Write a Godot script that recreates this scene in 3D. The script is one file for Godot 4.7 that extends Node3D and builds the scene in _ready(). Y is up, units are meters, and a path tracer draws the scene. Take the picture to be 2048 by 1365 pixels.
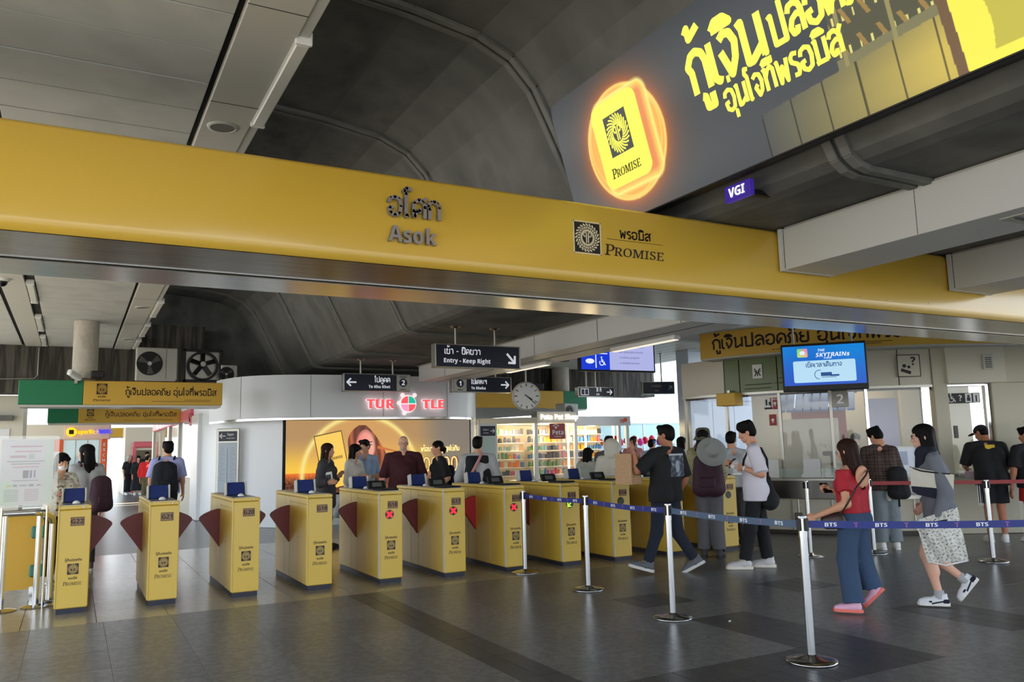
extends Node3D
# A transit concourse: fare gates under a yellow beam, concrete viaduct girder above, ticket office at the right.
# World: x runs along the gate row, y up, -z runs through the gates. P(x, y, d) is the point x, y at distance d along -z.

const EXPO := 3.6
const CAM_AT := Vector3(0, 1.5, 0)

var M := {}
var names := {}
var rng := RandomNumberGenerator.new()
var env: Environment


func P(x: float, y: float, d: float) -> Vector3:
	return Vector3(x, y, -d)


func _ready():
	rng.seed = 7
	# ---- camera
	var cam := Camera3D.new()
	cam.name = "camera"
	add_child(cam)
	cam.fov = 45.84
	cam.near = 0.05
	cam.far = 400.0
	cam.position = CAM_AT
	cam.basis = Basis(Vector3.UP, deg_to_rad(-28.537)) * Basis(Vector3.RIGHT, deg_to_rad(7.603)) * Basis(Vector3.BACK, deg_to_rad(-1.358))
	cam.current = true
	# ---- sky: bright hazy tropical daylight
	var we := WorldEnvironment.new()
	we.name = "world_environment"
	env = Environment.new()
	env.background_mode = Environment.BG_SKY
	var sky := Sky.new()
	var sm := ProceduralSkyMaterial.new()
	sm.sky_top_color = Color(0.78, 0.87, 0.97)
	sm.sky_horizon_color = Color(0.98, 0.98, 0.97)
	sm.ground_bottom_color = Color(0.62, 0.62, 0.6)
	sm.ground_horizon_color = Color(0.9, 0.9, 0.88)
	sm.sky_energy_multiplier = 1.0
	sm.ground_energy_multiplier = 1.0
	sm.sun_angle_max = 0.0
	sky.sky_material = sm
	env.sky = sky
	env.tonemap_mode = Environment.TONE_MAPPER_LINEAR
	env.tonemap_exposure = EXPO
	env.sdfgi_enabled = true
	env.ssao_enabled = true
	env.ssil_enabled = true
	we.environment = env
	add_child(we)
	# ---- sun: low from the left, reaching in only far beyond the gates
	var sun := DirectionalLight3D.new()
	sun.name = "sun"
	sun.light_color = Color(1.0, 0.93, 0.82)
	sun.light_energy = 3.0
	sun.light_angular_distance = 0.6
	sun.shadow_enabled = true
	sun.sky_mode = DirectionalLight3D.SKY_MODE_LIGHT_ONLY
	add_child(sun)
	sun.look_at_from_position(Vector3.ZERO, Vector3(0.52, -0.8, 0.22), Vector3.UP)
	make_materials()
	build_structure()
	build_beam()
	build_billboard()
	build_ceiling_things()
	build_signs()
	build_shops()
	build_office()
	build_outside()
	build_gates()
	build_barriers()
	build_people()


# ---------------------------------------------------------------- naming and grouping
func numbered(called: String) -> String:
	var n: int = names.get(called, -1) + 1
	names[called] = n
	return called if n == 0 else "%s_%03d" % [called, n]


func tag(o: Node3D, label := "", category := "", group := "", kind := "") -> Node3D:
	if label != "":
		o.set_meta("label", label)
	if category != "":
		o.set_meta("category", category)
	if group != "":
		o.set_meta("group", group)
	if kind != "":
		o.set_meta("kind", kind)
	return o


func thing(called: String, label: String, category: String, at := Vector3.ZERO, turn := 0.0, group := "") -> Node3D:
	var o := Node3D.new()
	o.name = numbered(called)
	add_child(o)
	o.position = at
	o.rotation.y = turn
	tag(o, label, category, group)
	return o


func part(called: String, mesh: Mesh, m: Material, parent: Node3D, at := Vector3.ZERO, basis := Basis()) -> MeshInstance3D:
	var o := MeshInstance3D.new()
	o.name = called
	o.mesh = mesh
	o.material_override = m
	o.cast_shadow = GeometryInstance3D.SHADOW_CASTING_SETTING_ON
	parent.add_child(o, true)
	o.transform = Transform3D(basis, at)
	return o


func struct(called: String, mesh: Mesh, m: Material, label := "") -> MeshInstance3D:
	var o := part(numbered(called), mesh, m, self)
	tag(o, label, "", "", "structure")
	return o


func solo(called: String, mesh: Mesh, m: Material, label: String, category: String, at := Vector3.ZERO, turn := 0.0, group := "") -> MeshInstance3D:
	var o := part(numbered(called), mesh, m, self, at, Basis(Vector3.UP, turn))
	tag(o, label, category, group)
	return o


func copy(o: Node3D, called: String, label: String, at: Vector3, turn := 0.0) -> Node3D:
	var c: Node3D = o.duplicate()
	c.name = numbered(called)
	add_child(c)
	c.position = at
	c.rotation.y = turn
	c.set_meta("label", label)
	return c


# ---------------------------------------------------------------- mesh builder
class MB:
	var v := PackedVector3Array()
	var n := PackedVector3Array()
	var uv := PackedVector2Array()
	var ix := PackedInt32Array()

	func tri(a: Vector3, b: Vector3, c: Vector3, out: Vector3) -> void:
		var nn := (b - a).cross(c - a)
		if nn.length_squared() < 1e-16:
			return
		var flip := nn.dot(out) > 0.0
		nn = nn.normalized() * (1.0 if flip else -1.0)
		var k := v.size()
		v.append(a)
		v.append(b)
		v.append(c)
		for i in 3:
			n.append(nn)
			uv.append(Vector2.ZERO)
		if flip:
			ix.append_array(PackedInt32Array([k, k + 2, k + 1]))
		else:
			ix.append_array(PackedInt32Array([k, k + 1, k + 2]))

	func quad(a: Vector3, b: Vector3, c: Vector3, d: Vector3, out: Vector3) -> void:
		# a bottom left, b bottom right, c top right, d top left (for uv 0..1)
		var nn := (b - a).cross(d - a)
		if nn.length_squared() < 1e-16:
			nn = (c - b).cross(d - c)
		if nn.length_squared() < 1e-18:
			return
		var flip := nn.dot(out) > 0.0
		nn = nn.normalized() * (1.0 if flip else -1.0)
		var k := v.size()
		v.append(a)
		v.append(b)
		v.append(c)
		v.append(d)
		uv.append(Vector2(0, 1))
		uv.append(Vector2(1, 1))
		uv.append(Vector2(1, 0))
		uv.append(Vector2(0, 0))
		for i in 4:
			n.append(nn)
		if flip:
			ix.append_array(PackedInt32Array([k, k + 2, k + 1, k, k + 3, k + 2]))
		else:
			ix.append_array(PackedInt32Array([k, k + 1, k + 2, k, k + 2, k + 3]))

	func box(c: Vector3, s: Vector3, ch := 0.0, B := Basis()) -> void:
		var h := s * 0.5
		ch = minf(ch, minf(h.x, minf(h.y, h.z)) * 0.9)
		var ax := [Vector3.RIGHT, Vector3.UP, Vector3.BACK]
		for i in 3:
			var j := (i + 1) % 3
			var k := (i + 2) % 3
			for sg in [-1.0, 1.0]:
				var o: Vector3 = ax[i] * sg
				var ce: Vector3 = o * h[i]
				var eu: Vector3 = ax[j] * (h[j] - ch)
				var ev: Vector3 = ax[k] * (h[k] - ch)
				quad(c + B * (ce - eu - ev), c + B * (ce + eu - ev), c + B * (ce + eu + ev), c + B * (ce - eu + ev), B * o)
		if ch <= 0.0:
			return
		for i in 3:
			var j := (i + 1) % 3
			var k := (i + 2) % 3
			for sj in [-1.0, 1.0]:
				for sk in [-1.0, 1.0]:
					var e: Vector3 = ax[i] * (h[i] - ch)
					var p1: Vector3 = ax[j] * sj * h[j] + ax[k] * sk * (h[k] - ch)
					var p2: Vector3 = ax[j] * sj * (h[j] - ch) + ax[k] * sk * h[k]
					quad(c + B * (p1 - e), c + B * (p1 + e), c + B * (p2 + e), c + B * (p2 - e), B * (ax[j] * sj + ax[k] * sk))
		for sx in [-1.0, 1.0]:
			for sy in [-1.0, 1.0]:
				for sz in [-1.0, 1.0]:
					var sgn := Vector3(sx, sy, sz)
					var q := h - Vector3.ONE * ch
					tri(c + B * (sgn * Vector3(h.x, q.y, q.z)), c + B * (sgn * Vector3(q.x, h.y, q.z)), c + B * (sgn * Vector3(q.x, q.y, h.z)), B * sgn)

	func span(a: Vector3, b: Vector3, ch := 0.0) -> void:
		box((a + b) * 0.5, (b - a).abs(), ch)

	func cyl(p0: Vector3, p1: Vector3, r0: float, r1: float, seg := 16, caps := true) -> void:
		var d := (p1 - p0).normalized()
		var u := d.cross(Vector3.UP if absf(d.y) < 0.9 else Vector3.RIGHT).normalized()
		var w := u.cross(d)
		var slope := d * (r0 - r1) / maxf((p1 - p0).length(), 1e-6)
		var k := v.size()
		for i in seg + 1:
			var a := TAU * i / seg
			var o := u * cos(a) + w * sin(a)
			v.append(p0 + o * r0)
			v.append(p1 + o * r1)
			var nn := (o + slope).normalized()
			n.append(nn)
			n.append(nn)
			uv.append(Vector2(float(i) / seg, 1))
			uv.append(Vector2(float(i) / seg, 0))
		for i in seg:
			var q := k + i * 2
			if (v[q + 1] - v[q]).cross(v[q + 2] - v[q]).dot(n[q]) > 0.0:
				ix.append_array(PackedInt32Array([q, q + 2, q + 1, q + 1, q + 2, q + 3]))
			else:
				ix.append_array(PackedInt32Array([q, q + 1, q + 2, q + 1, q + 3, q + 2]))
		if caps:
			for e in 2:
				var c := p0 if e == 0 else p1
				var r := r0 if e == 0 else r1
				if r < 1e-5:
					continue
				for i in seg:
					var a0 := TAU * i / seg
					var a1 := TAU * (i + 1) / seg
					tri(c, c + (u * cos(a0) + w * sin(a0)) * r, c + (u * cos(a1) + w * sin(a1)) * r, d * (-1.0 if e == 0 else 1.0))

	func lathe(prof: Array, seg := 24, xf := Transform3D(), smooth := true) -> void:
		# prof: Vector2(radius, height) from bottom to top, outward on the right
		for i in prof.size() - 1:
			var a: Vector2 = prof[i]
			var b: Vector2 = prof[i + 1]
			var t := (b - a).normalized()
			var na := Vector2(t.y, -t.x)
			var nb := na
			if smooth:
				if i > 0:
					var tp: Vector2 = ((a - prof[i - 1]) as Vector2).normalized()
					if tp.dot(t) > 0.6:
						na = (na + Vector2(tp.y, -tp.x)).normalized()
				if i < prof.size() - 2:
					var tn: Vector2 = ((prof[i + 2] - b) as Vector2).normalized()
					if tn.dot(t) > 0.6:
						nb = (nb + Vector2(tn.y, -tn.x)).normalized()
			var k := v.size()
			for s in seg + 1:
				var an := TAU * s / seg
				var dir := Vector3(cos(an), 0, sin(an))
				v.append(xf * (dir * a.x + Vector3.UP * a.y))
				v.append(xf * (dir * b.x + Vector3.UP * b.y))
				n.append((xf.basis * (dir * na.x + Vector3.UP * na.y)).normalized())
				n.append((xf.basis * (dir * nb.x + Vector3.UP * nb.y)).normalized())
				uv.append(Vector2(float(s) / seg, 1.0 - float(i) / prof.size()))
				uv.append(Vector2(float(s) / seg, 1.0 - float(i + 1) / prof.size()))
			for s in seg:
				var q := k + s * 2
				ix.append_array(PackedInt32Array([q, q + 2, q + 1, q + 1, q + 2, q + 3]))

	func prism(poly: PackedVector2Array, depth: float, xf := Transform3D(), smooth := false) -> void:
		# polygon in xy, extruded from z = 0 to z = -depth; front faces +z
		var t := Geometry2D.triangulate_polygon(poly)
		for i in range(0, t.size(), 3):
			var a := Vector3(poly[t[i]].x, poly[t[i]].y, 0)
			var b := Vector3(poly[t[i + 1]].x, poly[t[i + 1]].y, 0)
			var c := Vector3(poly[t[i + 2]].x, poly[t[i + 2]].y, 0)
			var z := Vector3(0, 0, -depth)
			tri(xf * a, xf * b, xf * c, xf.basis * Vector3.BACK)
			tri(xf * (a + z), xf * (b + z), xf * (c + z), xf.basis * Vector3.FORWARD)
		var ccw := not Geometry2D.is_polygon_clockwise(poly)
		for i in poly.size():
			var a := poly[i]
			var b := poly[(i + 1) % poly.size()]
			var e := (b - a)
			var o := Vector3(e.y, -e.x, 0) * (1.0 if ccw else -1.0)
			quad(xf * Vector3(a.x, a.y, 0), xf * Vector3(b.x, b.y, 0), xf * Vector3(b.x, b.y, -depth), xf * Vector3(a.x, a.y, -depth), xf.basis * o)

	func tube(path: Array, r: float, seg := 10) -> void:
		for i in path.size() - 1:
			cyl(path[i], path[i + 1], r, r, seg, true)
			if i > 0:
				ball(path[i], Vector3.ONE * r, seg, maxi(4, seg / 2))

	func ball(c: Vector3, r: Vector3, seg := 16, rings := 10, B := Basis(), y0 := -1.0) -> void:
		var k := v.size()
		for i in rings + 1:
			var t := lerpf(asin(clampf(y0, -1, 1)), PI / 2, float(i) / rings)
			for s in seg + 1:
				var a := TAU * s / seg
				var d := Vector3(cos(t) * cos(a), sin(t), cos(t) * sin(a))
				v.append(c + B * (d * r))
				n.append((B * (d / r)).normalized())
				uv.append(Vector2(float(s) / seg, 1.0 - float(i) / rings))
		for i in rings:
			for s in seg:
				var q := k + i * (seg + 1) + s
				ix.append_array(PackedInt32Array([q, q + 1, q + seg + 1, q + 1, q + seg + 2, q + seg + 1]))

	func stroke(pts: Array, w: float, depth: float, xf := Transform3D(), round := true) -> void:
		# a flat pen stroke in xy with thickness
		for i in pts.size() - 1:
			var a: Vector2 = pts[i]
			var b: Vector2 = pts[i + 1]
			var d := (b - a).normalized()
			var o := Vector2(-d.y, d.x) * w * 0.5
			prism(PackedVector2Array([a - o, b - o, b + o, a + o]), depth, xf)
			if round and i > 0:
				var pl := PackedVector2Array()
				for s in 8:
					pl.append(a + Vector2(cos(TAU * s / 8.0), sin(TAU * s / 8.0)) * w * 0.5)
				prism(pl, depth, xf)

	func add(m: Mesh, xf := Transform3D()) -> void:
		for s in m.get_surface_count():
			var ar := m.surface_get_arrays(s)
			var k := v.size()
			var vv: PackedVector3Array = ar[Mesh.ARRAY_VERTEX]
			var nn: PackedVector3Array = ar[Mesh.ARRAY_NORMAL]
			for i in vv.size():
				v.append(xf * vv[i])
				n.append((xf.basis * nn[i]).normalized())
				uv.append(Vector2.ZERO)
			var flip := xf.basis.determinant() < 0.0
			if ar[Mesh.ARRAY_INDEX] != null:
				var ii: PackedInt32Array = ar[Mesh.ARRAY_INDEX]
				for i in range(0, ii.size(), 3):
					ix.append(k + ii[i])
					ix.append(k + ii[i + (2 if flip else 1)])
					ix.append(k + ii[i + (1 if flip else 2)])
			else:
				for i in range(0, vv.size(), 3):
					ix.append(k + i)
					ix.append(k + i + (2 if flip else 1))
					ix.append(k + i + (1 if flip else 2))

	func mesh() -> ArrayMesh:
		var ar := []
		ar.resize(Mesh.ARRAY_MAX)
		ar[Mesh.ARRAY_VERTEX] = v
		ar[Mesh.ARRAY_NORMAL] = n
		ar[Mesh.ARRAY_TEX_UV] = uv
		ar[Mesh.ARRAY_INDEX] = ix
		var m := ArrayMesh.new()
		m.add_surface_from_arrays(Mesh.PRIMITIVE_TRIANGLES, ar)
		return m


func mbox(c: Vector3, s: Vector3, ch := 0.0, B := Basis()) -> ArrayMesh:
	var b := MB.new()
	b.box(c, s, ch, B)
	return b.mesh()


func mspan(a: Vector3, c: Vector3, ch := 0.0) -> ArrayMesh:
	var b := MB.new()
	b.span(a, c, ch)
	return b.mesh()


func panel(w: float, h: float) -> ArrayMesh:   # upright panel with uv 0..1, centred, facing +z, 12 mm thick
	var b := MB.new()
	b.quad(Vector3(-w / 2, -h / 2, 0), Vector3(w / 2, -h / 2, 0), Vector3(w / 2, h / 2, 0), Vector3(-w / 2, h / 2, 0), Vector3.BACK)
	return b.mesh()


func turned(deg: float) -> Basis:
	return Basis(Vector3.UP, deg_to_rad(deg))


# ---------------------------------------------------------------- lettering
var fonts := {}


func font(kind: String, bold := false) -> SystemFont:
	var key := kind + str(bold)
	if not fonts.has(key):
		var f := SystemFont.new()
		f.font_names = PackedStringArray([kind])
		f.font_weight = 700 if bold else 400
		fonts[key] = f
	return fonts[key]


# Latin lettering of a given capital height, origin at the left end of the base line (or centred)
func latin(b: MB, text: String, cap: float, depth: float, xf := Transform3D(), centre := true, kind := "Droid Sans", bold := true, widen := 1.0, slant := 0.0) -> float:
	var t := TextMesh.new()
	t.text = text
	t.font = font(kind, bold)
	t.font_size = 64
	t.pixel_size = 1.0 / 64.0
	t.depth = 0.1
	t.curve_step = 2.0
	t.horizontal_alignment = HORIZONTAL_ALIGNMENT_LEFT
	t.vertical_alignment = VERTICAL_ALIGNMENT_BOTTOM
	var probe := TextMesh.new()
	probe.text = "H"
	probe.font = t.font
	probe.font_size = 64
	probe.pixel_size = 1.0 / 64.0
	probe.vertical_alignment = VERTICAL_ALIGNMENT_BOTTOM
	var pa := probe.get_aabb()
	var k := cap / pa.size.y
	var bb := t.get_aabb()
	var w := bb.size.x * k * widen
	var at := Vector3(-bb.position.x * k * widen - (w / 2 if centre else 0.0), -pa.position.y * k, 0)
	b.add(t, xf * Transform3D(Basis(Vector3(k * widen, 0, 0), Vector3(k * slant, k, 0), Vector3(0, 0, depth / 0.1)), at))
	return w


# Thai letters as pen strokes in a unit box: advance | stroke ; stroke
const THAI := {
	"ก": "0.8|.12,0 .12,.55 .02,.72 .2,.95 .4,1 .6,.9 .68,.7 .68,0",
	"น": "0.88|.05,.92 .2,.98 .2,.04 .34,.04 .74,.3|.74,1 .74,.02",
	"ป": "0.9|.05,.92 .2,.98 .2,.03 .74,.03 .74,1.35",
	"ล": "0.86|.1,.75 .2,.95 .45,1 .65,.88 .72,.65 .72,0|.72,.52 .5,.62 .25,.5 .12,.25 .22,.04 .4,.06 .44,.25",
	"อ": "0.86|.08,.68 .14,.9 .4,1 .66,.9 .74,.55 .66,.12 .4,.0 .16,.12 .1,.4 .34,.44",
	"ด": "0.86|.16,0 .08,.35 .14,.82 .4,1 .66,.86 .74,.6 .74,0|.16,0 .3,.32 .44,.44 .3,.54",
	"ภ": "0.86|.02,.06 .16,.02 .22,.1 .22,.5 .08,.7 .25,.95 .46,1 .66,.86 .74,.6 .74,0",
	"ย": "0.86|.26,.97 .1,.82 .2,.6 .4,.55 .18,.48 .12,.22 .25,.02 .6,.02 .72,.15 .72,1",
	"เ": "0.34|.1,1 .1,.12 .22,.02 .27,.12",
	"ง": "0.74|.12,.62 .34,.02 .56,.35 .64,.7 .52,.95 .32,1 .15,.9",
	"จ": "0.76|.1,.85 .3,1 .56,.92 .66,.6 .58,.2 .38,.02 .2,.4 .36,.52",
	"ท": "0.88|.05,.92 .2,.98 .2,0|.2,.6 .4,.9 .6,1 .74,.85 .74,0",
	"พ": "0.94|.08,.92 .18,.98 .26,.02 .47,.7 .68,.02 .8,1",
	"ร": "0.66|.2,.06 .46,.04 .54,.2 .5,.45 .16,.65 .14,.86 .3,1 .56,.94",
	"ม": "0.88|.05,.92 .2,.98 .2,.06 .06,.03|.2,.05 .74,.05|.74,1 .74,0",
	"ส": "0.88|.1,.75 .2,.95 .45,1 .65,.88 .72,.65 .72,0|.72,.52 .5,.62 .25,.5 .12,.25 .22,.04 .4,.06 .44,.25|.68,.85 .88,1.12",
	"ศ": "0.9|.16,0 .08,.35 .14,.82 .4,1 .66,.86 .74,.6 .74,0|.16,0 .26,.34 .46,.44 .42,.28|.6,.9 .86,1.14",
	"โ": "0.5|.3,.1 .22,.02 .16,.12 .18,1.25 .06,1.4 .2,1.56 .5,1.5",
	"ข": "0.86|.08,.82 .2,1 .32,.84 .14,.6 .2,.06 .3,.02 .66,.02 .72,.1 .72,1",
	"ช": "0.88|.08,.82 .2,1 .32,.84 .14,.6 .2,.06 .3,.02 .66,.02 .72,.1 .72,.9 .88,1.14",
	"า": "0.68|.1,.85 .3,1 .5,.86 .54,.6 .54,0",
	"ว": "0.76|.1,.85 .35,1 .6,.86 .66,.5 .58,.04 .42,.12",
	"ไ": "0.4|.26,.1 .16,.02 .16,1.1 .04,1.3 .16,1.5 .3,1.3",
	"ใ": "0.4|.26,.1 .16,.02 .16,1.1 .04,1.25 .1,1.48 .32,1.42",
	"ค": "0.86|.16,0 .08,.35 .14,.82 .4,1 .66,.86 .74,.6 .74,0|.16,0 .28,.34 .46,.5 .5,.36",
	"ต": "0.86|.16,0 .08,.35 .14,.82 .3,1 .42,.88 .54,1 .68,.86 .74,.6 .74,0|.16,0 .28,.34 .46,.5 .5,.36",
	"ห": "0.88|.05,.92 .2,.98 .2,0|.2,.3 .5,.62 .68,.88 .54,1|.5,.62 .72,.4 .72,0",
	"ะ": "0.5|.08,.84 .18,.68 .42,.9|.08,.36 .18,.2 .42,.4",
	"ฯ": "0.74|.1,.8 .25,1 .36,.7 .52,.6 .62,1 .62,0",
	"-": "0.6|.1,.5 .46,.5",
	" ": "0.5|",
	"ิ": "0|-.78,1.2 -.6,1.36 -.3,1.36 -.12,1.2 -.78,1.2",
	"ี": "0|-.78,1.2 -.6,1.36 -.3,1.36 -.12,1.2 -.78,1.2|-.12,1.2 -.12,1.44",
	"่": "0|-.2,1.3 -.2,1.62",
	"้": "0|-.62,1.5 -.5,1.62 -.5,1.36 -.1,1.56",
	"ั": "0|-.7,1.36 -.6,1.22 -.46,1.2 -.1,1.44",
	"็": "0|-.66,1.16 -.6,1.46 -.3,1.34 -.34,1.2|-.3,1.4 -.1,1.56",
	"ุ": "0|-.24,-.12 -.14,-.12 -.14,-.44",
	"ู": "0|-.5,-.12 -.4,-.16 -.38,-.42 -.14,-.42 -.14,-.12",
	"์": "0|-.5,1.3 -.4,1.2 -.3,1.34 -.46,1.4 -.2,1.6",
}
var thai_cache := {}


func thai_strokes(ch: String) -> Array:
	if thai_cache.has(ch):
		return thai_cache[ch]
	var bits: PackedStringArray = THAI.get(ch, "0.5|").split("|")
	var lines := []
	for i in range(1, bits.size()):
		var pts := []
		for p in bits[i].split(" ", false):
			var xy := p.split(",")
			pts.append(Vector2(xy[0].to_float(), xy[1].to_float()))
		if pts.size() > 1:
			lines.append(pts)
	thai_cache[ch] = [bits[0].to_float(), lines]
	return thai_cache[ch]


func thai(b: MB, text: String, high: float, pen: float, depth: float, xf := Transform3D(), centre := true, widen := 1.0, slant := 0.0) -> float:
	var w := 0.0
	for ch in text:
		w += thai_strokes(ch)[0]
	var x := -w / 2 if centre else 0.0
	var raised := false
	for ch in text:
		var g := thai_strokes(ch)
		var lift := 0.0
		if (ch == "่" or ch == "้") and raised:
			lift = 0.2
		raised = ch == "ิ" or ch == "ี" or ch == "ั"
		for line in g[1]:
			var pts := []
			for p in line:
				pts.append(Vector2((p.x + x + (p.y + lift) * slant) * high * widen, (p.y + lift) * high))
			b.stroke(pts, pen * high, depth, xf)
		x += g[0]
	return w * high * widen


# ---------------------------------------------------------------- materials
func mat(key: String, c: Color, rough := 0.6, metal := 0.0) -> StandardMaterial3D:
	if not M.has(key):
		var m := StandardMaterial3D.new()
		m.resource_name = key
		m.albedo_color = c
		m.roughness = rough
		m.metallic = metal
		M[key] = m
	return M[key]


func noise_tex(seed_: int, freq: float, stops: Array, size := 256, octaves := 4, kind := FastNoiseLite.TYPE_SIMPLEX_SMOOTH, normal := false, bump := 1.0) -> NoiseTexture2D:
	var f := FastNoiseLite.new()
	f.seed = seed_
	f.noise_type = kind
	f.frequency = freq
	f.fractal_octaves = octaves
	var t := NoiseTexture2D.new()
	t.width = size
	t.height = size
	t.seamless = true
	t.noise = f
	if normal:
		t.as_normal_map = true
		t.bump_strength = bump
	elif stops.size() > 0:
		var g := Gradient.new()
		var offs := PackedFloat32Array()
		var cols := PackedColorArray()
		for i in stops.size():
			offs.append(float(i) / (stops.size() - 1))
			cols.append(stops[i])
		g.offsets = offs
		g.colors = cols
		t.color_ramp = g
	return t


func noisy(key: String, stops: Array, seed_: int, freq: float, tile: Vector3, rough := 0.7, metal := 0.0, octaves := 4, bump := 0.0, world := true) -> StandardMaterial3D:
	var m := mat(key, Color.WHITE, rough, metal)
	m.albedo_texture = noise_tex(seed_, freq, stops, 256, octaves)
	if bump > 0.0:
		m.normal_enabled = true
		m.normal_texture = noise_tex(seed_ + 3, freq * 2.0, [], 256, octaves, FastNoiseLite.TYPE_SIMPLEX_SMOOTH, true, bump)
		m.normal_scale = 0.6
	m.uv1_triplanar = true
	m.uv1_world_triplanar = world
	m.uv1_scale = tile
	return m


func grey(x: float) -> Color:
	return Color(x, x, x)


func rgb(r: int, g: int, b: int) -> Color:
	return Color(r / 255.0, g / 255.0, b / 255.0)


func glow(key: String, c: Color, shown := 1.0) -> StandardMaterial3D:
	# something that gives off light; shown = how bright it is in the picture (1 = white point)
	if not M.has(key):
		var m := mat(key, c.darkened(0.4), 0.4)
		m.emission_enabled = true
		m.emission = c
		m.emission_energy_multiplier = shown / EXPO
	return M[key]


func screen(key: String, im: Image, shown := 1.0, rough := 0.35) -> StandardMaterial3D:
	var m := mat(key, grey(0.03), rough)
	m.emission_enabled = true
	m.emission = Color.WHITE
	m.emission_operator = BaseMaterial3D.EMISSION_OP_MULTIPLY
	m.emission_texture = ImageTexture.create_from_image(im)
	m.emission_energy_multiplier = shown / EXPO
	m.texture_repeat = false
	return m


func printed(key: String, im: Image, rough := 0.5) -> StandardMaterial3D:
	var m := mat(key, Color.WHITE, rough)
	m.albedo_texture = ImageTexture.create_from_image(im)
	m.texture_repeat = false
	return m


func clear_glass(key: String, tint: Color, alpha: float) -> StandardMaterial3D:
	var m := mat(key, Color(tint.r, tint.g, tint.b, alpha), 0.03)
	m.transparency = BaseMaterial3D.TRANSPARENCY_ALPHA
	return m


func make_materials() -> void:
	var y := mat("yellow_paint", rgb(220, 186, 74), 0.38)
	y.clearcoat_enabled = true
	y.clearcoat = 0.5
	y.clearcoat_roughness = 0.2
	var yb := mat("yellow_cladding", rgb(222, 182, 68), 0.3)
	yb.clearcoat_enabled = true
	yb.clearcoat = 0.7
	yb.clearcoat_roughness = 0.16
	mat("yellow_vinyl", rgb(216, 172, 62), 0.5)
	mat("green_vinyl", rgb(20, 120, 78), 0.5)
	mat("plinth", rgb(38, 42, 58), 0.5)
	mat("black", rgb(16, 16, 18), 0.5)
	mat("black_gloss", rgb(12, 12, 14), 0.15)
	mat("ink", rgb(34, 22, 20), 0.6)
	mat("cream_ink", rgb(240, 226, 190), 0.6)
	mat("white", rgb(232, 232, 230), 0.5)
	mat("white_gloss", rgb(235, 236, 236), 0.2)
	mat("white_box", rgb(205, 206, 203), 0.45)
	mat("bulkhead", rgb(190, 190, 182), 0.5)
	mat("dark_gap", rgb(10, 10, 10), 0.9)
	mat("steel", rgb(205, 205, 205), 0.16, 1.0)
	mat("steel_dull", rgb(170, 168, 160), 0.34, 1.0)
	mat("letter_steel", rgb(150, 150, 152), 0.35, 0.7)
	mat("navy", rgb(24, 32, 54), 0.4)
	mat("navy_blue", rgb(34, 50, 110), 0.35)
	mat("maroon", rgb(112, 28, 28), 0.42)
	mat("red", rgb(190, 40, 44), 0.5)
	mat("plate", rgb(140, 112, 84), 0.4, 0.4)
	mat("beige_wall", rgb(196, 190, 168), 0.55)
	mat("beige_panel", rgb(206, 201, 182), 0.4)
	mat("green_panel", rgb(96, 112, 62), 0.3)
	mat("blue_panel", rgb(186, 200, 218), 0.25)
	mat("pink", rgb(226, 110, 118), 0.35)
	mat("orange", rgb(238, 104, 50), 0.45)
	mat("shop_white", rgb(228, 233, 238), 0.3)
	var st := noisy("soffit_steel", [rgb(150, 146, 136), rgb(168, 163, 152), rgb(186, 182, 172)], 31, 0.02, Vector3(0.15, 4.0, 4.0), 0.24, 1.0, 3)
	st.uv1_world_triplanar = true
	noisy("concrete", [rgb(70, 71, 68), rgb(92, 93, 89), rgb(108, 108, 103), rgb(80, 80, 77)], 5, 0.012, Vector3(0.22, 0.22, 0.22), 0.85, 0.0, 5, 2.0)
	noisy("concrete_joint", [rgb(100, 101, 97), rgb(122, 122, 117)], 15, 0.02, Vector3(0.6, 0.6, 0.6), 0.8, 0.0, 3)
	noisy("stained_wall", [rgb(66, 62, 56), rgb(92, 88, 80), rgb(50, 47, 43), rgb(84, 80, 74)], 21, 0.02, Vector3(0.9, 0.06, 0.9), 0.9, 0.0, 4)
	noisy("ceiling_board", [rgb(172, 175, 171), rgb(190, 192, 188), rgb(182, 184, 180)], 27, 0.01, Vector3(0.4, 0.4, 0.4), 0.65, 0.0, 5, 0.7)
	for k in 3:
		var t: float = [0.0, 0.016, -0.014][k]
		var c1 := grey(0.40 + t)
		var c2 := Color(0.475 + t, 0.475 + t, 0.465 + t)
		noisy("floor_%d" % k, [c1, c2, c1.darkened(0.08), c2.lightened(0.05)], 40 + k, 0.035, Vector3(1.1, 1.1, 1.1), 0.3, 0.0, 5, 0.35)
		noisy("band_%d" % k, [grey(0.25 + t * 0.6), grey(0.3 + t * 0.6)], 50 + k, 0.05, Vector3(1.3, 1.3, 1.3), 0.34, 0.0, 4, 0.35)
		noisy("gate_tile_%d" % k, [rgb(150, 141, 124).darkened(0.1 - t * 2), rgb(168, 160, 142).darkened(0.1 - t * 2)], 60 + k, 0.04, Vector3(1.2, 1.2, 1.2), 0.2, 0.0, 4, 0.2)
	mat("grout", rgb(58, 57, 54), 0.8)
	mat("skin", rgb(214, 158, 126), 0.55)
	mat("skin_pale", rgb(226, 176, 152), 0.55)
	mat("skin_tan", rgb(178, 118, 88), 0.55)
	for s in ["skin", "skin_pale", "skin_tan"]:
		M[s].subsurf_scatter_enabled = true
		M[s].subsurf_scatter_strength = 0.08
	mat("hair_black", rgb(17, 15, 15), 0.6)
	mat("hair_brown", rgb(46, 29, 23), 0.6)
	mat("hair_grey", rgb(178, 172, 166), 0.6)
	M["hair_black"].metallic_specular = 0.25
	M["hair_brown"].metallic_specular = 0.25
	mat("eye", rgb(36, 26, 22), 0.15)
	mat("lip", rgb(176, 92, 88), 0.5)
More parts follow.
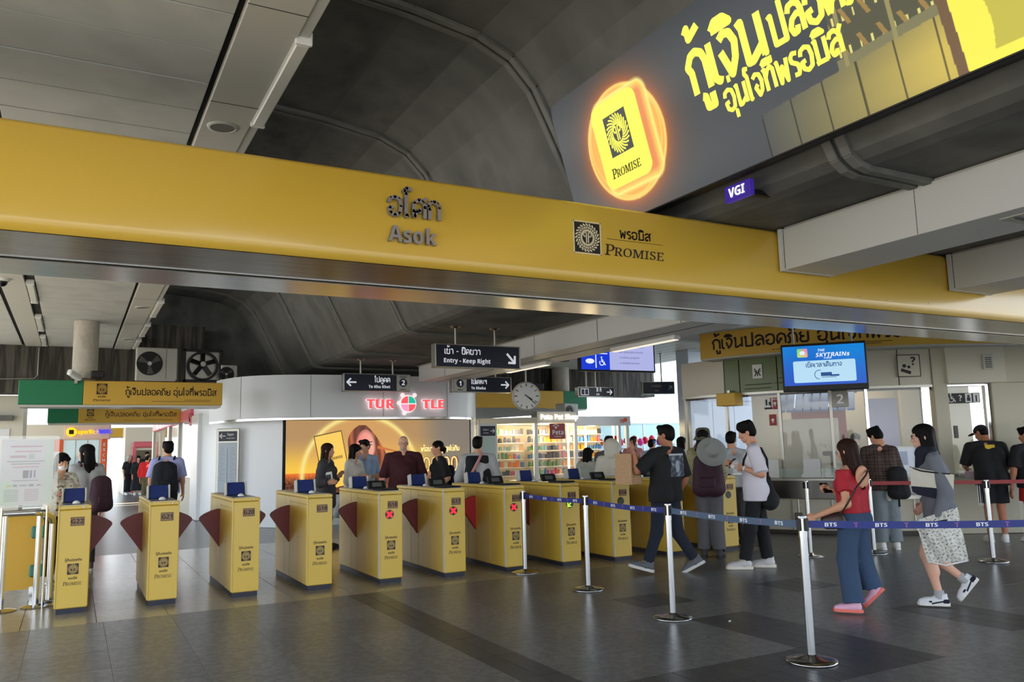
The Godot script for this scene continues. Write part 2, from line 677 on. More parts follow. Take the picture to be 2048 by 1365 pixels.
	clear_glass("glass", Color(0.94, 0.97, 0.96), 0.1)
	clear_glass("acrylic", Color(0.96, 0.98, 0.98), 0.16)


# ---------------------------------------------------------------- setting
func tile_field(floor_: Node3D, called: String, keys: String, x0: float, x1: float, d0: float, d1: float, sx: float, sd: float, gap := 0.0022) -> void:
	var nx := maxi(1, roundi((x1 - x0) / sx))
	var nd := maxi(1, roundi((d1 - d0) / sd))
	var wx := (x1 - x0) / nx
	var wd := (d1 - d0) / nd
	var mesh := mbox(Vector3(0, -0.01, 0), Vector3(wx - gap, 0.02, wd - gap), 0.0008)
	for i in nx:
		for j in nd:
			part(called, mesh, M[keys % rng.randi_range(0, 2)], floor_, Vector3(x0 + (i + 0.5) * wx, 0.0, -(d0 + (j + 0.5) * wd)))


func build_structure() -> void:
	var fl := struct("floor", mspan(P(-16, -0.5, -9), P(26, -0.006, 60)), M["floor_0"], "grey polished terrazzo concourse floor with darker tile bands")
	part("joint_bed", mspan(P(-2, -0.02, 3.0), P(12.4, -0.0045, 8.62)), mat("joint_grey", rgb(110, 109, 106), 0.6), fl)
	part("joint_bed", mspan(P(-2, -0.02, 8.62), P(8.83, -0.0045, 14.4)), M["grout"], fl)
	# the grey field
	tile_field(fl, "floor_tile", "floor_%d", -2.0, 2.63, 3.0, 8.62, 0.6, 0.6)
	tile_field(fl, "floor_tile", "floor_%d", 2.96, 4.75, 4.45, 8.62, 0.6, 0.6)
	tile_field(fl, "floor_tile", "floor_%d", 4.75, 5.38, 5.65, 6.27, 0.6, 0.6)
	tile_field(fl, "floor_tile", "floor_%d", 4.75, 5.38, 6.8, 8.62, 0.6, 0.6)
	tile_field(fl, "floor_tile", "floor_%d", 5.38, 6.5, 3.0, 8.62, 0.6, 0.6)
	tile_field(fl, "floor_tile", "floor_%d", 2.96, 5.38, 3.0, 3.72, 0.6, 0.6)
	tile_field(fl, "floor_tile", "floor_%d", 6.5, 7.15, 3.0, 3.9, 0.6, 0.6)
	tile_field(fl, "floor_tile", "floor_%d", 6.5, 7.15, 5.0, 6.05, 0.6, 0.6)
	tile_field(fl, "floor_tile", "floor_%d", 6.5, 7.15, 6.65, 8.62, 0.6, 0.6)
	tile_field(fl, "floor_tile", "floor_%d", 7.15, 12.4, 3.0, 8.62, 0.75, 0.7)
	# dark bands
	tile_field(fl, "band_tile", "band_%d", 2.63, 2.96, 3.0, 8.62, 0.165, 0.6, 0.006)
	tile_field(fl, "band_tile", "band_%d", 2.96, 5.38, 3.72, 4.45, 0.152, 0.365, 0.006)
	tile_field(fl, "band_tile", "band_%d", 4.75, 5.38, 4.45, 5.65, 0.157, 0.6, 0.006)
	tile_field(fl, "band_tile", "band_%d", 4.75, 5.38, 6.27, 6.8, 0.21, 0.53, 0.006)
	tile_field(fl, "band_tile", "band_%d", 6.5, 7.15, 3.9, 5.0, 0.21, 0.55, 0.006)
	tile_field(fl, "band_tile", "band_%d", 6.5, 7.15, 6.05, 6.65, 0.21, 0.6, 0.006)
	# beige tiles under the gates
	tile_field(fl, "gate_tile", "gate_tile_%d", -1.57, 8.83, 8.62, 14.4, 0.6, 0.6, 0.005)

	# deck overhead; unseen far slabs added to shade the passage, slotted for sun stripes
	var deck := MB.new()
	deck.span(P(-5.5, 5.6, -6), P(17, 6.2, 25))
	deck.span(P(-5.5, 5.6, 25), P(9, 6.0, 30.4))
	deck.span(P(-5.5, 5.6, 30.75), P(9, 6.0, 31.5))
	deck.span(P(-5.5, 5.6, 32.2), P(9, 6.0, 48))
	struct("roof_deck", deck.mesh(), M["concrete"], "concrete station deck overhead, far slabs added for shade and slotted for sun stripes")
	# viaduct girder: wing, curved flank, rounded lower corner, flat soffit
	var prof := [Vector2(1.15, 5.52), Vector2(2.5, 5.42), Vector2(3.15, 5.32), Vector2(3.5, 5.17), Vector2(3.75, 4.92), Vector2(3.92, 4.6), Vector2(4.18, 4.08), Vector2(4.46, 3.52), Vector2(4.52, 3.42), Vector2(4.6, 3.37), Vector2(4.7, 3.35), Vector2(9.2, 3.35), Vector2(9.5, 3.6), Vector2(10.2, 5.4)]
	var web := MB.new()
	var sof := MB.new()
	var wing := MB.new()
	var poly := PackedVector2Array()
	for p in prof:
		poly.append(p)
	poly.append(Vector2(10.2, 5.62))
	poly.append(Vector2(1.15, 5.62))
	for i in prof.size() - 1:
		var a: Vector2 = prof[i]
		var b: Vector2 = prof[i + 1]
		var o := Vector3((b - a).y, -(b - a).x, 0)
		(sof if i >= 8 else (wing if i < 4 else web)).quad(P(a.x, a.y, -6), P(a.x, a.y, 22), P(b.x, b.y, 22), P(b.x, b.y, -6), o)
	for e in [[-6.0, 1.0], [22.0, -1.0]]:
		web.prism(poly, 0.05, Transform3D(Basis(), P(0, 0, e[0])))
	var g := struct("girder_wall", web.mesh(), M["concrete"], "grey concrete flank of the viaduct girder with cast ribs")
	part("girder_soffit", sof.mesh(), M["concrete"], g)
	part("girder_wing", wing.mesh(), M["concrete"], g)
	for d in [3.55, 6.35, 9.05, 11.8, 14.5, 17.3, 19.95]:
		var rb := MB.new()
		for i in prof.size() - 3:
			var a: Vector2 = prof[i]
			var b: Vector2 = prof[i + 1]
			var nn := Vector2((b - a).y, -(b - a).x).normalized() * 0.014
			for s in [-0.055, 0.055]:
				var ce := (a + b) * 0.5 + nn
				var ang := (b - a).angle()
				rb.box(P(ce.x, ce.y, d + s), Vector3((b - a).length() + 0.02, 0.05, 0.075), 0.008, Basis(Vector3.BACK, ang))
		part("rib", rb.mesh(), M["concrete_joint"], g)

	# left ceiling: boards, gaps and bulkheads
	var ce := struct("ceiling", mspan(P(-5.0, 4.03, -6), P(1.16, 4.12, 20.5)), M["dark_gap"], "pale board ceiling over the left passage")
	var pitch := 0.487
	for k in range(-8, 32):
		var d0 := 5.03 + pitch * k
		if d0 < 1.0 or d0 > 20.3:
			continue
		var dd := minf(pitch, 20.5 - d0)
		part("ceiling_board", mbox(Vector3.ZERO, Vector3(1.27, 0.02, dd - 0.012), 0.004), M["ceiling_board"], ce, P(0.075, 4.01 + rng.randf() * 0.004, d0 + dd / 2))
		part("ceiling_board", mbox(Vector3.ZERO, Vector3(3.4, 0.02, dd - 0.012), 0.004), M["ceiling_board"], ce, P(-2.76, 4.01 + rng.randf() * 0.004, d0 + dd / 2))
	part("ceiling_sheet", mspan(P(-5.0, 4.0, -6), P(1.16, 4.02, 1.0)), M["ceiling_board"], ce)
	part("ceiling_sheet", mspan(P(-5.0, 4.0, 1.0), P(-4.5, 4.02, 20.5)), M["ceiling_board"], ce)
	var k1 := struct("trim_1", mspan(P(0.75, 3.985, 1.0), P(1.09, 4.3, 20.5), 0.006), M["bulkhead"], "long pale bulkhead strip along the ceiling edge")
	part("edge_strip", mspan(P(1.09, 4.0, 1.0), P(1.16, 4.3, 20.5), 0.004), M["ceiling_board"], k1)
	for d in [4.35, 5.75, 8.4, 11.1, 13.8, 16.5, 19.2]:
		part("seam", mspan(P(0.752, 3.9835, d), P(1.088, 3.986, d + 0.006)), M["dark_gap"], k1)
	struct("trim_2", mspan(P(-1.0, 3.985, 1.0), P(-0.69, 4.1, 20.5), 0.006), M["bulkhead"], "pale bulkhead strip left of the passage lights")
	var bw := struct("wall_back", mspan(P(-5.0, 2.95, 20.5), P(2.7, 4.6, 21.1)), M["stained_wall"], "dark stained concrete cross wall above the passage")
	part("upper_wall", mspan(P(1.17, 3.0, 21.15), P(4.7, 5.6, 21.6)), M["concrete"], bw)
	var cd := MB.new()
	cd.tube([P(-0.74, 3.95, 20.46), P(-0.74, 3.35, 20.46), P(-0.8, 3.27, 20.46), P(-1.6, 3.24, 20.46)], 0.012, 8)
	part("conduit", cd.mesh(), M["steel_dull"], bw)
	var col := MB.new()
	col.cyl(P(0.14, 2.94, 16.6), P(0.14, 4.0, 16.6), 0.21, 0.21, 28)
	struct("column_1", col.mesh(), noisy("column_concrete", [rgb(176, 170, 158), rgb(196, 190, 178), rgb(160, 154, 143)], 71, 0.02, Vector3(0.8, 0.5, 0.8), 0.8), "round concrete column stub between ceiling and yellow fascia")

	# right ceiling beyond the low white beam: long metal strips
	var rc := struct("ceiling_2", mspan(P(7.3, 3.97, 6.0), P(15.5, 4.1, 23.0)), M["dark_gap"], "pale strip ceiling at the far right")
	for k in 20:
		part("ceiling_strip", mbox(Vector3.ZERO, Vector3(0.39, 0.03, 17.0), 0.006), M["bulkhead"], rc, P(7.52 + k * 0.405, 3.955, 14.5))
	# low white beam behind the yellow beam
	var wb := struct("beam_low", mspan(P(6.5, 2.98, 6.2), P(7.4, 3.36, 16.2), 0.01), M["white_box"], "white boxed service beam beneath the girder")
	part("upper_rail", mspan(P(6.42, 3.3, 6.2), P(6.5, 3.35, 16.2)), M["steel_dull"], wb)
	for d in [7.6, 9.4, 11.2, 13.0, 14.8]:
		part("seam", mspan(P(6.497, 2.985, d), P(6.501, 3.36, d + 0.008)), M["dark_gap"], wb)
	part("groove", mspan(P(6.9, 2.978, 6.2), P(6.92, 2.981, 16.2)), M["dark_gap"], wb)
	for d in [9.2, 12.6]:
		var t := thing("strip_light", ["slim strip light under the low white beam, nearer the yellow beam", "slim strip light under the low white beam, above the platform sign"][0 if d < 10 else 1], "light", P(7.15, 2.98, d), 0, "strip lights under the white beam")
		part("housing", mbox(Vector3(0, -0.03, 0), Vector3(0.12, 0.06, 1.5), 0.01), M["white"], t)
		part("lens", mbox(Vector3(0, -0.064, 0), Vector3(0.09, 0.012, 1.44), 0.004), glow("tube_glow", rgb(255, 244, 222), 0.9), t)
	# concrete behind, right
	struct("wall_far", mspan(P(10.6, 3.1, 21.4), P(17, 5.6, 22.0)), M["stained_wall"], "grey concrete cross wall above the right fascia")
	var c2 := MB.new()
	c2.cyl(P(13.2, 3.1, 21.2), P(13.2, 4.6, 21.2), 0.27, 0.27, 24)
	struct("column_2", c2.mesh(), M["column_concrete"], "round concrete column stub above the right fascia")


func build_beam() -> void:
	# yellow cross beam with polished soffit
	var x0 := -4.0
	var x1 := 16.0
	var prof := [Vector2(5.08, 3.35), Vector2(5.0, 3.35), Vector2(4.955, 3.338), Vector2(4.93, 3.31), Vector2(4.93, 3.295), Vector2(4.92, 3.285), Vector2(4.92, 2.8), Vector2(4.922, 2.765), Vector2(4.935, 2.735), Vector2(4.955, 2.722)]
	var face := MB.new()
	for i in prof.size() - 1:
		var a: Vector2 = prof[i]
		var b: Vector2 = prof[i + 1]
		var k := face.v.size()
		var nrm := []
		for j in [i, i + 1]:
			var s := Vector2.ZERO
			for q in [j - 1, j]:
				if q >= 0 and q < prof.size() - 1:
					var e: Vector2 = ((prof[q + 1] as Vector2) - (prof[q] as Vector2)).normalized()
					s += Vector2(e.y, -e.x)
			s = s.normalized()
			nrm.append(Vector3(0, s.y, -s.x))
		for e in [[a, x0, nrm[0]], [b, x0, nrm[1]], [b, x1, nrm[1]], [a, x1, nrm[0]]]:
			face.v.append(P(e[1], e[0].y, e[0].x))
			var nv: Vector3 = e[2]
			if nv.z < 0:
				nv = -nv
			face.n.append(nv)
			face.uv.append(Vector2.ZERO)
		face.ix.append_array(PackedInt32Array([k, k + 2, k + 1, k, k + 3, k + 2]))
	var t := struct("beam_yellow", face.mesh(), M["yellow_cladding"], "deep yellow cross beam with the station name over the gates")
	part("core", mspan(P(x0, 2.74, 5.0), P(x1, 3.345, 6.1)), M["dark_gap"], t)
	# soffit in two pans with a dark reveal and a bright edge between
	var a1 := MB.new()
	a1.quad(P(x0, 2.718, 4.955), P(x1, 2.718, 4.955), P(x1, 2.712, 5.545), P(x0, 2.712, 5.545), Vector3.DOWN)
	a1.quad(P(x0, 2.712, 5.545), P(x1, 2.712, 5.545), P(x1, 2.735, 5.545), P(x0, 2.735, 5.545), Vector3.FORWARD)
	part("soffit_pan", a1.mesh(), M["soffit_steel"], t)
	var a2 := MB.new()
	a2.quad(P(x0, 2.7, 5.585), P(x1, 2.7, 5.585), P(x1, 2.725, 6.17), P(x0, 2.725, 6.17), Vector3.DOWN)
	a2.quad(P(x0, 2.7, 5.585), P(x1, 2.7, 5.585), P(x1, 2.74, 5.585), P(x0, 2.74, 5.585), Vector3.BACK)
	a2.quad(P(x0, 2.725, 6.17), P(x1, 2.725, 6.17), P(x1, 3.345, 6.17), P(x0, 3.345, 6.17), Vector3.FORWARD)
	part("soffit_pan", a2.mesh(), M["soffit_steel"], t)
	var tr := MB.new()
	tr.span(P(x0, 2.708, 5.538), P(x1, 2.716, 5.55))
	part("edge_trim", tr.mesh(), M["steel"], t)
	# station name in raised metal, sponsor's print
	var l1 := MB.new()
	thai(l1, "อโศก", 0.125, 0.19, 0.03, Transform3D(Basis(), P(1.945, 3.045, 4.885)))
	part("raised_letters", l1.mesh(), M["letter_steel"], t)
	var l2 := MB.new()
	latin(l2, "Asok", 0.105, 0.03, Transform3D(Basis(), P(1.93, 2.868, 4.9)), true, "Droid Sans", true, 1.0)
	part("raised_letters", l2.mesh(), M["letter_steel"], t)
	emblem(t, P(3.34, 3.06, 4.917), 0.25, 0.255, M["black"], M["cream_ink"])
	var l3 := MB.new()
	thai(l3, "พรอมิส", 0.058, 0.2, 0.003, Transform3D(Basis(), P(3.79, 3.092, 4.917)), true, 1.25)
	l3.span(P(3.52, 3.072, 4.9175), P(4.06, 3.075, 4.92))
	promise_word(l3, 0.085, 0.57, Transform3D(Basis(), P(3.775, 2.945, 4.917)))
	part("lettering", l3.mesh(), M["ink"], t)
	for q in [[5.62, 2.80], [6.35, 2.81], [6.75, 2.81], [7.35, 2.82]]:
		var s := MB.new()
		s.ball(P(q[0], q[1], 4.92), Vector3(0.008, 0.008, 0.005), 10, 6)
		part("screw", s.mesh(), M["steel"], t)

	# white boxed ducts that run from the beam towards the camera
	for w in [[5.33, 5.95, "white boxed duct meeting the yellow beam beside the billboard"], [7.68, 8.34, "white boxed duct meeting the yellow beam at the far right"]]:
		var o := struct("trim_duct", mspan(P(w[0], 2.97, 0.6), P(w[1], 3.33, 4.905), 0.004), M["white_box"], w[2])
		part("top_flange", mspan(P(w[0] + 0.03, 3.33, 0.6), P(w[1], 3.352, 4.86)), M["bulkhead"], o)
		part("end_lip", mspan(P(w[0] - 0.012, 2.965, 4.86), P(w[1], 3.335, 4.9)), M["white_box"], o)
		part("seam", mspan(P(w[0] - 0.002, 2.985, 4.845), P(w[0] + 0.002, 3.32, 4.85)), M["dark_gap"], o)
		part("seam", mspan(P(w[0] - 0.001, 2.975, 3.6), P(w[0] + 0.003, 3.33, 3.604)), M["dark_gap"], o)
		var v := MB.new()
		v.span(P(w[0] + 0.14, 2.962, 2.5), P(w[1] - 0.14, 2.972, 3.1), 0.004)
		part("vent_frame", v.mesh(), M["bulkhead"], o)
		for k in 8:
			part("vent_slat", mbox(Vector3.ZERO, Vector3(w[1] - w[0] - 0.32, 0.008, 0.05), 0.0, Basis(Vector3.RIGHT, 0.5)), M["concrete_joint"], o, P((w[0] + w[1]) / 2, 2.96, 2.54 + 0.07 * k))


# the sponsor's mark: a framed dark square, a sunburst of curved petals and a mirrored double letter
var emblem_meshes := {}


func emblem(parent: Node3D, at: Vector3, w: float, h: float, dark: Material, light: Material, B := Basis(), fine := true) -> void:
	var key := "%d" % roundi(h / w * 100) + str(fine)
	if not emblem_meshes.has(key):
		var r := h / w
		var a := MB.new()
		a.box(Vector3(0, 0, -0.004), Vector3(0.9, 0.9 * r, 0.008), 0.0)
		var b := MB.new()
		for s in [-1, 1]:
			b.box(Vector3(s * 0.48, 0, -0.004), Vector3(0.035, r, 0.012))
			b.box(Vector3(0, s * 0.48 * r, -0.004), Vector3(1.0, 0.035, 0.012))
		var count := 24 if fine else 16
		for k in count:
			var pts := []
			for j in 4:
				var t := j / 3.0
				var an := TAU * k / count + t * 0.62
				pts.append(Vector2(cos(an) * lerpf(0.19, 0.43, t), sin(an) * lerpf(0.19, 0.43, t) * r))
			b.stroke(pts, 0.042 if fine else 0.05, 0.01, Transform3D(Basis(), Vector3(0, 0, 0.006)), fine)
		for s in [-1.0, 1.0]:
			b.stroke([Vector2(s * 0.035, -0.16 * r), Vector2(s * 0.035, 0.15 * r), Vector2(s * 0.11, 0.15 * r), Vector2(s * 0.15, 0.09 * r), Vector2(s * 0.1, 0.02 * r), Vector2(s * 0.07, 0.05 * r)], 0.036, 0.01, Transform3D(Basis(), Vector3(0, 0, 0.006)))
		emblem_meshes[key] = [a.mesh(), b.mesh()]
	var sc := B * Basis.from_scale(Vector3(w, w, minf(w, 0.3)))
	part("emblem_plate", emblem_meshes[key][0], dark, parent, at, sc)
	part("emblem_mark", emblem_meshes[key][1], light, parent, at, sc)


func promise_word(b: MB, cap: float, width: float, xf: Transform3D, depth := 0.003) -> void:
	var probe := MB.new()
	var w1 := latin(probe, "P", cap, depth, Transform3D(), false, "Droid Serif", false)
	var w2 := latin(probe, "ROMISE", cap * 0.78, depth, Transform3D(), false, "Droid Serif", false)
	var k := width / (w1 + w2 * 1.02)
	latin(b, "P", cap, depth, xf * Transform3D(Basis(), Vector3(-width / 2, 0, 0)), false, "Droid Serif", false, k, 0.12)
	latin(b, "ROMISE", cap * 0.78, depth, xf * Transform3D(Basis(), Vector3(-width / 2 + w1 * k * 1.02, 0, 0)), false, "Droid Serif", false, k, 0.12)


func build_billboard() -> void:
	# lit advertising panel on the girder's flank; its plane leans with the flank
	var bot := Vector2(4.2, 3.47)
	var top := Vector2(3.85, 4.75)
	var L := (top - bot).length()
	var up := Vector3(top.x - bot.x, top.y - bot.y, 0) / L
	var right := Vector3(0, 0, 1)              # reading direction: towards the camera side
	var out := right.cross(up).normalized()    # faces the passage (-x)
	var B := Basis(right, up, out)
	var len := 5.9
	var o := thing("billboard", "huge backlit grey and yellow billboard leaning on the concrete girder", "billboard", P(bot.x, bot.y, 6.25))
	o.basis = B
	# painted print, in metres: s along, t up
	var W := 1024
	var H := 230
	var im := Image.create(W, H, false, Image.FORMAT_RGB8)
	for py in H:
		var t := (1.0 - (py + 0.5) / H) * L
		for px in W:
			var s := (px + 0.5) / W * len
			im.set_pixel(px, py, billboard_print(s, t, L))
	var face := MB.new()
	face.quad(Vector3(0, 0, 0.0), Vector3(len, 0, 0.0), Vector3(len, L, 0.0), Vector3(0, L, 0.0), Vector3.BACK)
	part("lit_face", face.mesh(), screen("billboard_print", im, 1.0, 0.3), o)
	part("casing", mspan(Vector3(-0.015, -0.015, -0.2), Vector3(len + 0.015, L + 0.015, -0.004), 0.006), M["black"], o)
	var yl := glow("billboard_letters", rgb(255, 250, 92), 1.0)
	var b1 := MB.new()
	thai(b1, "กู้เงิน", 0.3, 0.2, 0.004, Transform3D(Basis(), Vector3(1.83, 0.66, 0.004)), false, 0.92)
	thai(b1, "ปลอดภัย", 0.2, 0.2, 0.004, Transform3D(Basis(), Vector3(2.62, 0.68, 0.004)), false, 0.85)
	thai(b1, "อุ่นใจที่พรอมิส", 0.15, 0.2, 0.004, Transform3D(Basis(), Vector3(2.1, 0.43, 0.004)), false, 0.86)
	part("lettering", b1.mesh(), yl, o)
	var dk := mat("billboard_dark", rgb(66, 66, 62), 0.4)
	dk.emission_enabled = true
	dk.emission = rgb(66, 66, 62)
	dk.emission_energy_multiplier = 0.6 / EXPO
	emblem(o, Vector3(0.875, 0.725, 0.004), 0.34, 0.39, dk, yl)
	var b2 := MB.new()
	promise_word(b2, 0.085, 0.4, Transform3D(Basis(), Vector3(0.86, 0.375, 0.006)))
	part("lettering", b2.mesh(), mat("billboard_ink", rgb(60, 56, 20), 0.5), o)
	for s in [0.6, 2.2, 3.8, 5.4]:
		part("bracket", mspan(Vector3(s, 0.2, -0.46), Vector3(s + 0.06, 0.26, -0.2)), M["steel_dull"], o)
	var al := AreaLight3D.new()
	al.name = "billboard_light"
	al.area_size = Vector2(len, L)
	al.light_color = Color(1.0, 0.85, 0.5)
	al.light_energy = 0.02
	al.shadow_enabled = true
	o.add_child(al)
	al.transform = Transform3D(Basis(Vector3(-1, 0, 0), Vector3(0, 1, 0), Vector3(0, 0, -1)), Vector3(len / 2, L / 2, 0.03))
	# the media owner's lit tag
	var tg := thing("tag_sign", "small glowing violet tag with white letters under the billboard", "sign", P(4.29, 3.375, 4.32))
	tg.basis = Basis(right, Vector3(0, 1, 0), Vector3(-1, 0, 0))
	part("case", mbox(Vector3(0, 0, -0.03), Vector3(0.26, 0.12, 0.05), 0.004), glow("tag_violet", rgb(60, 36, 150), 0.7), tg)
	var tb := MB.new()
	latin(tb, "VGI", 0.07, 0.004, Transform3D(Basis(), Vector3(0, -0.035, 0.0)))
	part("lettering", tb.mesh(), glow("white_glow", Color.WHITE, 1.0), tg)
	part("bracket", mspan(Vector3(-0.02, -0.01, -0.34), Vector3(0.02, 0.03, -0.05)), M["black"], tg)


func billboard_print(s: float, t: float, L: float) -> Color:
	var base := Color(0.27, 0.285, 0.3).lerp(Color(0.2, 0.215, 0.225), clampf((t - 0.2) / L, 0, 1))
	var col := base
	# office cubicles printed at the right
	var lean := s - (1.15 - t) * -0.02
	if lean > 2.4 and s < 3.84:
		var warm := clampf((s - 2.3) / 1.4, 0, 1) * clampf(1.1 - absf(t - 0.12) * 1.4, 0.25, 1)
		if t < 0.3 + (s - 2.4) * 0.05:
			col = base.lerp(Color(0.86, 0.76, 0.34), warm * 0.95)
			var f := fposmod(s - 2.38, 0.26)
			if f < 0.012:
				col = col.darkened(0.5)
		elif s > 3.05:
			col = base.lerp(Color(0.34, 0.33, 0.22), 0.8)
			if fposmod(s - 3.1, 0.34) < 0.03:
				col = Color(0.6, 0.56, 0.36)
			elif t < 0.36 + (s - 2.4) * 0.05:
				col = Color(0.5, 0.48, 0.34)
			elif fposmod(s * 7.3 + t * 3.1, 1.0) < 0.22 and t < 0.8 and fposmod(t, 0.19) < 0.11:
				col = Color(0.62, 0.5, 0.26)
			elif fposmod(s * 13.0, 1.0) < 0.2 and fposmod(t * 5.0, 1.0) < 0.25:
				col = Color(0.9, 0.86, 0.5)
	if s > 3.74 + (t - 0.0) * -0.05:
		col = Color(1.0, 0.95, 0.32)
		if s < 3.80 - t * 0.05:
			col = Color(0.45, 0.34, 0.22)
		# a printed leg and a salmon garment
		elif absf(s - 4.02 - 0.04 * sin(t * 7.0)) < 0.075 + 0.05 * t and t > 0.06:
			col = Color(0.78, 0.74, 0.26) if t < 0.4 else Color(0.98, 0.72, 0.36)
		elif s > 4.42 - t * 0.5:
			col = Color(0.98, 0.62, 0.36)
			if absf(t - 0.42 - (s - 4.4) * 0.2) < 0.05:
				col = Color(0.3, 0.28, 0.26)
	# glowing ring and rounded tile round the mark
	var p := Vector2(s - 0.93, (t - 0.62) * 1.06)
	var r := p.length()
	var hal := exp(-maxf(r - 0.5, 0.0) * 9.0)
	if r > 0.5:
		col = col.lerp(Color(0.95, 0.42, 0.1), hal * 0.75)
	var ring := exp(-pow((r - 0.505) / 0.016, 2)) + 0.7 * exp(-pow((r - 0.47 - 0.012 * sin(atan2(p.y, p.x) * 3.0)) / 0.012, 2))
	if r <= 0.52:
		col = Color(0.9, 0.52, 0.22).lerp(Color(1.0, 0.72, 0.3), clampf(1.2 - absf(r - 0.4) * 6.0, 0, 1))
	col = col.lerp(Color(1.0, 0.86, 0.42), clampf(ring, 0, 1))
	var q := Vector2(absf(s - 0.96) - 0.26, absf(t - 0.64) - 0.3)
	var d := Vector2(maxf(q.x, 0), maxf(q.y, 0)).length() + minf(maxf(q.x, q.y), 0) - 0.1
	if d < 0.035:
		col = col.lerp(Color(1.0, 0.97, 0.55), clampf(1.0 - d / 0.035, 0, 1))
	var q2 := Vector2(absf(s - 0.88) - 0.22, absf(t - 0.66) - 0.27)
	var d2 := Vector2(maxf(q2.x, 0), maxf(q2.y, 0)).length() + minf(maxf(q2.x, q2.y), 0) - 0.1
	if d < 0.0:
		col = Color(0.93, 0.56, 0.3).lerp(Color(1.0, 0.9, 0.4), clampf(1.0 + d * 14.0, 0, 1))
	if d2 < 0.0:
		col = Color(1.0, 0.97, 0.34)
	return col


# ---------------------------------------------------------------- on the ceiling
func build_ceiling_things() -> void:
	var spots := [[1.13, 5.33, 1.42, "white strip light fitting at the bulkhead edge, in front of the yellow beam"], [1.16, 14.7, 1.5, "strip light fitting on the bulkhead edge, first one behind the yellow beam"], [1.16, 17.3, 1.5, "strip light fitting on the bulkhead edge, second one behind the yellow beam"], [1.16, 19.5, 1.3, "strip light fitting on the bulkhead edge, last before the dark cross wall"], [-0.625, 13.85, 1.6, "strip light fitting in the left slot, first behind the yellow beam"], [-0.625, 17.0, 1.7, "strip light fitting in the left slot, beside the column stub"], [-0.625, 19.5, 1.4, "strip light fitting in the left slot, last before the dark wall"]]
	for s in spots:
		var t := thing("strip_light", s[3], "light", P(s[0], 4.0, s[1]), 0, "strip light fittings along the passage ceiling")
		part("casing", mbox(Vector3(0.0, 0.02, 0), Vector3(0.1, 0.08, s[2]), 0.006), M["bulkhead"], t)
		part("lens", mbox(Vector3(0.0, -0.028, 0), Vector3(0.085, 0.03, s[2] - 0.06), 0.008), mat("lens_white", rgb(222, 222, 214), 0.25), t)
		for e in [-1, 1]:
			part("end_cap", mbox(Vector3(0.0, 0.0, e * (s[2] / 2 - 0.012)), Vector3(0.104, 0.09, 0.03), 0.006), M["white"], t)
	for s in [[0.905, 6.2, "round ceiling loudspeaker in the bulkhead just above the yellow beam"], [0.93, 14.6, "round ceiling loudspeaker in the bulkhead behind the yellow beam"], [0.93, 18.7, "round ceiling loudspeaker in the bulkhead near the cross wall"]]:
		var t := thing("ceiling_speaker", s[2], "speaker", P(s[0], 3.985, s[1]), 0, "ceiling loudspeakers")
		var r := MB.new()
		r.lathe([Vector2(0.088, -0.006), Vector2(0.092, -0.012), Vector2(0.112, -0.008), Vector2(0.116, 0.0)].duplicate(), 32)
		part("ring", r.mesh(), M["bulkhead"], t)
		var g := MB.new()
		g.cyl(Vector3(0, -0.007, 0), Vector3(0, 0.0, 0), 0.09, 0.09, 32)
		part("grille", g.mesh(), mat("grille_grey", rgb(105, 104, 98), 0.6), t)
	var cm := thing("ceiling_camera", "dome security camera under the left ceiling strip", "camera", P(-0.95, 3.985, 12.9))
	var cb := MB.new()
	cb.cyl(Vector3(0, -0.04, 0), Vector3.ZERO, 0.09, 0.1, 20)
	part("base", cb.mesh(), M["white"], cm)
	var cd := MB.new()
	cd.ball(Vector3(0, -0.04, 0), Vector3(0.07, 0.07, 0.07), 20, 12)
	part("dome", cd.mesh(), M["black_gloss"], cm)


func hanging_sign(called_label: String, x0: float, x1: float, y0: float, y1: float, d: float, poles: Array, ytop: float, thick := 0.16) -> Node3D:
	var t := thing("hanging_sign", called_label, "sign", P((x0 + x1) / 2, y0, d), 0, "navy hanging wayfinding signs")
	var w := x1 - x0
	var h := y1 - y0
	part("box", mspan(Vector3(-w / 2 + 0.012, 0.012, -thick + 0.01), Vector3(w / 2 - 0.012, h - 0.012, -0.004)), M["navy"], t)
	var fr := MB.new()
	for e in [[Vector3(-w / 2, 0, -thick), Vector3(w / 2, 0.016, 0)], [Vector3(-w / 2, h - 0.016, -thick), Vector3(w / 2, h, 0)], [Vector3(-w / 2, 0, -thick), Vector3(-w / 2 + 0.018, h, 0)], [Vector3(w / 2 - 0.018, 0, -thick), Vector3(w / 2, h, 0)]]:
		fr.span(e[0], e[1], 0.003)
	part("frame", fr.mesh(), M["steel_dull"], t)
	for px in poles:
		var p := MB.new()
		p.cyl(Vector3(px, h, -thick / 2), Vector3(px, ytop - y0, -thick / 2), 0.018, 0.018, 14)
		p.lathe([Vector2(0.02, -0.03), Vector2(0.075, -0.012), Vector2(0.08, 0.0), Vector2(0.0, 0.001)], 20, Transform3D(Basis(), Vector3(px, ytop - y0, -thick / 2)))
		part("pole", p.mesh(), M["steel_dull"], t)
	return t


func arrow(b: MB, at: Vector2, size: float, dir: float, xf := Transform3D()) -> void:
	# dir in degrees, 0 = right
	var r := Transform2D(deg_to_rad(dir), at)
	b.stroke([r * Vector2(-size * 0.5, 0), r * Vector2(size * 0.42, 0)], size * 0.17, 0.004, xf)
	b.stroke([r * Vector2(size * 0.08, size * 0.4), r * Vector2(size * 0.48, 0), r * Vector2(size * 0.08, -size * 0.4)], size * 0.17, 0.004, xf)


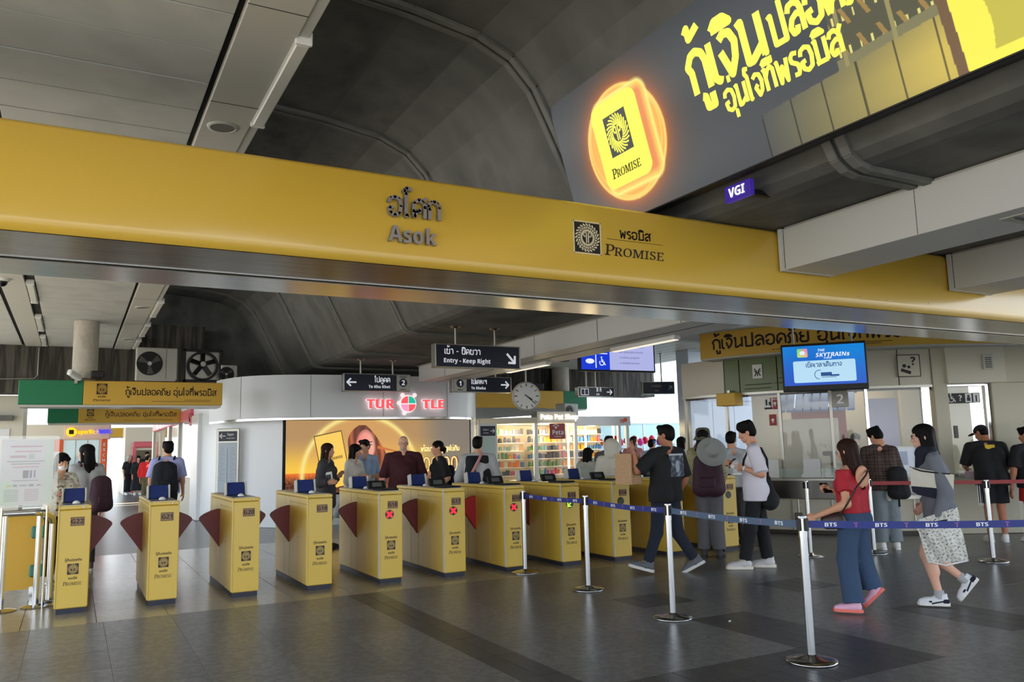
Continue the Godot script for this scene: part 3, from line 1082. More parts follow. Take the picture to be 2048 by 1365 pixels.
func disc(b: MB, c: Vector2, r: float, depth := 0.004, xf := Transform3D(), seg := 28) -> void:
	var p := PackedVector2Array()
	for i in seg:
		p.append(c + Vector2(cos(TAU * i / seg), sin(TAU * i / seg)) * r)
	b.prism(p, depth, xf)


func build_signs() -> void:
	var wt: Material = glow("sign_white", rgb(214, 217, 224), 0.72)
	# entry sign
	var e := hanging_sign("navy hanging sign reading Entry - Keep Right, nearest under the girder", 4.64, 6.07, 2.715, 3.07, 10.9, [-0.35, 0.315], 3.35)
	var b := MB.new()
	thai(b, "เข้า - ชิดขวา", 0.075, 0.17, 0.004, Transform3D(Basis(), Vector3(-0.57, 0.205, 0.002)), false, 1.06)
	latin(b, "Entry - Keep Right", 0.064, 0.004, Transform3D(Basis(), Vector3(-0.58, 0.075, 0.002)), false, "Droid Sans", true, 1.02)
	part("lettering", b.mesh(), wt, e)
	b = MB.new()
	arrow(b, Vector2(0.545, 0.165), 0.2, -47, Transform3D(Basis(), Vector3(0, 0, 0.004)))
	part("arrow", b.mesh(), wt, e)
	# platform 2
	var k := hanging_sign("navy hanging sign with left arrow and platform number 2 above the curved shop fascia", 4.64, 6.04, 2.7, 3.055, 15.5, [-0.33, 0.345], 3.35)
	b = MB.new()
	thai(b, "ไปคูคต", 0.085, 0.17, 0.004, Transform3D(Basis(), Vector3(0.1, 0.19, 0.002)), true, 1.0)
	latin(b, "To Khu Khot", 0.056, 0.004, Transform3D(Basis(), Vector3(0.035, 0.07, 0.002)), true)
	arrow(b, Vector2(-0.54, 0.18), 0.19, 180, Transform3D(Basis(), Vector3(0, 0, 0.004)))
	part("lettering", b.mesh(), wt, k)
	part("number_panel", mspan(Vector3(0.4, 0.02, -0.002), Vector3(0.68, 0.335, 0.002)), M["bulkhead"], k)
	b = MB.new()
	disc(b, Vector2(0.54, 0.185), 0.085, 0.004, Transform3D(Basis(), Vector3(0, 0, 0.005)))
	thai(b, "ชานชาลา", 0.028, 0.2, 0.003, Transform3D(Basis(), Vector3(0.54, 0.285, 0.004)))
	latin(b, "Platform", 0.02, 0.003, Transform3D(Basis(), Vector3(0.54, 0.04, 0.004)))
	part("number_disc", b.mesh(), M["navy"], k)
	b = MB.new()
	latin(b, "2", 0.1, 0.004, Transform3D(Basis(), Vector3(0.54, 0.135, 0.008)))
	part("number", b.mesh(), wt, k)
	# platform 1, partly behind the white beam
	var q := hanging_sign("navy hanging sign with right arrow and platform number 1, half behind the white beam", 6.98, 8.39, 2.71, 3.05, 15.5, [-0.5, 0.35], 3.95)
	b = MB.new()
	thai(b, "ไปเคหะฯ", 0.085, 0.17, 0.004, Transform3D(Basis(), Vector3(-0.27, 0.18, 0.002)), false, 0.95)
	latin(b, "To Kheha", 0.056, 0.004, Transform3D(Basis(), Vector3(-0.27, 0.065, 0.002)), false)
	arrow(b, Vector2(0.54, 0.17), 0.19, 0, Transform3D(Basis(), Vector3(0, 0, 0.004)))
	part("lettering", b.mesh(), wt, q)
	part("number_panel", mspan(Vector3(-0.68, 0.02, -0.002), Vector3(-0.38, 0.32, 0.002)), M["bulkhead"], q)
	b = MB.new()
	disc(b, Vector2(-0.53, 0.185), 0.085, 0.004, Transform3D(Basis(), Vector3(0, 0, 0.005)))
	latin(b, "Platform", 0.02, 0.003, Transform3D(Basis(), Vector3(-0.53, 0.04, 0.004)))
	part("number_disc", b.mesh(), M["navy"], q)
	b = MB.new()
	latin(b, "1", 0.1, 0.004, Transform3D(Basis(), Vector3(-0.53, 0.135, 0.008)))
	part("number", b.mesh(), wt, q)
	# lift sign
	var l := hanging_sign("small pale navy sign with right arrow for the lift above the pet shop", 11.75, 12.93, 2.83, 3.09, 18.0, [-0.28, 0.02], 3.95)
	b = MB.new()
	thai(b, "ลิฟท์", 0.075, 0.18, 0.004, Transform3D(Basis(), Vector3(0.08, 0.14, 0.002)))
	latin(b, "Lift", 0.045, 0.004, Transform3D(Basis(), Vector3(0.04, 0.045, 0.002)))
	arrow(b, Vector2(0.42, 0.13), 0.17, 0, Transform3D(Basis(), Vector3(0, 0, 0.004)))
	for s in [[Vector2(-0.5, 0.05), Vector2(-0.5, 0.21)], [Vector2(-0.5, 0.21), Vector2(-0.26, 0.21)], [Vector2(-0.26, 0.21), Vector2(-0.26, 0.05)], [Vector2(-0.26, 0.05), Vector2(-0.5, 0.05)], [Vector2(-0.38, 0.21), Vector2(-0.38, 0.05)]]:
		b.stroke(s, 0.016, 0.004, Transform3D(Basis(), Vector3(0, 0, 0.004)))
	part("lettering", b.mesh(), wt, l)
	# dull exit sign against the bright opening
	var x := hanging_sign("dull grey hanging sign with diagonal arrow against the bright opening", 13.2, 14.1, 2.85, 3.18, 17.0, [-0.14, 0.12], 3.95)
	x.rotation.y = deg_to_rad(-18)
	b = MB.new()
	arrow(b, Vector2(0.32, 0.16), 0.14, 45, Transform3D(Basis(), Vector3(0, 0, 0.004)))
	thai(b, "ทางออก", 0.055, 0.18, 0.004, Transform3D(Basis(), Vector3(-0.06, 0.18, 0.002)))
	latin(b, "Exit", 0.045, 0.004, Transform3D(Basis(), Vector3(-0.06, 0.07, 0.002)))
	part("lettering", b.mesh(), mat("sign_grey", rgb(150, 152, 140), 0.6), x)
	# clock
	var c := thing("wall_clock", "round white station clock hanging before the right yellow fascia", "clock", P(8.2, 2.57, 14.5))
	c.rotation.y = deg_to_rad(-14)
	b = MB.new()
	b.lathe([Vector2(0.0, -0.1), Vector2(0.28, -0.1), Vector2(0.3, -0.08), Vector2(0.3, -0.02), Vector2(0.285, 0.0), Vector2(0.27, -0.012)], 40, Transform3D(Basis(Vector3.RIGHT, PI / 2), Vector3.ZERO))
	part("case", b.mesh(), M["bulkhead"], c)
	b = MB.new()
	disc(b, Vector2.ZERO, 0.275, 0.01, Transform3D(Basis(), Vector3(0, 0, -0.012)), 40)
	part("dial", b.mesh(), M["white_gloss"], c)
	b = MB.new()
	for i in 12:
		var a := TAU * i / 12.0
		b.stroke([Vector2(cos(a), sin(a)) * 0.2, Vector2(cos(a), sin(a)) * 0.26], 0.02 if i % 3 == 0 else 0.014, 0.004, Transform3D(Basis(), Vector3(0, 0, -0.008)))
	part("hour_mark", b.mesh(), M["black"], c)
	b = MB.new()
	b.stroke([Vector2(-0.03, 0.02), Vector2(0.12, -0.075)], 0.022, 0.004, Transform3D(Basis(), Vector3(0, 0, -0.004)))
	part("hour_hand", b.mesh(), M["black"], c)
	b = MB.new()
	b.stroke([Vector2(-0.04, 0.035), Vector2(0.19, -0.165)], 0.016, 0.004, Transform3D(Basis(), Vector3(0, 0, -0.001)))
	part("minute_hand", b.mesh(), M["black"], c)
	b = MB.new()
	b.cyl(Vector3(0, 0.29, -0.05), Vector3(0, 1.38, -0.05), 0.014, 0.014, 10)
	part("pole", b.mesh(), M["steel_dull"], c)
	# hanging information screen
	var W := 288
	var H := 108
	var im := Image.create(W, H, false, Image.FORMAT_RGB8)
	im.fill(Color(0.70, 0.72, 0.92))
	im.fill_rect(Rect2i(0, 0, 110, H), Color(0.06, 0.22, 0.84))
	for px in range(110, W):
		for py in 34:
			if py < (px - 150) * 0.14:
				im.set_pixel(px, py, Color(0.86, 0.60, 0.72).lerp(Color(0.70, 0.72, 0.92), py / 34.0))
	var s2 := thing("hanging_screen", "wide blue and lilac information screen hanging beyond the low white beam", "screen", P(9.46, 2.96, 13.0))
	s2.rotation.y = deg_to_rad(-3)
	var sw := 1.78
	var sh := 0.68
	part("casing", mspan(Vector3(-sw / 2, 0, -0.09), Vector3(sw / 2, sh, -0.003), 0.01), M["black"], s2)
	part("display", panel(sw - 0.08, sh - 0.07), screen("screen_notice", im, 0.95), s2, Vector3(0, sh / 2, 0.001))
	b = MB.new()
	latin(b, "When using the BTS SKYTRAIN", 0.036, 0.002, Transform3D(Basis(), Vector3(0.27, 0.49, 0.004)), true, "Droid Sans", false)
	latin(b, "service, please give priority", 0.038, 0.002, Transform3D(Basis(), Vector3(0.27, 0.38, 0.004)), true, "Droid Sans", false)
	latin(b, "to elderly, pregnant", 0.038, 0.002, Transform3D(Basis(), Vector3(0.27, 0.27, 0.004)), true, "Droid Sans", false)
	latin(b, "or disabled persons", 0.038, 0.002, Transform3D(Basis(), Vector3(0.27, 0.16, 0.004)), true, "Droid Sans", false)
	part("lettering", b.mesh(), glow("lilac_ink", rgb(92, 92, 132), 0.9), s2)
	b = MB.new()
	b.span(Vector3(-0.53, 0.07, 0.001), Vector3(-0.51, 0.62, 0.004))
	b.span(Vector3(-0.78, 0.345, 0.001), Vector3(-0.25, 0.362, 0.004))
	wheelchair(b, Vector2(-0.37, 0.2), 0.16, Transform3D(Basis(), Vector3(0, 0, 0.004)))
	wheelchair(b, Vector2(-0.37, 0.47), 0.14, Transform3D(Basis(), Vector3(0, 0, 0.004)))
	var eye := PackedVector2Array()
	for i in 16:
		eye.append(Vector2(-0.655 + 0.1 * cos(TAU * i / 16.0), 0.2 + 0.05 * sin(TAU * i / 16.0)))
	b.prism(eye, 0.003, Transform3D(Basis(), Vector3(0, 0, 0.004)))
	part("pictogram", b.mesh(), glow("screen_white", rgb(235, 240, 255), 0.95), s2)
	for px in [-0.6, 0.8]:
		b = MB.new()
		b.cyl(Vector3(px, sh, -0.05), Vector3(px, 0.99, -0.05), 0.02, 0.02, 10)
		part("pole", b.mesh(), M["steel_dull"], s2)


func wheelchair(b: MB, c: Vector2, s: float, xf := Transform3D()) -> void:
	var ring := []
	for i in 13:
		var a := PI * 0.75 + TAU * 0.72 * i / 12.0
		ring.append(c + Vector2(-0.1, -0.18) * s + Vector2(cos(a), sin(a)) * 0.3 * s)
	b.stroke(ring, s * 0.1, 0.003, xf)
	b.stroke([c + Vector2(-0.12, 0.36) * s, c + Vector2(-0.06, -0.06) * s, c + Vector2(0.2, -0.06) * s, c + Vector2(0.34, -0.4) * s, c + Vector2(0.46, -0.38) * s], s * 0.12, 0.003, xf)
	b.stroke([c + Vector2(-0.08, 0.16) * s, c + Vector2(0.16, 0.14) * s], s * 0.09, 0.003, xf)
	disc(b, c + Vector2(-0.12, 0.5) * s, s * 0.1, 0.003, xf, 12)


# ---------------------------------------------------------------- fascias, shops
func ad_fascia(label: String, x0: float, xg: float, x1: float, y0: float, y1: float, d: float, thick: float, green_right := false, words := true) -> Node3D:
	var o := thing("ad_fascia", label, "sign", P(x0, y0, d), 0, "yellow and green overhead fascias")
	var h := y1 - y0
	var W := x1 - x0
	var g := xg - x0
	part("yellow_face", mspan(Vector3(0 if green_right else g, 0, -thick), Vector3(g if green_right else W, h, 0), 0.01), M["yellow_vinyl"], o)
	part("green_face", mspan(Vector3(g if green_right else 0, 0, -thick), Vector3(W if green_right else g, h, -0.002), 0.01), M["green_vinyl"], o)
	part("under_strip", mspan(Vector3(0.02, -0.04, -thick + 0.02), Vector3(W - 0.02, -0.001, -0.03)), M["steel_dull"], o)
	if words:
		emblem(o, Vector3(g + h * 0.68, h * 0.66, 0.002), h * 0.44, h * 0.5, M["ink"], M["yellow_vinyl"], Basis(), false)
		var b := MB.new()
		thai(b, "พรอมิส", h * 0.055, 0.24, 0.002, Transform3D(Basis(), Vector3(g + h * 0.68, h * 0.31, 0.002)), true, 1.3)
		promise_word(b, h * 0.1, h * 0.66, Transform3D(Basis(), Vector3(g + h * 0.68, h * 0.15, 0.002)))
		var tw := W - g - h * 1.9
		thai(b, "กู้เงินปลอดภัย อุ่นใจที่พรอมิส", h * 0.22, 0.17, 0.002, Transform3D(Basis(), Vector3(g + h * 1.75 + tw * 0.46, h * 0.42, 0.002)), true, tw * 0.93 / (h * 0.22 * 15.0))
		b.span(Vector3(g + h * 2.6, h * 0.15, 0), Vector3(W - h * 0.5, h * 0.165, 0.002))
		b.span(Vector3(g + h * 3.9, h * 0.21, 0), Vector3(W - h * 0.5, h * 0.225, 0.002))
		part("lettering", b.mesh(), M["ink"], o)
	return o


func ac_unit(label: String, at: Vector3, w: float, h: float, turn := 0.0, dark := false) -> void:
	var t := thing("air_conditioner", label, "air conditioner", at, turn, "outdoor air conditioning units")
	var b := MB.new()
	b.box(Vector3(0, h / 2, -0.17), Vector3(w, h, 0.34), 0.015)
	part("casing", b.mesh(), M["steel_dull"] if dark else M["bulkhead"], t)
	var fx := -w * 0.18
	b = MB.new()
	disc(b, Vector2(fx, h * 0.5), h * 0.37, 0.004, Transform3D(Basis(), Vector3(0, 0, 0.004)))
	part("fan_opening", b.mesh(), M["black"], t)
	for k in 3:
		var a := TAU * k / 3.0 + 0.4
		b = MB.new()
		var pts := PackedVector2Array()
		for s in [[0.06, -0.3], [0.34, -0.1], [0.34, 0.5], [0.08, 0.5]]:
			pts.append(Vector2(fx, h * 0.5) + Vector2(cos(a + s[1]), sin(a + s[1])) * h * s[0])
		b.prism(pts, 0.006, Transform3D(Basis(), Vector3(0, 0, 0.012)))
		part("fan_blade", b.mesh(), M["grille_grey"], t)
	b = MB.new()
	disc(b, Vector2(fx, h * 0.5), h * 0.07, 0.02, Transform3D(Basis(), Vector3(0, 0, 0.024)))
	part("hub", b.mesh(), M["white"], t)
	b = MB.new()
	for k in 6:
		var ring := []
		for i in 25:
			ring.append(Vector2(fx, h * 0.5) + Vector2(cos(TAU * i / 24.0), sin(TAU * i / 24.0)) * h * 0.37 * (k + 1) / 6.0)
		b.stroke(ring, 0.006, 0.006, Transform3D(Basis(), Vector3(0, 0, 0.034)), false)
	part("guard", b.mesh(), M["black"], t)
	part("side_seam", mspan(Vector3(w * 0.22, 0.02, -0.002), Vector3(w * 0.23, h - 0.02, 0.001)), M["dark_gap"], t)


func build_shops() -> void:
	# fascias over the left passage and at the right
	ad_fascia("yellow and green fascia across the left passage under the column stub, nearest one", -0.86, 0.13, 2.48, 2.45, 2.88, 16.2, 0.6)
	ad_fascia("yellow and green fascia further along the left passage, second one", -0.6, 0.1, 2.6, 2.43, 2.84, 24.0, 0.5)
	ad_fascia("small orange-yellow fascia far along the left passage, beside the exchange sign", 1.2, 1.21, 2.36, 2.4, 2.8, 39.0, 0.4, false, false)
	var fr := ad_fascia("yellow fascia ending in green behind the station clock", 9.3, 13.05, 13.9, 2.66, 3.2, 20.8, 0.6, true, false)
	for k in [[1.3, "first"], [2.7, "second"]]:
		var sp := MB.new()
		sp.cyl(Vector3(k[0], -0.09, -0.2), Vector3(k[0], -0.04, -0.2), 0.05, 0.05, 14)
		part("downlight", sp.mesh(), glow("downlight_glow", rgb(255, 236, 190), 1.3), fr)
	var cam2 := thing("security_camera", "white bullet security camera on the left yellow and green fascia", "camera", P(-0.02, 2.9, 16.18))
	var cb := MB.new()
	cb.box(Vector3(0.0, 0.06, 0.14), Vector3(0.1, 0.1, 0.3), 0.02, Basis.from_euler(Vector3(-0.35, -0.7, 0)))
	part("body", cb.mesh(), M["white_gloss"], cam2)
	part("bracket", mspan(Vector3(0.0, -0.08, -0.02), Vector3(0.05, 0.05, 0.06)), M["steel_dull"], cam2)
	var cam3 := thing("security_camera", "black bullet security camera on the left fascia beside the column", "camera", P(0.34, 2.88, 16.22))
	part("body", mbox(Vector3(0, 0.1, 0.05), Vector3(0.22, 0.13, 0.3), 0.02), M["black"], cam3)
	part("bracket", mspan(Vector3(-0.03, 0, -0.06), Vector3(0.03, 0.05, 0.0)), M["black"], cam3)
	var cam4 := thing("security_camera", "black security camera on the right fascia below the concrete column", "camera", P(11.95, 3.2, 20.7))
	part("body", mbox(Vector3(0, 0.1, 0.05), Vector3(0.5, 0.22, 0.3), 0.03), M["black"], cam4)
	part("bracket", mspan(Vector3(-0.05, 0, -0.08), Vector3(0.05, 0.08, 0.0)), M["black"], cam4)
	# machines on the shop roof
	ac_unit("pale air conditioner with round fan grille beside the dark fan frame", P(1.5, 3.12, 18.5), 0.8, 0.68)
	var fn := thing("fan_frame", "big black extractor fan in an open frame beside the pale air conditioner", "fan", P(2.42, 3.08, 18.5))
	var b := MB.new()
	for e in [[Vector3(-0.4, 0, -0.1), Vector3(-0.35, 0.72, 0)], [Vector3(0.35, 0, -0.1), Vector3(0.4, 0.72, 0)], [Vector3(-0.4, 0, -0.1), Vector3(0.4, 0.06, 0)], [Vector3(-0.4, 0.68, -0.1), Vector3(0.4, 0.72, 0)]]:
		b.span(e[0], e[1], 0.004)
	part("frame", b.mesh(), M["black"], fn)
	part("back_plate", mspan(Vector3(-0.36, 0.06, -0.2), Vector3(0.38, 0.68, -0.16)), M["steel_dull"], fn)
	b = MB.new()
	var ring := []
	for i in 25:
		ring.append(Vector2(0, 0.36) + Vector2(cos(TAU * i / 24.0), sin(TAU * i / 24.0)) * 0.3)
	b.stroke(ring, 0.05, 0.1, Transform3D(), false)
	part("ring", b.mesh(), M["black"], fn)
	for k in 5:
		var a := TAU * k / 5.0 + 0.3
		b = MB.new()
		b.box(Vector3(cos(a) * 0.15, 0.4 + sin(a) * 0.15, -0.06), Vector3(0.26, 0.1, 0.012), 0.0, Basis(Vector3.BACK, a) * Basis(Vector3.RIGHT, 0.5))
		part("fan_blade", b.mesh(), M["black"], fn)
	b = MB.new()
	disc(b, Vector2(0, 0.4), 0.055, 0.1, Transform3D(Basis(), Vector3(0, 0, 0.01)))
	part("hub", b.mesh(), M["steel_dull"], fn)
	ac_unit("small dark steel unit beside the fan frame on the shop roof", P(2.95, 3.05, 18.4), 0.34, 0.42, 0.0, true)

	build_turtle()
	build_pet_shop()
	build_left_shops()


func ring_pts(pts: Array, steps: int) -> Array:
	# a smooth curve through plan points
	var c := Curve3D.new()
	for i in pts.size():
		var a: Vector2 = pts[maxi(i - 1, 0)]
		var z: Vector2 = pts[mini(i + 1, pts.size() - 1)]
		var t := (z - a) / 6.0
		c.add_point(Vector3(pts[i].x, 0, pts[i].y), Vector3(-t.x, 0, -t.y), Vector3(t.x, 0, t.y))
	var out := []
	for i in steps + 1:
		var p := c.sample_baked(c.get_baked_length() * i / steps)
		out.append(Vector2(p.x, p.z))
	return out


func curtain(plan: Array, y0: float, y1: float, thick := 0.0) -> ArrayMesh:
	# an upright curved sheet over plan points (x, d), facing the side on the left hand of the walk (towards the camera for rising x)
	var b := MB.new()
	for i in plan.size() - 1:
		var a: Vector2 = plan[i]
		var c: Vector2 = plan[i + 1]
		var t := (c - a).normalized()
		var o2 := Vector2(t.y, -t.x)
		var k := b.v.size()
		var ta: Vector2 = (c - (plan[i - 1] if i > 0 else a)).normalized()
		var tc: Vector2 = ((plan[i + 2] if i + 2 < plan.size() else c) - a).normalized()
		for e in [[a, y0, ta], [c, y0, tc], [c, y1, tc], [a, y1, ta]]:
			b.v.append(P(e[0].x, e[1], e[0].y))
			b.n.append(Vector3(e[2].y, 0, e[2].x))
			b.uv.append(Vector2((float(i) + (1.0 if e[0] == c else 0.0)) / (plan.size() - 1), 1.0 if e[1] == y0 else 0.0))
		b.ix.append_array(PackedInt32Array([k, k + 2, k + 1, k, k + 3, k + 2]))
		if thick > 0.0:
			var a2 := a - o2 * thick
			var c2 := c - o2 * thick
			b.quad(P(a.x, y0, a.y), P(c.x, y0, c.y), P(c2.x, y0, c2.y), P(a2.x, y0, a2.y), Vector3.DOWN)
			b.quad(P(a.x, y1, a.y), P(c.x, y1, c.y), P(c2.x, y1, c2.y), P(a2.x, y1, a2.y), Vector3.UP)
			b.quad(P(a2.x, y0, a2.y), P(c2.x, y0, c2.y), P(c2.x, y1, c2.y), P(a2.x, y1, a2.y), Vector3(-o2.x, 0, o2.y))
	return b.mesh()


func build_turtle() -> void:
	var o := thing("shop_building", "white curved shop with glowing pink letters and an orange advertising screen", "shop", P(3.0, 0, 17.5))
	o.position = Vector3.ZERO
	var wall := ring_pts([Vector2(2.68, 27), Vector2(2.68, 22), Vector2(2.72, 20.0), Vector2(3.0, 18.6), Vector2(3.5, 17.6), Vector2(3.84, 17.15)], 18)
	part("white_wall", curtain(wall, 0.0, 3.06, 0.15), M["shop_white"], o)
	var right := ring_pts([Vector2(8.08, 17.05), Vector2(8.45, 17.5), Vector2(8.6, 18.5), Vector2(8.6, 25)], 10)
	part("white_wall", curtain(right, 0.0, 3.06, 0.15), M["shop_white"], o)
	part("base_panel", mspan(P(3.84, 0, 17.25), P(8.08, 0.66, 17.02)), M["shop_white"], o)
	part("roof", mspan(P(3.2, 2.98, 26), P(8.5, 3.04, 17.3)), M["shop_white"], o)
	part("backing", mspan(P(3.9, 0.66, 17.4), P(8.05, 2.3, 17.06)), M["dark_gap"], o)
	# fascia drum in panels
	var fp := ring_pts([Vector2(2.62, 18.9), Vector2(2.95, 17.6), Vector2(3.5, 16.95), Vector2(4.4, 16.62), Vector2(6.0, 16.5), Vector2(7.4, 16.6), Vector2(8.1, 16.95), Vector2(8.55, 17.7), Vector2(8.7, 19.0)], 36)
	for k in 6:
		var seg := fp.slice(k * 6, k * 6 + 7)
		part("fascia_panel", curtain(seg, 2.24, 3.12, 0.05), M["shop_white"], o)
	for k in range(1, 6):
		var j: Vector2 = fp[k * 6]
		part("joint", mspan(P(j.x - 0.004, 2.25, j.y - 0.004), P(j.x + 0.004, 3.11, j.y + 0.02)), M["concrete_joint"], o)
	var lip := []
	for p in fp:
		lip.append(Vector2(p.x, p.y - 0.03))
	part("chrome_lip", curtain(lip, 2.19, 2.235, 0.12), M["steel"], o)
	# soffit under the fascia
	var sof := MB.new()
	for i in fp.size() - 1:
		var a: Vector2 = fp[i]
		var c: Vector2 = fp[i + 1]
		sof.quad(P(a.x, 2.215, a.y), P(c.x, 2.215, c.y), P(c.x, 2.215, 19.2), P(a.x, 2.215, 19.2), Vector3.DOWN)
	part("soffit", sof.mesh(), M["bulkhead"], o)
	# shop name
	var pk := glow("shop_pink", rgb(255, 84, 92), 1.0)
	var hl := glow("shop_halo", rgb(255, 226, 226), 1.0)
	for w in [["TUR", 5.72], ["TLE", 6.93]]:
		var b := MB.new()
		latin(b, w[0], 0.19, 0.05, Transform3D(Basis(), P(w[1], 2.415, 16.42)), true, "Droid Sans", true, 1.22)
		part("sign_letters", b.mesh(), pk, o)
		b = MB.new()
		for off in [Vector2(-0.012, 0), Vector2(0.012, 0), Vector2(0, 0.012), Vector2(0, -0.012)]:
			latin(b, w[0], 0.19, 0.02, Transform3D(Basis(), P(w[1] + off.x, 2.415 + off.y, 16.46)), true, "Droid Sans", true, 1.22)
		part("sign_halo", b.mesh(), hl, o)
	var q := MB.new()
	disc(q, Vector2.ZERO, 0.19, 0.03, Transform3D(Basis(), P(6.35, 2.515, 16.45)))
	for s in [Vector2(-0.2, 0.02), Vector2(-0.12, 0.19), Vector2(0.16, 0.19), Vector2(-0.08, -0.2)]:
		disc(q, s, 0.045, 0.03, Transform3D(Basis(), P(6.35, 2.515, 16.45)), 12)
	part("sign_disc", q.mesh(), hl, o)
	for k in 4:
		var pl := PackedVector2Array([Vector2.ZERO])
		for i in 9:
			var a := PI / 2 * k + PI / 2 * i / 8.0
			pl.append(Vector2(cos(a), sin(a)) * 0.15)
		var b := MB.new()
		b.prism(pl, 0.03, Transform3D(Basis(), P(6.35, 2.515, 16.42) + Vector3([0.012, -0.012, -0.012, 0.012][k], [0.012, 0.012, -0.012, -0.012][k], 0)))
		part("sign_quarter", b.mesh(), [glow("shop_teal", rgb(10, 190, 160), 0.9), pk, glow("shop_rose", rgb(255, 150, 190), 1.0), pk][k], o)
	# advertising screen
	var W := 720
	var H := 264
	var im := Image.create(W, H, false, Image.FORMAT_RGB8)
	for py in H:
		for px in W:
			im.set_pixel(px, py, shop_screen_print(float(px) / W, float(py) / H))
	var sc := solo("advertising_screen", panel(4.2, 1.52), screen("shop_screen", im, 0.95), "wide orange sunset advertising screen with a woman's face behind the gates", "screen", P(5.97, 1.43, 17.0))
	part("frame", mspan(Vector3(-2.13, -0.8, -0.05), Vector3(2.13, 0.79, -0.004)), M["dark_gap"], sc)
	var g := MB.new()
	thai(g, "พร้อมวงเงินสูงสุดไม่เกิน", 0.085, 0.22, 0.004, Transform3D(Basis(), Vector3(1.36, 0.06, 0.004)), true, 0.83)
	latin(g, "300,000", 0.32, 0.004, Transform3D(Basis(), Vector3(1.36, -0.39, 0.004)), true, "Droid Sans", false, 0.8)
	part("lettering", g.mesh(), glow("screen_cream", rgb(255, 226, 150), 1.0), sc)
	g = MB.new()
	latin(g, "300,000", 0.33, 0.003, Transform3D(Basis(), Vector3(1.375, -0.395, 0.002)), true, "Droid Sans", true, 0.78)
	part("letter_shade", g.mesh(), glow("screen_brown", rgb(140, 70, 26), 0.8), sc)
	var al := AreaLight3D.new()
	al.name = "screen_light"
	al.area_size = Vector2(4.2, 1.5)
	al.light_color = Color(1.0, 0.7, 0.35)
	al.light_energy = 0.03
	al.shadow_enabled = true
	sc.add_child(al)
	al.transform = Transform3D(Basis(Vector3(-1, 0, 0), Vector3(0, 1, 0), Vector3(0, 0, -1)), Vector3(0, 0, 0.03))
	# route board set in the white wall
	var rb := thing("route_board", "tall steel framed notice board with a navy sign on the white curved wall", "notice board", P(2.9, 0.35, 18.1))
	rb.rotation.y = deg_to_rad(-26)
	part("frame", mspan(Vector3(-0.24, 0, -0.06), Vector3(0.24, 1.72, -0.01), 0.01), M["steel_dull"], rb)
	part("board", mspan(Vector3(-0.19, 0.04, -0.012), Vector3(0.19, 1.42, 0.0)), mat("board_pale", rgb(182, 196, 208), 0.3), rb)
	part("header", mspan(Vector3(-0.19, 1.45, -0.012), Vector3(0.19, 1.66, 0.002)), M["navy"], rb)
	g = MB.new()
	arrow(g, Vector2(-0.11, 1.56), 0.12, 180, Transform3D(Basis(), Vector3(0, 0, 0.005)))
	thai(g, "ไปคูคต", 0.035, 0.18, 0.003, Transform3D(Basis(), Vector3(0.06, 1.57, 0.004)))
	latin(g, "To Khu Khot", 0.022, 0.003, Transform3D(Basis(), Vector3(0.06, 1.5, 0.004)))
	part("lettering", g.mesh(), M["white"], rb)
	g = MB.new()
	for k in 16:
		for s in [-1, 1]:
			g.span(Vector3(s * 0.11 - 0.05, 1.3 - k * 0.045, 0), Vector3(s * 0.11 + 0.03 + 0.03 * sin(k * 2.7), 1.306 - k * 0.045, 0.002))
	g.span(Vector3(-0.004, 0.2, 0), Vector3(0.004, 1.3, 0.002))
	part("print", g.mesh(), mat("print_grey", rgb(120, 136, 156), 0.5), rb)


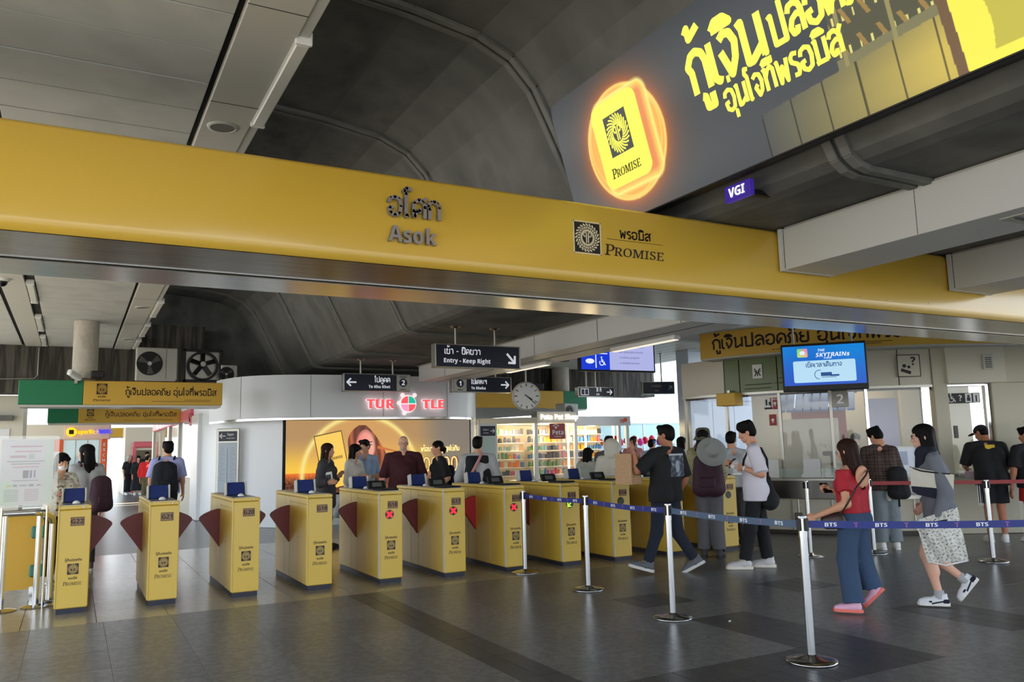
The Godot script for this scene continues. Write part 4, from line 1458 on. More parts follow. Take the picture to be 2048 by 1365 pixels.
func shop_screen_print(u: float, v: float) -> Color:
	# a sunset over a city with a glowing arc, a card and a woman's face; v runs down
	var sky_ := Color(0.72, 0.56, 0.36)
	var c := sky_.lerp(Color(1.0, 0.8, 0.28), smoothstep(0.2, 0.72, v))
	if v > 0.72:
		c = Color(0.95, 0.45, 0.16).lerp(Color(0.32, 0.16, 0.12), smoothstep(0.72, 0.86, v))
		var n := fposmod(sin(u * 311.0 + floorf(v * 60.0) * 12.9) * 43758.5, 1.0)
		if n > 0.78:
			c = c.lerp(Color(1.0, 0.66, 0.3), 0.55)
	if u > 0.66:
		c = c.lerp(Color(0.5, 0.47, 0.44), smoothstep(0.66, 0.86, u) * 0.9 * (1.0 - smoothstep(0.75, 1.0, v) * 0.4))
	var p := Vector2((u - 0.385) * 2.76, v - 0.78)
	var r := p.length()
	if r < 0.84:
		c = c.lerp(Color(0.93, 0.68, 0.36), 0.55 * (1.0 - smoothstep(0.35, 0.7, v)))
	c = c.lerp(Color(1.0, 0.92, 0.55), clampf(exp(-pow((r - 0.84) / 0.035, 2)), 0, 1) * 0.95)
	# card
	var q := Vector2((u - 0.235) * 2.76, v - 0.55).rotated(0.2)
	if absf(q.x) < 0.2 and absf(q.y) < 0.38:
		c = Color(1.0, 0.82, 0.36)
		if absf(absf(q.x) - 0.195) < 0.006 or absf(q.y + 0.375) < 0.008:
			c = Color(0.35, 0.24, 0.1)
		elif absf(q.y + 0.02) < 0.02 and absf(q.x - 0.06) < 0.09 and fposmod(q.x * 40.0, 1.0) < 0.6:
			c = Color(0.5, 0.36, 0.16)
	# woman: hair, face, shoulder
	var f := Vector2((u - 0.405) * 2.76, v - 0.37)
	var side := f.x - 0.05 * sin(f.y * 7.0)
	var hw := 0.2 + 0.1 * smoothstep(-0.3, 0.3, f.y) - 0.06 * smoothstep(0.35, 0.7, f.y)
	if f.y > -0.3 and f.y < 0.66 and absf(side) < hw * (1.0 - pow(clampf(-f.y / 0.33, 0.0, 1.0), 3.0)):
		c = Color(0.36, 0.17, 0.12).lerp(Color(0.86, 0.45, 0.22), clampf(absf(side) / hw, 0, 1) * (0.55 + 0.45 * sin(side * 60.0 + f.y * 9.0)))
	if absf(f.x - 0.36) < 0.18 and absf(f.y - 0.02 - (f.x - 0.2) * 0.22) < 0.02 * (1.0 - (f.x - 0.2) * 2.2):
		c = Color(0.82, 0.45, 0.2)
	if f.y > 0.2 and f.y < 0.5 and absf(f.x - 0.01) < 0.075 + maxf(f.y - 0.36, 0.0) * 1.4:
		c = Color(0.86, 0.36, 0.32)
	if f.y > 0.48 and absf(f.x + 0.02) < (f.y - 0.4) * 1.6:
		c = Color(0.98, 0.8, 0.46)
	var fr := 0.145 - 0.05 * smoothstep(0.05, 0.3, f.y)
	var fa := Vector2(f.x / fr, (f.y - 0.02) / 0.26).length()
	if fa < 1.0:
		c = Color(0.97, 0.55, 0.5).lerp(Color(0.99, 0.72, 0.62), clampf(f.x * 4.0 + 0.4, 0, 1)).darkened(0.25 * smoothstep(0.75, 1.0, fa))
		for s in [-1.0, 1.0]:
			var ex: float = f.x - s * 0.062
			var e := Vector2(ex / 0.032, (f.y + 0.005) / 0.013)
			if e.length() < 1.0:
				c = Color(0.24, 0.12, 0.12) if absf(e.x) < 0.42 else Color(0.94, 0.8, 0.76)
			elif absf(ex) < 0.036 and absf(f.y + 0.02 + 3.0 * ex * ex) < 0.006:
				c = Color(0.3, 0.12, 0.12)
			if absf(ex) < 0.042 and absf(f.y + 0.06 + 4.0 * ex * ex) < 0.008:
				c = Color(0.5, 0.24, 0.2)
		if Vector2(f.x / 0.045, (f.y - 0.165) / (0.016 if f.y < 0.165 else 0.022)).length() < 1.0:
			c = Color(0.8, 0.2, 0.26) if absf(f.y - 0.165) > 0.003 else Color(0.5, 0.1, 0.16)
		if absf(absf(f.x) - 0.014) < 0.006 and absf(f.y - 0.1) < 0.006:
			c = Color(0.7, 0.3, 0.3)
		elif f.x > 0.012 and f.x < 0.02 and f.y > 0.0 and f.y < 0.09:
			c = c.darkened(0.1)
	return c


func build_pet_shop() -> void:
	# glazed kiosk with lit shelves; plan: left wing, corner, long front, open stall at the right
	var d0 := 18.0
	var o := thing("kiosk", "brightly lit glazed pet shop kiosk with stocked shelves behind the gates", "shop", Vector3.ZERO)
	var wh: Material = M["white_gloss"]
	var A := Vector2(9.1, 18.7)
	var Bp := Vector2(10.35, 17.9)
	var Cc := Vector2(11.55, 17.9)
	var Dd := Vector2(13.25, 17.95)
	# header boards
	part("header", curtain([A + Vector2(-0.05, -0.05), Bp + Vector2(0.0, -0.1)], 2.13, 2.28, 0.3), mat("kiosk_header", rgb(222, 216, 200), 0.4), o)
	part("header", curtain([Bp + Vector2(0.0, -0.1), Cc + Vector2(0, -0.1)], 2.13, 2.42, 0.3), M["kiosk_header"], o)
	part("header", mspan(P(11.57, 2.05, 17.85), P(13.32, 2.3, 18.2), 0.01), wh, o)
	var roof := MB.new()
	roof.quad(P(9.0, 2.26, 18.6), P(11.6, 2.4, 17.8), P(11.6, 2.62, 19.6), P(9.4, 2.62, 19.6), Vector3.UP)
	roof.quad(P(11.6, 2.3, 17.85), P(13.3, 2.3, 17.85), P(13.3, 2.3, 20), P(11.6, 2.3, 20), Vector3.UP)
	part("roof", roof.mesh(), wh, o)
	var ceil_ := MB.new()
	ceil_.quad(P(9.0, 2.13, 18.75), P(11.6, 2.13, 17.9), P(13.3, 2.06, 20), P(9.2, 2.13, 20), Vector3.DOWN)
	part("ceiling", ceil_.mesh(), M["white"], o)
	for e in [A, Bp, Cc, Vector2(12.98, 17.95), Dd]:
		part("post", mspan(P(e.x - 0.045, 0, e.y - 0.045), P(e.x + 0.045, 2.13, e.y + 0.045), 0.006), wh, o)
	part("base", curtain([A, Bp, Cc, Dd], 0.0, 0.72, 0.1), M["beige_panel"], o)
	part("back_wall", mspan(P(9.2, 0, 19.3), P(13.3, 2.3, 19.4)), mat("warm_white", rgb(244, 226, 190), 0.5), o)
	for e in [[A, Bp], [Bp, Cc]]:
		part("glass_pane", curtain([e[0], e[1]], 0.74, 2.12), M["glass"], o)
	# light strips in the kiosk: glow and light
	for x in [9.35, 10.42, 11.45, 12.0, 12.9]:
		var dd := 18.7 if x < 9.6 else 18.1
		part("light_strip", mspan(P(x - 0.02, 0.8, dd - 0.02), P(x + 0.02, 2.1, dd + 0.02)), glow("kiosk_strip", rgb(255, 238, 196), 2.4), o)
	for k in 3:
		var ol := OmniLight3D.new()
		ol.name = "kiosk_lamp"
		ol.light_color = Color(1.0, 0.9, 0.68)
		ol.light_energy = 0.22
		ol.light_size = 0.15
		ol.omni_range = 14.0
		ol.omni_attenuation = 2.0
		ol.shadow_enabled = true
		o.add_child(ol)
		ol.position = P([10.0, 11.0, 12.4][k], 1.95, 18.45)
	# lettering
	var g := MB.new()
	latin(g, "Peta Pet Shop", 0.13, 0.03, Transform3D(Basis(), P(11.0, 2.22, 17.76)), true, "Droid Sans", true, 0.95)
	part("sign_letters", g.mesh(), glow("kiosk_letters", rgb(255, 250, 240), 1.3), o)
	part("logo_board", mspan(P(10.72, 1.72, 17.8), P(11.18, 2.12, 17.83), 0.004), mat("crimson", rgb(150, 28, 34), 0.45), o)
	g = MB.new()
	latin(g, "Peta", 0.12, 0.004, Transform3D(Basis(), P(10.96, 1.83, 17.795)))
	for s in [Vector2(-0.07, 0.07), Vector2(-0.025, 0.1), Vector2(0.025, 0.1), Vector2(0.07, 0.07)]:
		disc(g, s + Vector2(-0.06, 0.16), 0.018, 0.004, Transform3D(Basis(), P(10.96, 1.83, 17.795)), 12)
	disc(g, Vector2(-0.06, 0.185), 0.034, 0.004, Transform3D(Basis(), P(10.96, 1.83, 17.795)), 14)
	latin(g, "PET SUPPLIES", 0.025, 0.004, Transform3D(Basis(), P(10.96, 1.77, 17.795)))
	part("logo_lettering", g.mesh(), M["white"], o)
	part("small_badge", mspan(P(9.12, 2.15, 18.6), P(9.2, 2.27, 18.62)), M["crimson"], o)
	g = MB.new()
	latin(g, "10", 0.1, 0.004, Transform3D(Basis(), P(13.02, 2.12, 17.84)))
	disc(g, Vector2(0.12, 0.08), 0.06, 0.004, Transform3D(Basis(), P(13.02, 2.12, 17.84)), 14)
	part("badge", g.mesh(), M["orange"], o)
	# shelves and stock
	var stock := [rgb(214, 60, 52), rgb(240, 170, 50), rgb(96, 150, 80), rgb(70, 120, 180), rgb(230, 220, 200), rgb(200, 90, 130), rgb(120, 80, 50), rgb(238, 130, 60), rgb(60, 60, 66), rgb(150, 190, 190)]
	var pack := mbox(Vector3(0, 0.5, 0), Vector3(1, 1, 1), 0.06)
	var jar := MB.new()
	jar.lathe([Vector2(0.0, 0), Vector2(0.45, 0.0), Vector2(0.5, 0.08), Vector2(0.5, 0.7), Vector2(0.36, 0.82), Vector2(0.36, 0.98), Vector2(0, 1.0)], 10)
	var jm := jar.mesh()
	var bay := 0
	for sh in [[9.25, 10.3, 18.95, 18.5], [10.5, 11.5, 18.6, 18.6], [11.65, 12.95, 18.8, 18.8]]:
		bay += 1
		var rows := 6
		for k in rows:
			var y := 0.8 + k * 0.21
			var a := Vector2(sh[0], sh[2])
			var c := Vector2(sh[1], sh[3])
			var ang := atan2(c.y - a.y, c.x - a.x)
			part("shelf", mbox(Vector3.ZERO, Vector3((c - a).length(), 0.018, 0.26), 0.003, Basis(Vector3.UP, ang)), wh, o, P((a.x + c.x) / 2, y, (a.y + c.y) / 2))
			var x := 0.02
			var kind := rng.randi_range(0, 9)
			while x < 0.95:
				if rng.randf() < 0.35:
					kind = rng.randi_range(0, 9)
				var w := 0.07 + rng.randf() * 0.05
				var h := 0.1 + rng.randf() * 0.075
				var p := a.lerp(c, x + 0.04)
				var tall: bool = (kind + k) % 3 == 0
				var s := solo("pet_product", jm if tall else pack, mat("pack_%d" % kind, stock[kind], 0.4), "small coloured pet product on the lit kiosk shelves, " + ["left wing", "middle bay", "right stall"][bay - 1], "product", P(p.x, y + 0.009, p.y), ang, ["stock in the kiosk's left wing", "stock in the kiosk's middle bay", "stock in the kiosk's right stall"][bay - 1])
				s.scale = Vector3(w * 0.92, h, 0.1)
				x += w / (c - a).length() + 0.012
	# side board with navy sign beside the kiosk
	var rb := thing("notice_board", "white framed board with a navy right arrow sign left of the pet kiosk", "notice board", P(8.85, 0.4, 17.6))
	part("frame", mspan(Vector3(-0.24, 0, -0.06), Vector3(0.26, 1.72, -0.01), 0.01), M["white_gloss"], rb)
	part("board", mspan(Vector3(-0.2, 0.05, -0.012), Vector3(0.2, 1.4, 0.0)), mat("board_mint", rgb(196, 214, 206), 0.3), rb)
	part("header", mspan(Vector3(-0.2, 1.42, -0.012), Vector3(0.2, 1.66, 0.002)), M["navy"], rb)
	g = MB.new()
	arrow(g, Vector2(0.12, 1.54), 0.12, 0, Transform3D(Basis(), Vector3(0, 0, 0.005)))
	thai(g, "ไปเคหะฯ", 0.032, 0.18, 0.003, Transform3D(Basis(), Vector3(-0.06, 1.55, 0.004)))
	latin(g, "To Kheha", 0.024, 0.003, Transform3D(Basis(), Vector3(-0.06, 1.48, 0.004)))
	part("lettering", g.mesh(), M["white"], rb)
	var vm := thing("vending_machine", "narrow red and violet vending machine behind the notice board", "machine", P(9.02, 0, 18.9))
	part("body", mspan(Vector3(-0.2, 0.02, -0.5), Vector3(0.16, 1.9, 0), 0.02), mat("wine", rgb(120, 24, 40), 0.3), vm)
	part("window", mspan(Vector3(-0.18, 0.7, 0.0), Vector3(0.0, 1.75, 0.006)), glow("violet_glow", rgb(110, 110, 210), 0.7), vm)
	ac_unit("grey air conditioner standing on the pet kiosk roof", P(12.3, 2.3, 19.2), 0.62, 0.42, deg_to_rad(20))


func build_left_shops() -> void:
	# long glass shop side with pink arched frame, receding beside the passage
	var o := thing("pink_shop", "glass shop front with a pink rounded arch beside the left passage", "shop", Vector3.ZERO)
	for e in [[21.7, 20.5, 0.0, 2.5], [27.6, 27.2, 0.0, 2.55], [33.0, 32.6, 0.0, 2.6], [24.7, 24.55, 0.0, 2.5]]:
		part("post", mspan(P(2.6, e[2], e[0]), P(2.75, e[3], e[1]), 0.01), M["white_gloss"] if e[0] < 22 else M["steel_dull"], o)
	part("arch", mspan(P(2.58, 2.42, 32.8), P(2.72, 2.72, 22.0), 0.03), M["pink"], o)
	var c := MB.new()
	for i in 5:
		var a := PI / 2 * i / 4.0
		c.box(P(2.65, 2.36 + sin(a) * 0.22, 21.9 - cos(a) * 0.5 + 0.5), Vector3(0.14, 0.18, 0.34), 0.02, Basis(Vector3.RIGHT, a * 0.9))
	part("arch_corner", c.mesh(), M["pink"], o)
	for e in [[27.2, 24.7], [24.55, 21.7], [32.6, 27.6]]:
		var g := MB.new()
		g.quad(P(2.66, 0.1, e[0]), P(2.66, 0.1, e[1]), P(2.66, 2.45, e[1]), P(2.66, 2.45, e[0]), Vector3.LEFT)
		part("glass_pane", g.mesh(), M["glass"], o)
	part("interior_wall", mspan(P(4.6, 0, 33), P(4.7, 2.7, 20.6)), M["warm_white"], o)
	part("interior_wall", mspan(P(2.7, 0, 33.1), P(4.7, 2.7, 33)), M["warm_white"], o)
	part("ceiling", mspan(P(2.6, 2.72, 33), P(4.7, 2.85, 20.6)), M["white"], o)
	for k in 5:
		part("shelf", mspan(P(3.6, 0.5 + k * 0.4, 27), P(4.55, 0.54 + k * 0.4, 22)), M["white_gloss"], o)
		part("shelf_light", mspan(P(3.6, 0.48 + k * 0.4, 27), P(3.64, 0.5 + k * 0.4, 22)), glow("shelf_glow", rgb(240, 244, 255), 1.1), o)
	part("low_panel", mspan(P(2.62, 0.0, 24.55), P(2.7, 0.95, 21.7)), M["beige_panel"], o)
	part("orange_band", mspan(P(3.5, 1.75, 27.1), P(3.56, 2.05, 22.0)), M["orange"], o)
	var ol := OmniLight3D.new()
	ol.name = "shop_lamp"
	ol.light_color = Color(1, 0.95, 0.86)
	ol.light_energy = 0.3
	ol.light_size = 0.2
	ol.omni_range = 12.0
	ol.omni_attenuation = 2.0
	ol.shadow_enabled = true
	o.add_child(ol)
	ol.position = P(3.4, 2.5, 25)
	part("lamp_disc", mspan(P(3.2, 2.68, 25.2), P(3.6, 2.72, 24.8)), glow("lamp_white", Color.WHITE, 1.5), o)
	# farther shop with pink arch facing the passage
	var o2 := thing("pink_shop", "second pink arched shop front at the far end of the passage", "shop", P(2.9, 0, 37.0))
	part("wall", mspan(Vector3(-1.0, 0, -4), Vector3(3.2, 2.75, 0)), mat("shop_cream", rgb(226, 216, 196), 0.5), o2)
	part("arch", mspan(Vector3(-0.72, 1.9, 0), Vector3(1.4, 2.15, 0.1), 0.06), M["pink"], o2)
	part("arch_leg", mspan(Vector3(-0.74, 0, 0), Vector3(-0.6, 1.95, 0.1), 0.03), M["pink"], o2)
	part("window", mspan(Vector3(-0.55, 1.35, 0.0), Vector3(0.9, 1.8, 0.04)), mat("shop_dark", rgb(108, 96, 78), 0.3), o2)
	part("counter", mspan(Vector3(-0.55, 0, 0.0), Vector3(0.9, 1.2, 0.06)), M["beige_wall"], o2)
	# exchange shop with glowing sign
	var e := thing("exchange_shop", "money exchange shop with glowing yellow and blue sign at the left", "shop", P(-0.1, 0, 30.0))
	part("header", mspan(Vector3(-2.2, 2.12, -0.6), Vector3(1.2, 2.62, 0), 0.02), mat("shop_ivory", rgb(232, 224, 204), 0.5), e)
	part("sign_board", mspan(Vector3(-0.15, 2.14, 0), Vector3(1.16, 2.6, 0.03), 0.006), mat("sign_pink", rgb(238, 208, 190), 0.5), e)
	var g := MB.new()
	disc(g, Vector2(0.05, 2.37), 0.15, 0.04, Transform3D(Basis(), Vector3(0, 0, 0.08)))
	latin(g, "SuperRich", 0.13, 0.03, Transform3D(Basis(), Vector3(0.5, 2.31, 0.06)), true, "Droid Sans", true, 0.8)
	part("sign_letters", g.mesh(), glow("sign_yellow", rgb(255, 208, 40), 1.15), e)
	g = MB.new()
	latin(g, "TURISTCO", 0.13, 0.03, Transform3D(Basis(), Vector3(0.98, 2.31, 0.06)), true, "Droid Sans", true, 0.62)
	part("sign_letters", g.mesh(), glow("sign_blue", rgb(70, 70, 255), 1.1), e)
	g = MB.new()
	g.span(Vector3(-0.02, 2.3, 0.08), Vector3(0.12, 2.44, 0.09), 0.02)
	part("sign_mark", g.mesh(), M["ink"], e)
	part("orange_column", mspan(Vector3(0.92, 0, -0.2), Vector3(1.12, 2.12, 0.1), 0.02), M["orange"], e)
	g = MB.new()
	for i in 8:
		latin(g, "EXCHANGE"[i], 0.1, 0.01, Transform3D(Basis(), Vector3(1.02, 1.9 - i * 0.17, 0.105)))
	part("column_letters", g.mesh(), M["white"], e)
	part("orange_panel", mspan(Vector3(-0.55, 1.55, -0.1), Vector3(-0.16, 2.12, 0.04), 0.01), M["orange"], e)
	part("white_oval", mbox(Vector3(-0.38, 1.62, 0.05), Vector3(0.3, 0.26, 0.02), 0.08), M["white"], e)
	for k in 3:
		part("glass_pane", mspan(Vector3(-0.14 + k * 0.34, 0.9, -0.06), Vector3(0.18 + k * 0.34, 2.1, -0.05)), clear_glass("tint_glass", Color(0.8, 0.95, 0.98), 0.25), e)
		part("mullion", mspan(Vector3(0.18 + k * 0.34, 0.0, -0.08), Vector3(0.2 + k * 0.34, 2.12, -0.03)), M["steel_dull"], e)
	part("counter", mspan(Vector3(-0.6, 0, -0.3), Vector3(0.9, 0.9, 0.0), 0.01), M["shop_ivory"], e)
	part("back_wall", mspan(Vector3(-2.2, 0, -2.2), Vector3(1.1, 2.4, -2.1)), mat("pale_blue_wall", rgb(176, 206, 222), 0.6), e)
	# white building edge at the far left
	var w := struct("wall_left", mspan(P(-4, 0, 21.3), P(-1.0, 2.95, 23)), mat("cream_wall", rgb(226, 222, 204), 0.6), "cream side wall at the far left of the passage")
	part("window", mspan(P(-1.5, 1.95, 21.28), P(-1.25, 2.2, 21.31)), M["white_gloss"], w)
	part("ledge", mspan(P(-4, 2.38, 21.1), P(-1.2, 2.5, 21.32)), M["concrete_joint"], w)


# ---------------------------------------------------------------- ticket office: a drum about OC (x, d)
const OC := Vector2(14.2, 12.0)


func orb(r: float, deg: float) -> Vector2:
	return OC - Vector2(cos(deg_to_rad(deg)), sin(deg_to_rad(deg))) * r


func arc(r: float, a0: float, a1: float, steps := 12) -> Array:
	var o := []
	for i in steps + 1:
		o.append(orb(r, lerpf(a0, a1, float(i) / steps)))
	return o


func at_orb(r: float, deg: float, y: float) -> Transform3D:
	# +z outwards, +x to the viewer's right
	var p := orb(r, deg)
	var out := Vector3(-cos(deg_to_rad(deg)), 0, sin(deg_to_rad(deg)))
	return Transform3D(Basis(Vector3.UP.cross(out).normalized(), Vector3.UP, out), P(p.x, y, p.y))


func build_office() -> void:
	var o := thing("ticket_office", "curved cream ticket office with yellow fascia and glazed counters at the right", "kiosk", Vector3.ZERO)
	part("lower_wall", curtain(arc(4.25, 4, 62, 22), 0.0, 0.56, 0.1), M["beige_panel"], o)
	part("skirting", curtain(arc(4.27, 4, 62, 22), 0.0, 0.06, 0.05), mat("skirting_brown", rgb(70, 64, 54), 0.6), o)
	for a in [12.0, 20.0, 31.0, 39.5, 48.0, 56.0]:
		var x := at_orb(4.262, a, 0.3)
		part("wall_joint", mbox(Vector3.ZERO, Vector3(0.016, 0.5, 0.012)), M["steel_dull"], o, x.origin, x.basis)
	part("counter_band", curtain(arc(4.36, 10, 48, 20), 0.58, 0.87, 0.14), mat("counter_dark", rgb(92, 90, 86), 0.22, 0.8), o)
	part("counter_top", curtain(arc(4.44, 10, 48, 20), 0.87, 0.9, 0.4), M["steel_dull"], o)
	part("ledge", curtain(arc(4.3, 48, 62, 8), 0.56, 0.62, 0.2), M["steel_dull"], o)
	part("glass_screen", curtain(arc(4.3, 10, 48, 20), 0.92, 1.06, 0.012), clear_glass("green_glass", Color(0.84, 0.93, 0.9), 0.3), o)
	# panel row above the windows, one panel at a time
	var marks := [4.0, 16.9, 20.8, 29.7, 38.8, 47.0, 55.0, 62.0]
	for i in marks.size() - 1:
		var green: bool = i >= 1 and i <= 3
		part("upper_panel", curtain(arc(4.27, marks[i] + 0.12, marks[i + 1] - 0.12, 6), 2.37, 2.99, 0.05), M["green_panel"] if green else M["beige_panel"], o)
	part("panel_backing", curtain(arc(4.2, 4, 62, 22), 2.3, 3.0, 0.05), M["dark_gap"], o)
	part("head_rail", curtain(arc(4.285, 4, 62, 22), 2.33, 2.37, 0.1), M["steel_dull"], o)
	part("roof", curtain(arc(4.7, 4, 100, 24), 3.43, 3.46, 4.2), M["bulkhead"], o)
	# printed notices on the green panels
	var xg := at_orb(4.285, 25.3, 2.62)
	var b := MB.new()
	for k in 2:
		b.box(Vector3(-0.02 * k, -0.12 - 0.07 * k, 0), Vector3(0.46, 0.014, 0.004))
	for k in 4:
		b.box(Vector3(0.68 - 0.03 * k, 0.12 - 0.08 * k, 0.03), Vector3(0.42 + 0.05 * k, 0.012, 0.004), 0.0, Basis(Vector3.UP, 0.12))
	part("notice_print", b.mesh(), mat("olive_ink", rgb(58, 68, 36), 0.6), o, xg.origin, xg.basis)
	part("notice_square", mbox(Vector3(0, 0.1, 0), Vector3(0.17, 0.24, 0.006)), M["white"], o, xg.origin, xg.basis)
	b = MB.new()
	for s in [-1.0, 1.0]:
		b.stroke([Vector2(s * 0.055, 0.15), Vector2(s * 0.02, 0.11), Vector2(s * 0.02, 0.08), Vector2(s * 0.05, 0.02)], 0.018, 0.004, Transform3D(Basis(), Vector3(0, 0, 0.008)))
		b.stroke([Vector2(s * 0.06, 0.11), Vector2(s * 0.03, 0.09)], 0.014, 0.004, Transform3D(Basis(), Vector3(0, 0, 0.008)))
	b.stroke([Vector2(0, 0.09), Vector2(0, 0.02)], 0.018, 0.004, Transform3D(Basis(), Vector3(0, 0, 0.008)))
	part("notice_mark", b.mesh(), M["black"], o, xg.origin, xg.basis)
	# windows: panes and mullions
	for w in [[5.0, 16.5], [17.1, 29.2], [30.0, 40.2], [40.9, 47.6], [48.4, 59.5]]:
		part("glass_pane", curtain(arc(4.22, w[0], w[1], 6), 0.9 if w[0] < 48 else 0.62, 2.33), M["glass"], o)
	for a in [4.5, 16.8, 29.6, 40.55, 48.0, 60.4]:
		var x := at_orb(4.23, a, 1.6)
		part("mullion", mbox(Vector3.ZERO, Vector3(0.05 if a < 60 else 0.14, 1.5, 0.06), 0.006), M["steel_dull"] if a < 48 else M["steel"], o, x.origin, x.basis)
	# fascia
	var yf := thing("office_fascia", "curved yellow fascia with dark Thai lettering over the ticket office", "sign", Vector3.ZERO)
	part("face", curtain(arc(4.7, 14.5, 78, 32), 2.98, 3.42, 0.06), M["yellow_vinyl"], yf)
	part("under_lip", curtain(arc(4.69, 14.5, 78, 32), 2.95, 2.98, 0.4), M["bulkhead"], yf)
	b = MB.new()
	var txt := "กู้เงินปลอดภัย อุ่นใจที่พรอมิส"
	var high := 0.17
	var ang := 17.6
	for ch in txt:
		var gl := thai_strokes(ch)
		var deg: float = rad_to_deg(gl[0] * high * 1.22 / 4.7)
		var a := ang if gl[0] == 0.0 else ang
		thai(b, ch, high, 0.19, 0.004, at_orb(4.704, a, 3.12), false, 1.22)
		ang += deg
	part("lettering", b.mesh(), M["ink"], yf)
	b = MB.new()
	for e in [[31.0, 50.0, 3.03], [42.0, 52.0, 3.06]]:
		for i in 16:
			var x := at_orb(4.703, lerpf(e[0], e[1], i / 15.0), e[2])
			b.box(x.origin, Vector3(0.11, 0.008, 0.003), 0.0, x.basis)
	part("small_print", b.mesh(), M["ink"], yf)
	# inside the office
	part("inner_floor", curtain(arc(4.15, 4, 100, 24), 0.0, 0.04, 3.6), M["beige_wall"], o)
	part("inner_ceiling", curtain(arc(4.15, 4, 100, 24), 2.95, 2.98, 3.6), M["bulkhead"], o)
	part("inner_wall", curtain(arc(2.4, 4, 24, 10), 0.0, 2.95, 0.06), M["beige_wall"], o)
	part("inner_wall", curtain(arc(2.1, 26, 40, 10), 0.0, 2.95, 0.06), M["beige_wall"], o)
	part("inner_wall", curtain(arc(2.6, 45, 115, 12), 0.0, 2.95, 0.06), M["beige_wall"], o)
	part("inner_cabinet", mspan(Vector3(-0.5, 0, 0), Vector3(0.5, 1.9, 0.5), 0.01), M["beige_panel"], o, at_orb(3.0, 34, 0).origin, at_orb(3.0, 34, 0).basis)
	part("notice_board", mbox(Vector3(0, 1.75, 0), Vector3(0.9, 0.7, 0.03)), mat("reflection_red", rgb(158, 62, 58), 0.7), o, at_orb(3.3, 37, 0).origin, at_orb(3.3, 37, 0).basis)  # solid red panel in place of a reflection in the glass
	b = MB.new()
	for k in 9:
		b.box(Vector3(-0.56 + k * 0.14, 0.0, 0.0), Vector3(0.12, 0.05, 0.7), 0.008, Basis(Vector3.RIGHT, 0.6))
	part("blue_awning_reflection", b.mesh(), mat("reflection_blue", rgb(104, 140, 196), 0.6), o, at_orb(3.55, 37, 2.22).origin, at_orb(3.55, 37, 2.22).basis)  # slats added to imitate a blue awning reflected in the office glass
	part("red_awning_reflection", mbox(Vector3(0.1, 2.5, -0.3), Vector3(1.0, 0.4, 0.04), 0.01, Basis(Vector3.RIGHT, 0.7)), mat("reflection_crimson", rgb(176, 44, 52), 0.7), o, at_orb(3.4, 38, 0).origin, at_orb(3.4, 38, 0).basis)  # solid piece standing in for a red awning mirrored in the glass
	# an opening at the back that shows the daylight beyond, and a bright inner window
	part("back_window", mbox(Vector3(0, 1.75, 0), Vector3(0.5, 0.9, 0.03)), mat("lilac_blind", rgb(188, 190, 226), 0.5), o, at_orb(3.6, 53.5, 0).origin, at_orb(3.6, 53.5, 0).basis)
	# lamp inside
	var lx := at_orb(3.2, 40, 2.9)
	part("lamp_panel", mbox(Vector3.ZERO, Vector3(1.2, 0.03, 0.3), 0.004), glow("office_lamp", rgb(255, 246, 226), 1.6), o, lx.origin, lx.basis)
	for a in [30.0, 50.0]:
		var al := AreaLight3D.new()
		al.name = "office_light"
		al.area_size = Vector2(1.2, 0.3)
		al.light_color = Color(1.0, 0.95, 0.85)
		al.light_energy = 0.25
		al.shadow_enabled = true
		o.add_child(al)
		var q := at_orb(3.2, a, 2.86)
		al.transform = Transform3D(q.basis * Basis(Vector3.RIGHT, -PI / 2), q.origin)
	# counter items behind and before the glass
	for e in [[27.5, "left"], [36.0, "right"]]:
		var t := at_orb(4.42, e[0], 0.92)
		var n := solo("paper_notice", mspan(Vector3(-0.13, 0, -0.004), Vector3(0.13, 0.3, 0.004)), M["white"], "white paper notice on the ticket counter glass, %s one of two" % e[1], "notice", t.origin, 0, "counter notices")
		n.basis = t.basis
	var t2 := at_orb(4.1, 40.0, 0.92)
	var fan := thing("counter_lamp", "black counter lamp with silver arm behind the ticket glass", "lamp", t2.origin)
	fan.basis = t2.basis
	b = MB.new()
	b.cyl(Vector3.ZERO, Vector3(0, 0.02, 0), 0.08, 0.08, 16)
	b.tube([Vector3(0, 0.02, 0), Vector3(0, 0.4, 0)], 0.02, 10)
	part("stand", b.mesh(), M["black"], fan)
	b = MB.new()
	b.tube([Vector3(0, 0.4, 0), Vector3(-0.06, 0.5, 0), Vector3(-0.18, 0.53, 0)], 0.014, 8)
	part("arm", b.mesh(), M["steel"], fan)
	part("head", mbox(Vector3(-0.02, 0.38, 0), Vector3(0.24, 0.07, 0.16), 0.02), M["black"], fan)
	# number plate 2
	var x2 := at_orb(4.31, 42.6, 2.18)
	var np := thing("window_number", "square grey glass plate with a white number 2 over the counter", "sign", x2.origin)
	np.basis = x2.basis
	part("plate", mbox(Vector3.ZERO, Vector3(0.26, 0.26, 0.02), 0.004), mat("plate_grey", rgb(140, 138, 128), 0.2), np)
	b = MB.new()
	latin(b, "2", 0.15, 0.006, Transform3D(Basis(), Vector3(0, -0.075, 0.014)))
	part("number", b.mesh(), M["white"], np)
	# emergency notices on the glass
	for e in [[27.2, 2.16, 0.15, 0.2, "first_aid"], [28.7, 2.16, 0.15, 0.2, "red"], [28.0, 1.88, 0.12, 0.19, "low"]]:
		var xx := at_orb(4.25, e[0], e[1])
		var nn := thing("safety_sticker", {"first_aid": "pale pictogram sticker on the office glass beside the red one", "red": "red defibrillator sticker with a white drop on the office glass, upper one", "low": "small red sticker with a white drop on the office glass, lower one"}[e[4]], "sticker", xx.origin)
		nn.basis = xx.basis
		part("sheet", mbox(Vector3.ZERO, Vector3(e[2], e[3], 0.006)), M["white"] if e[4] == "first_aid" else M["crimson"], nn)
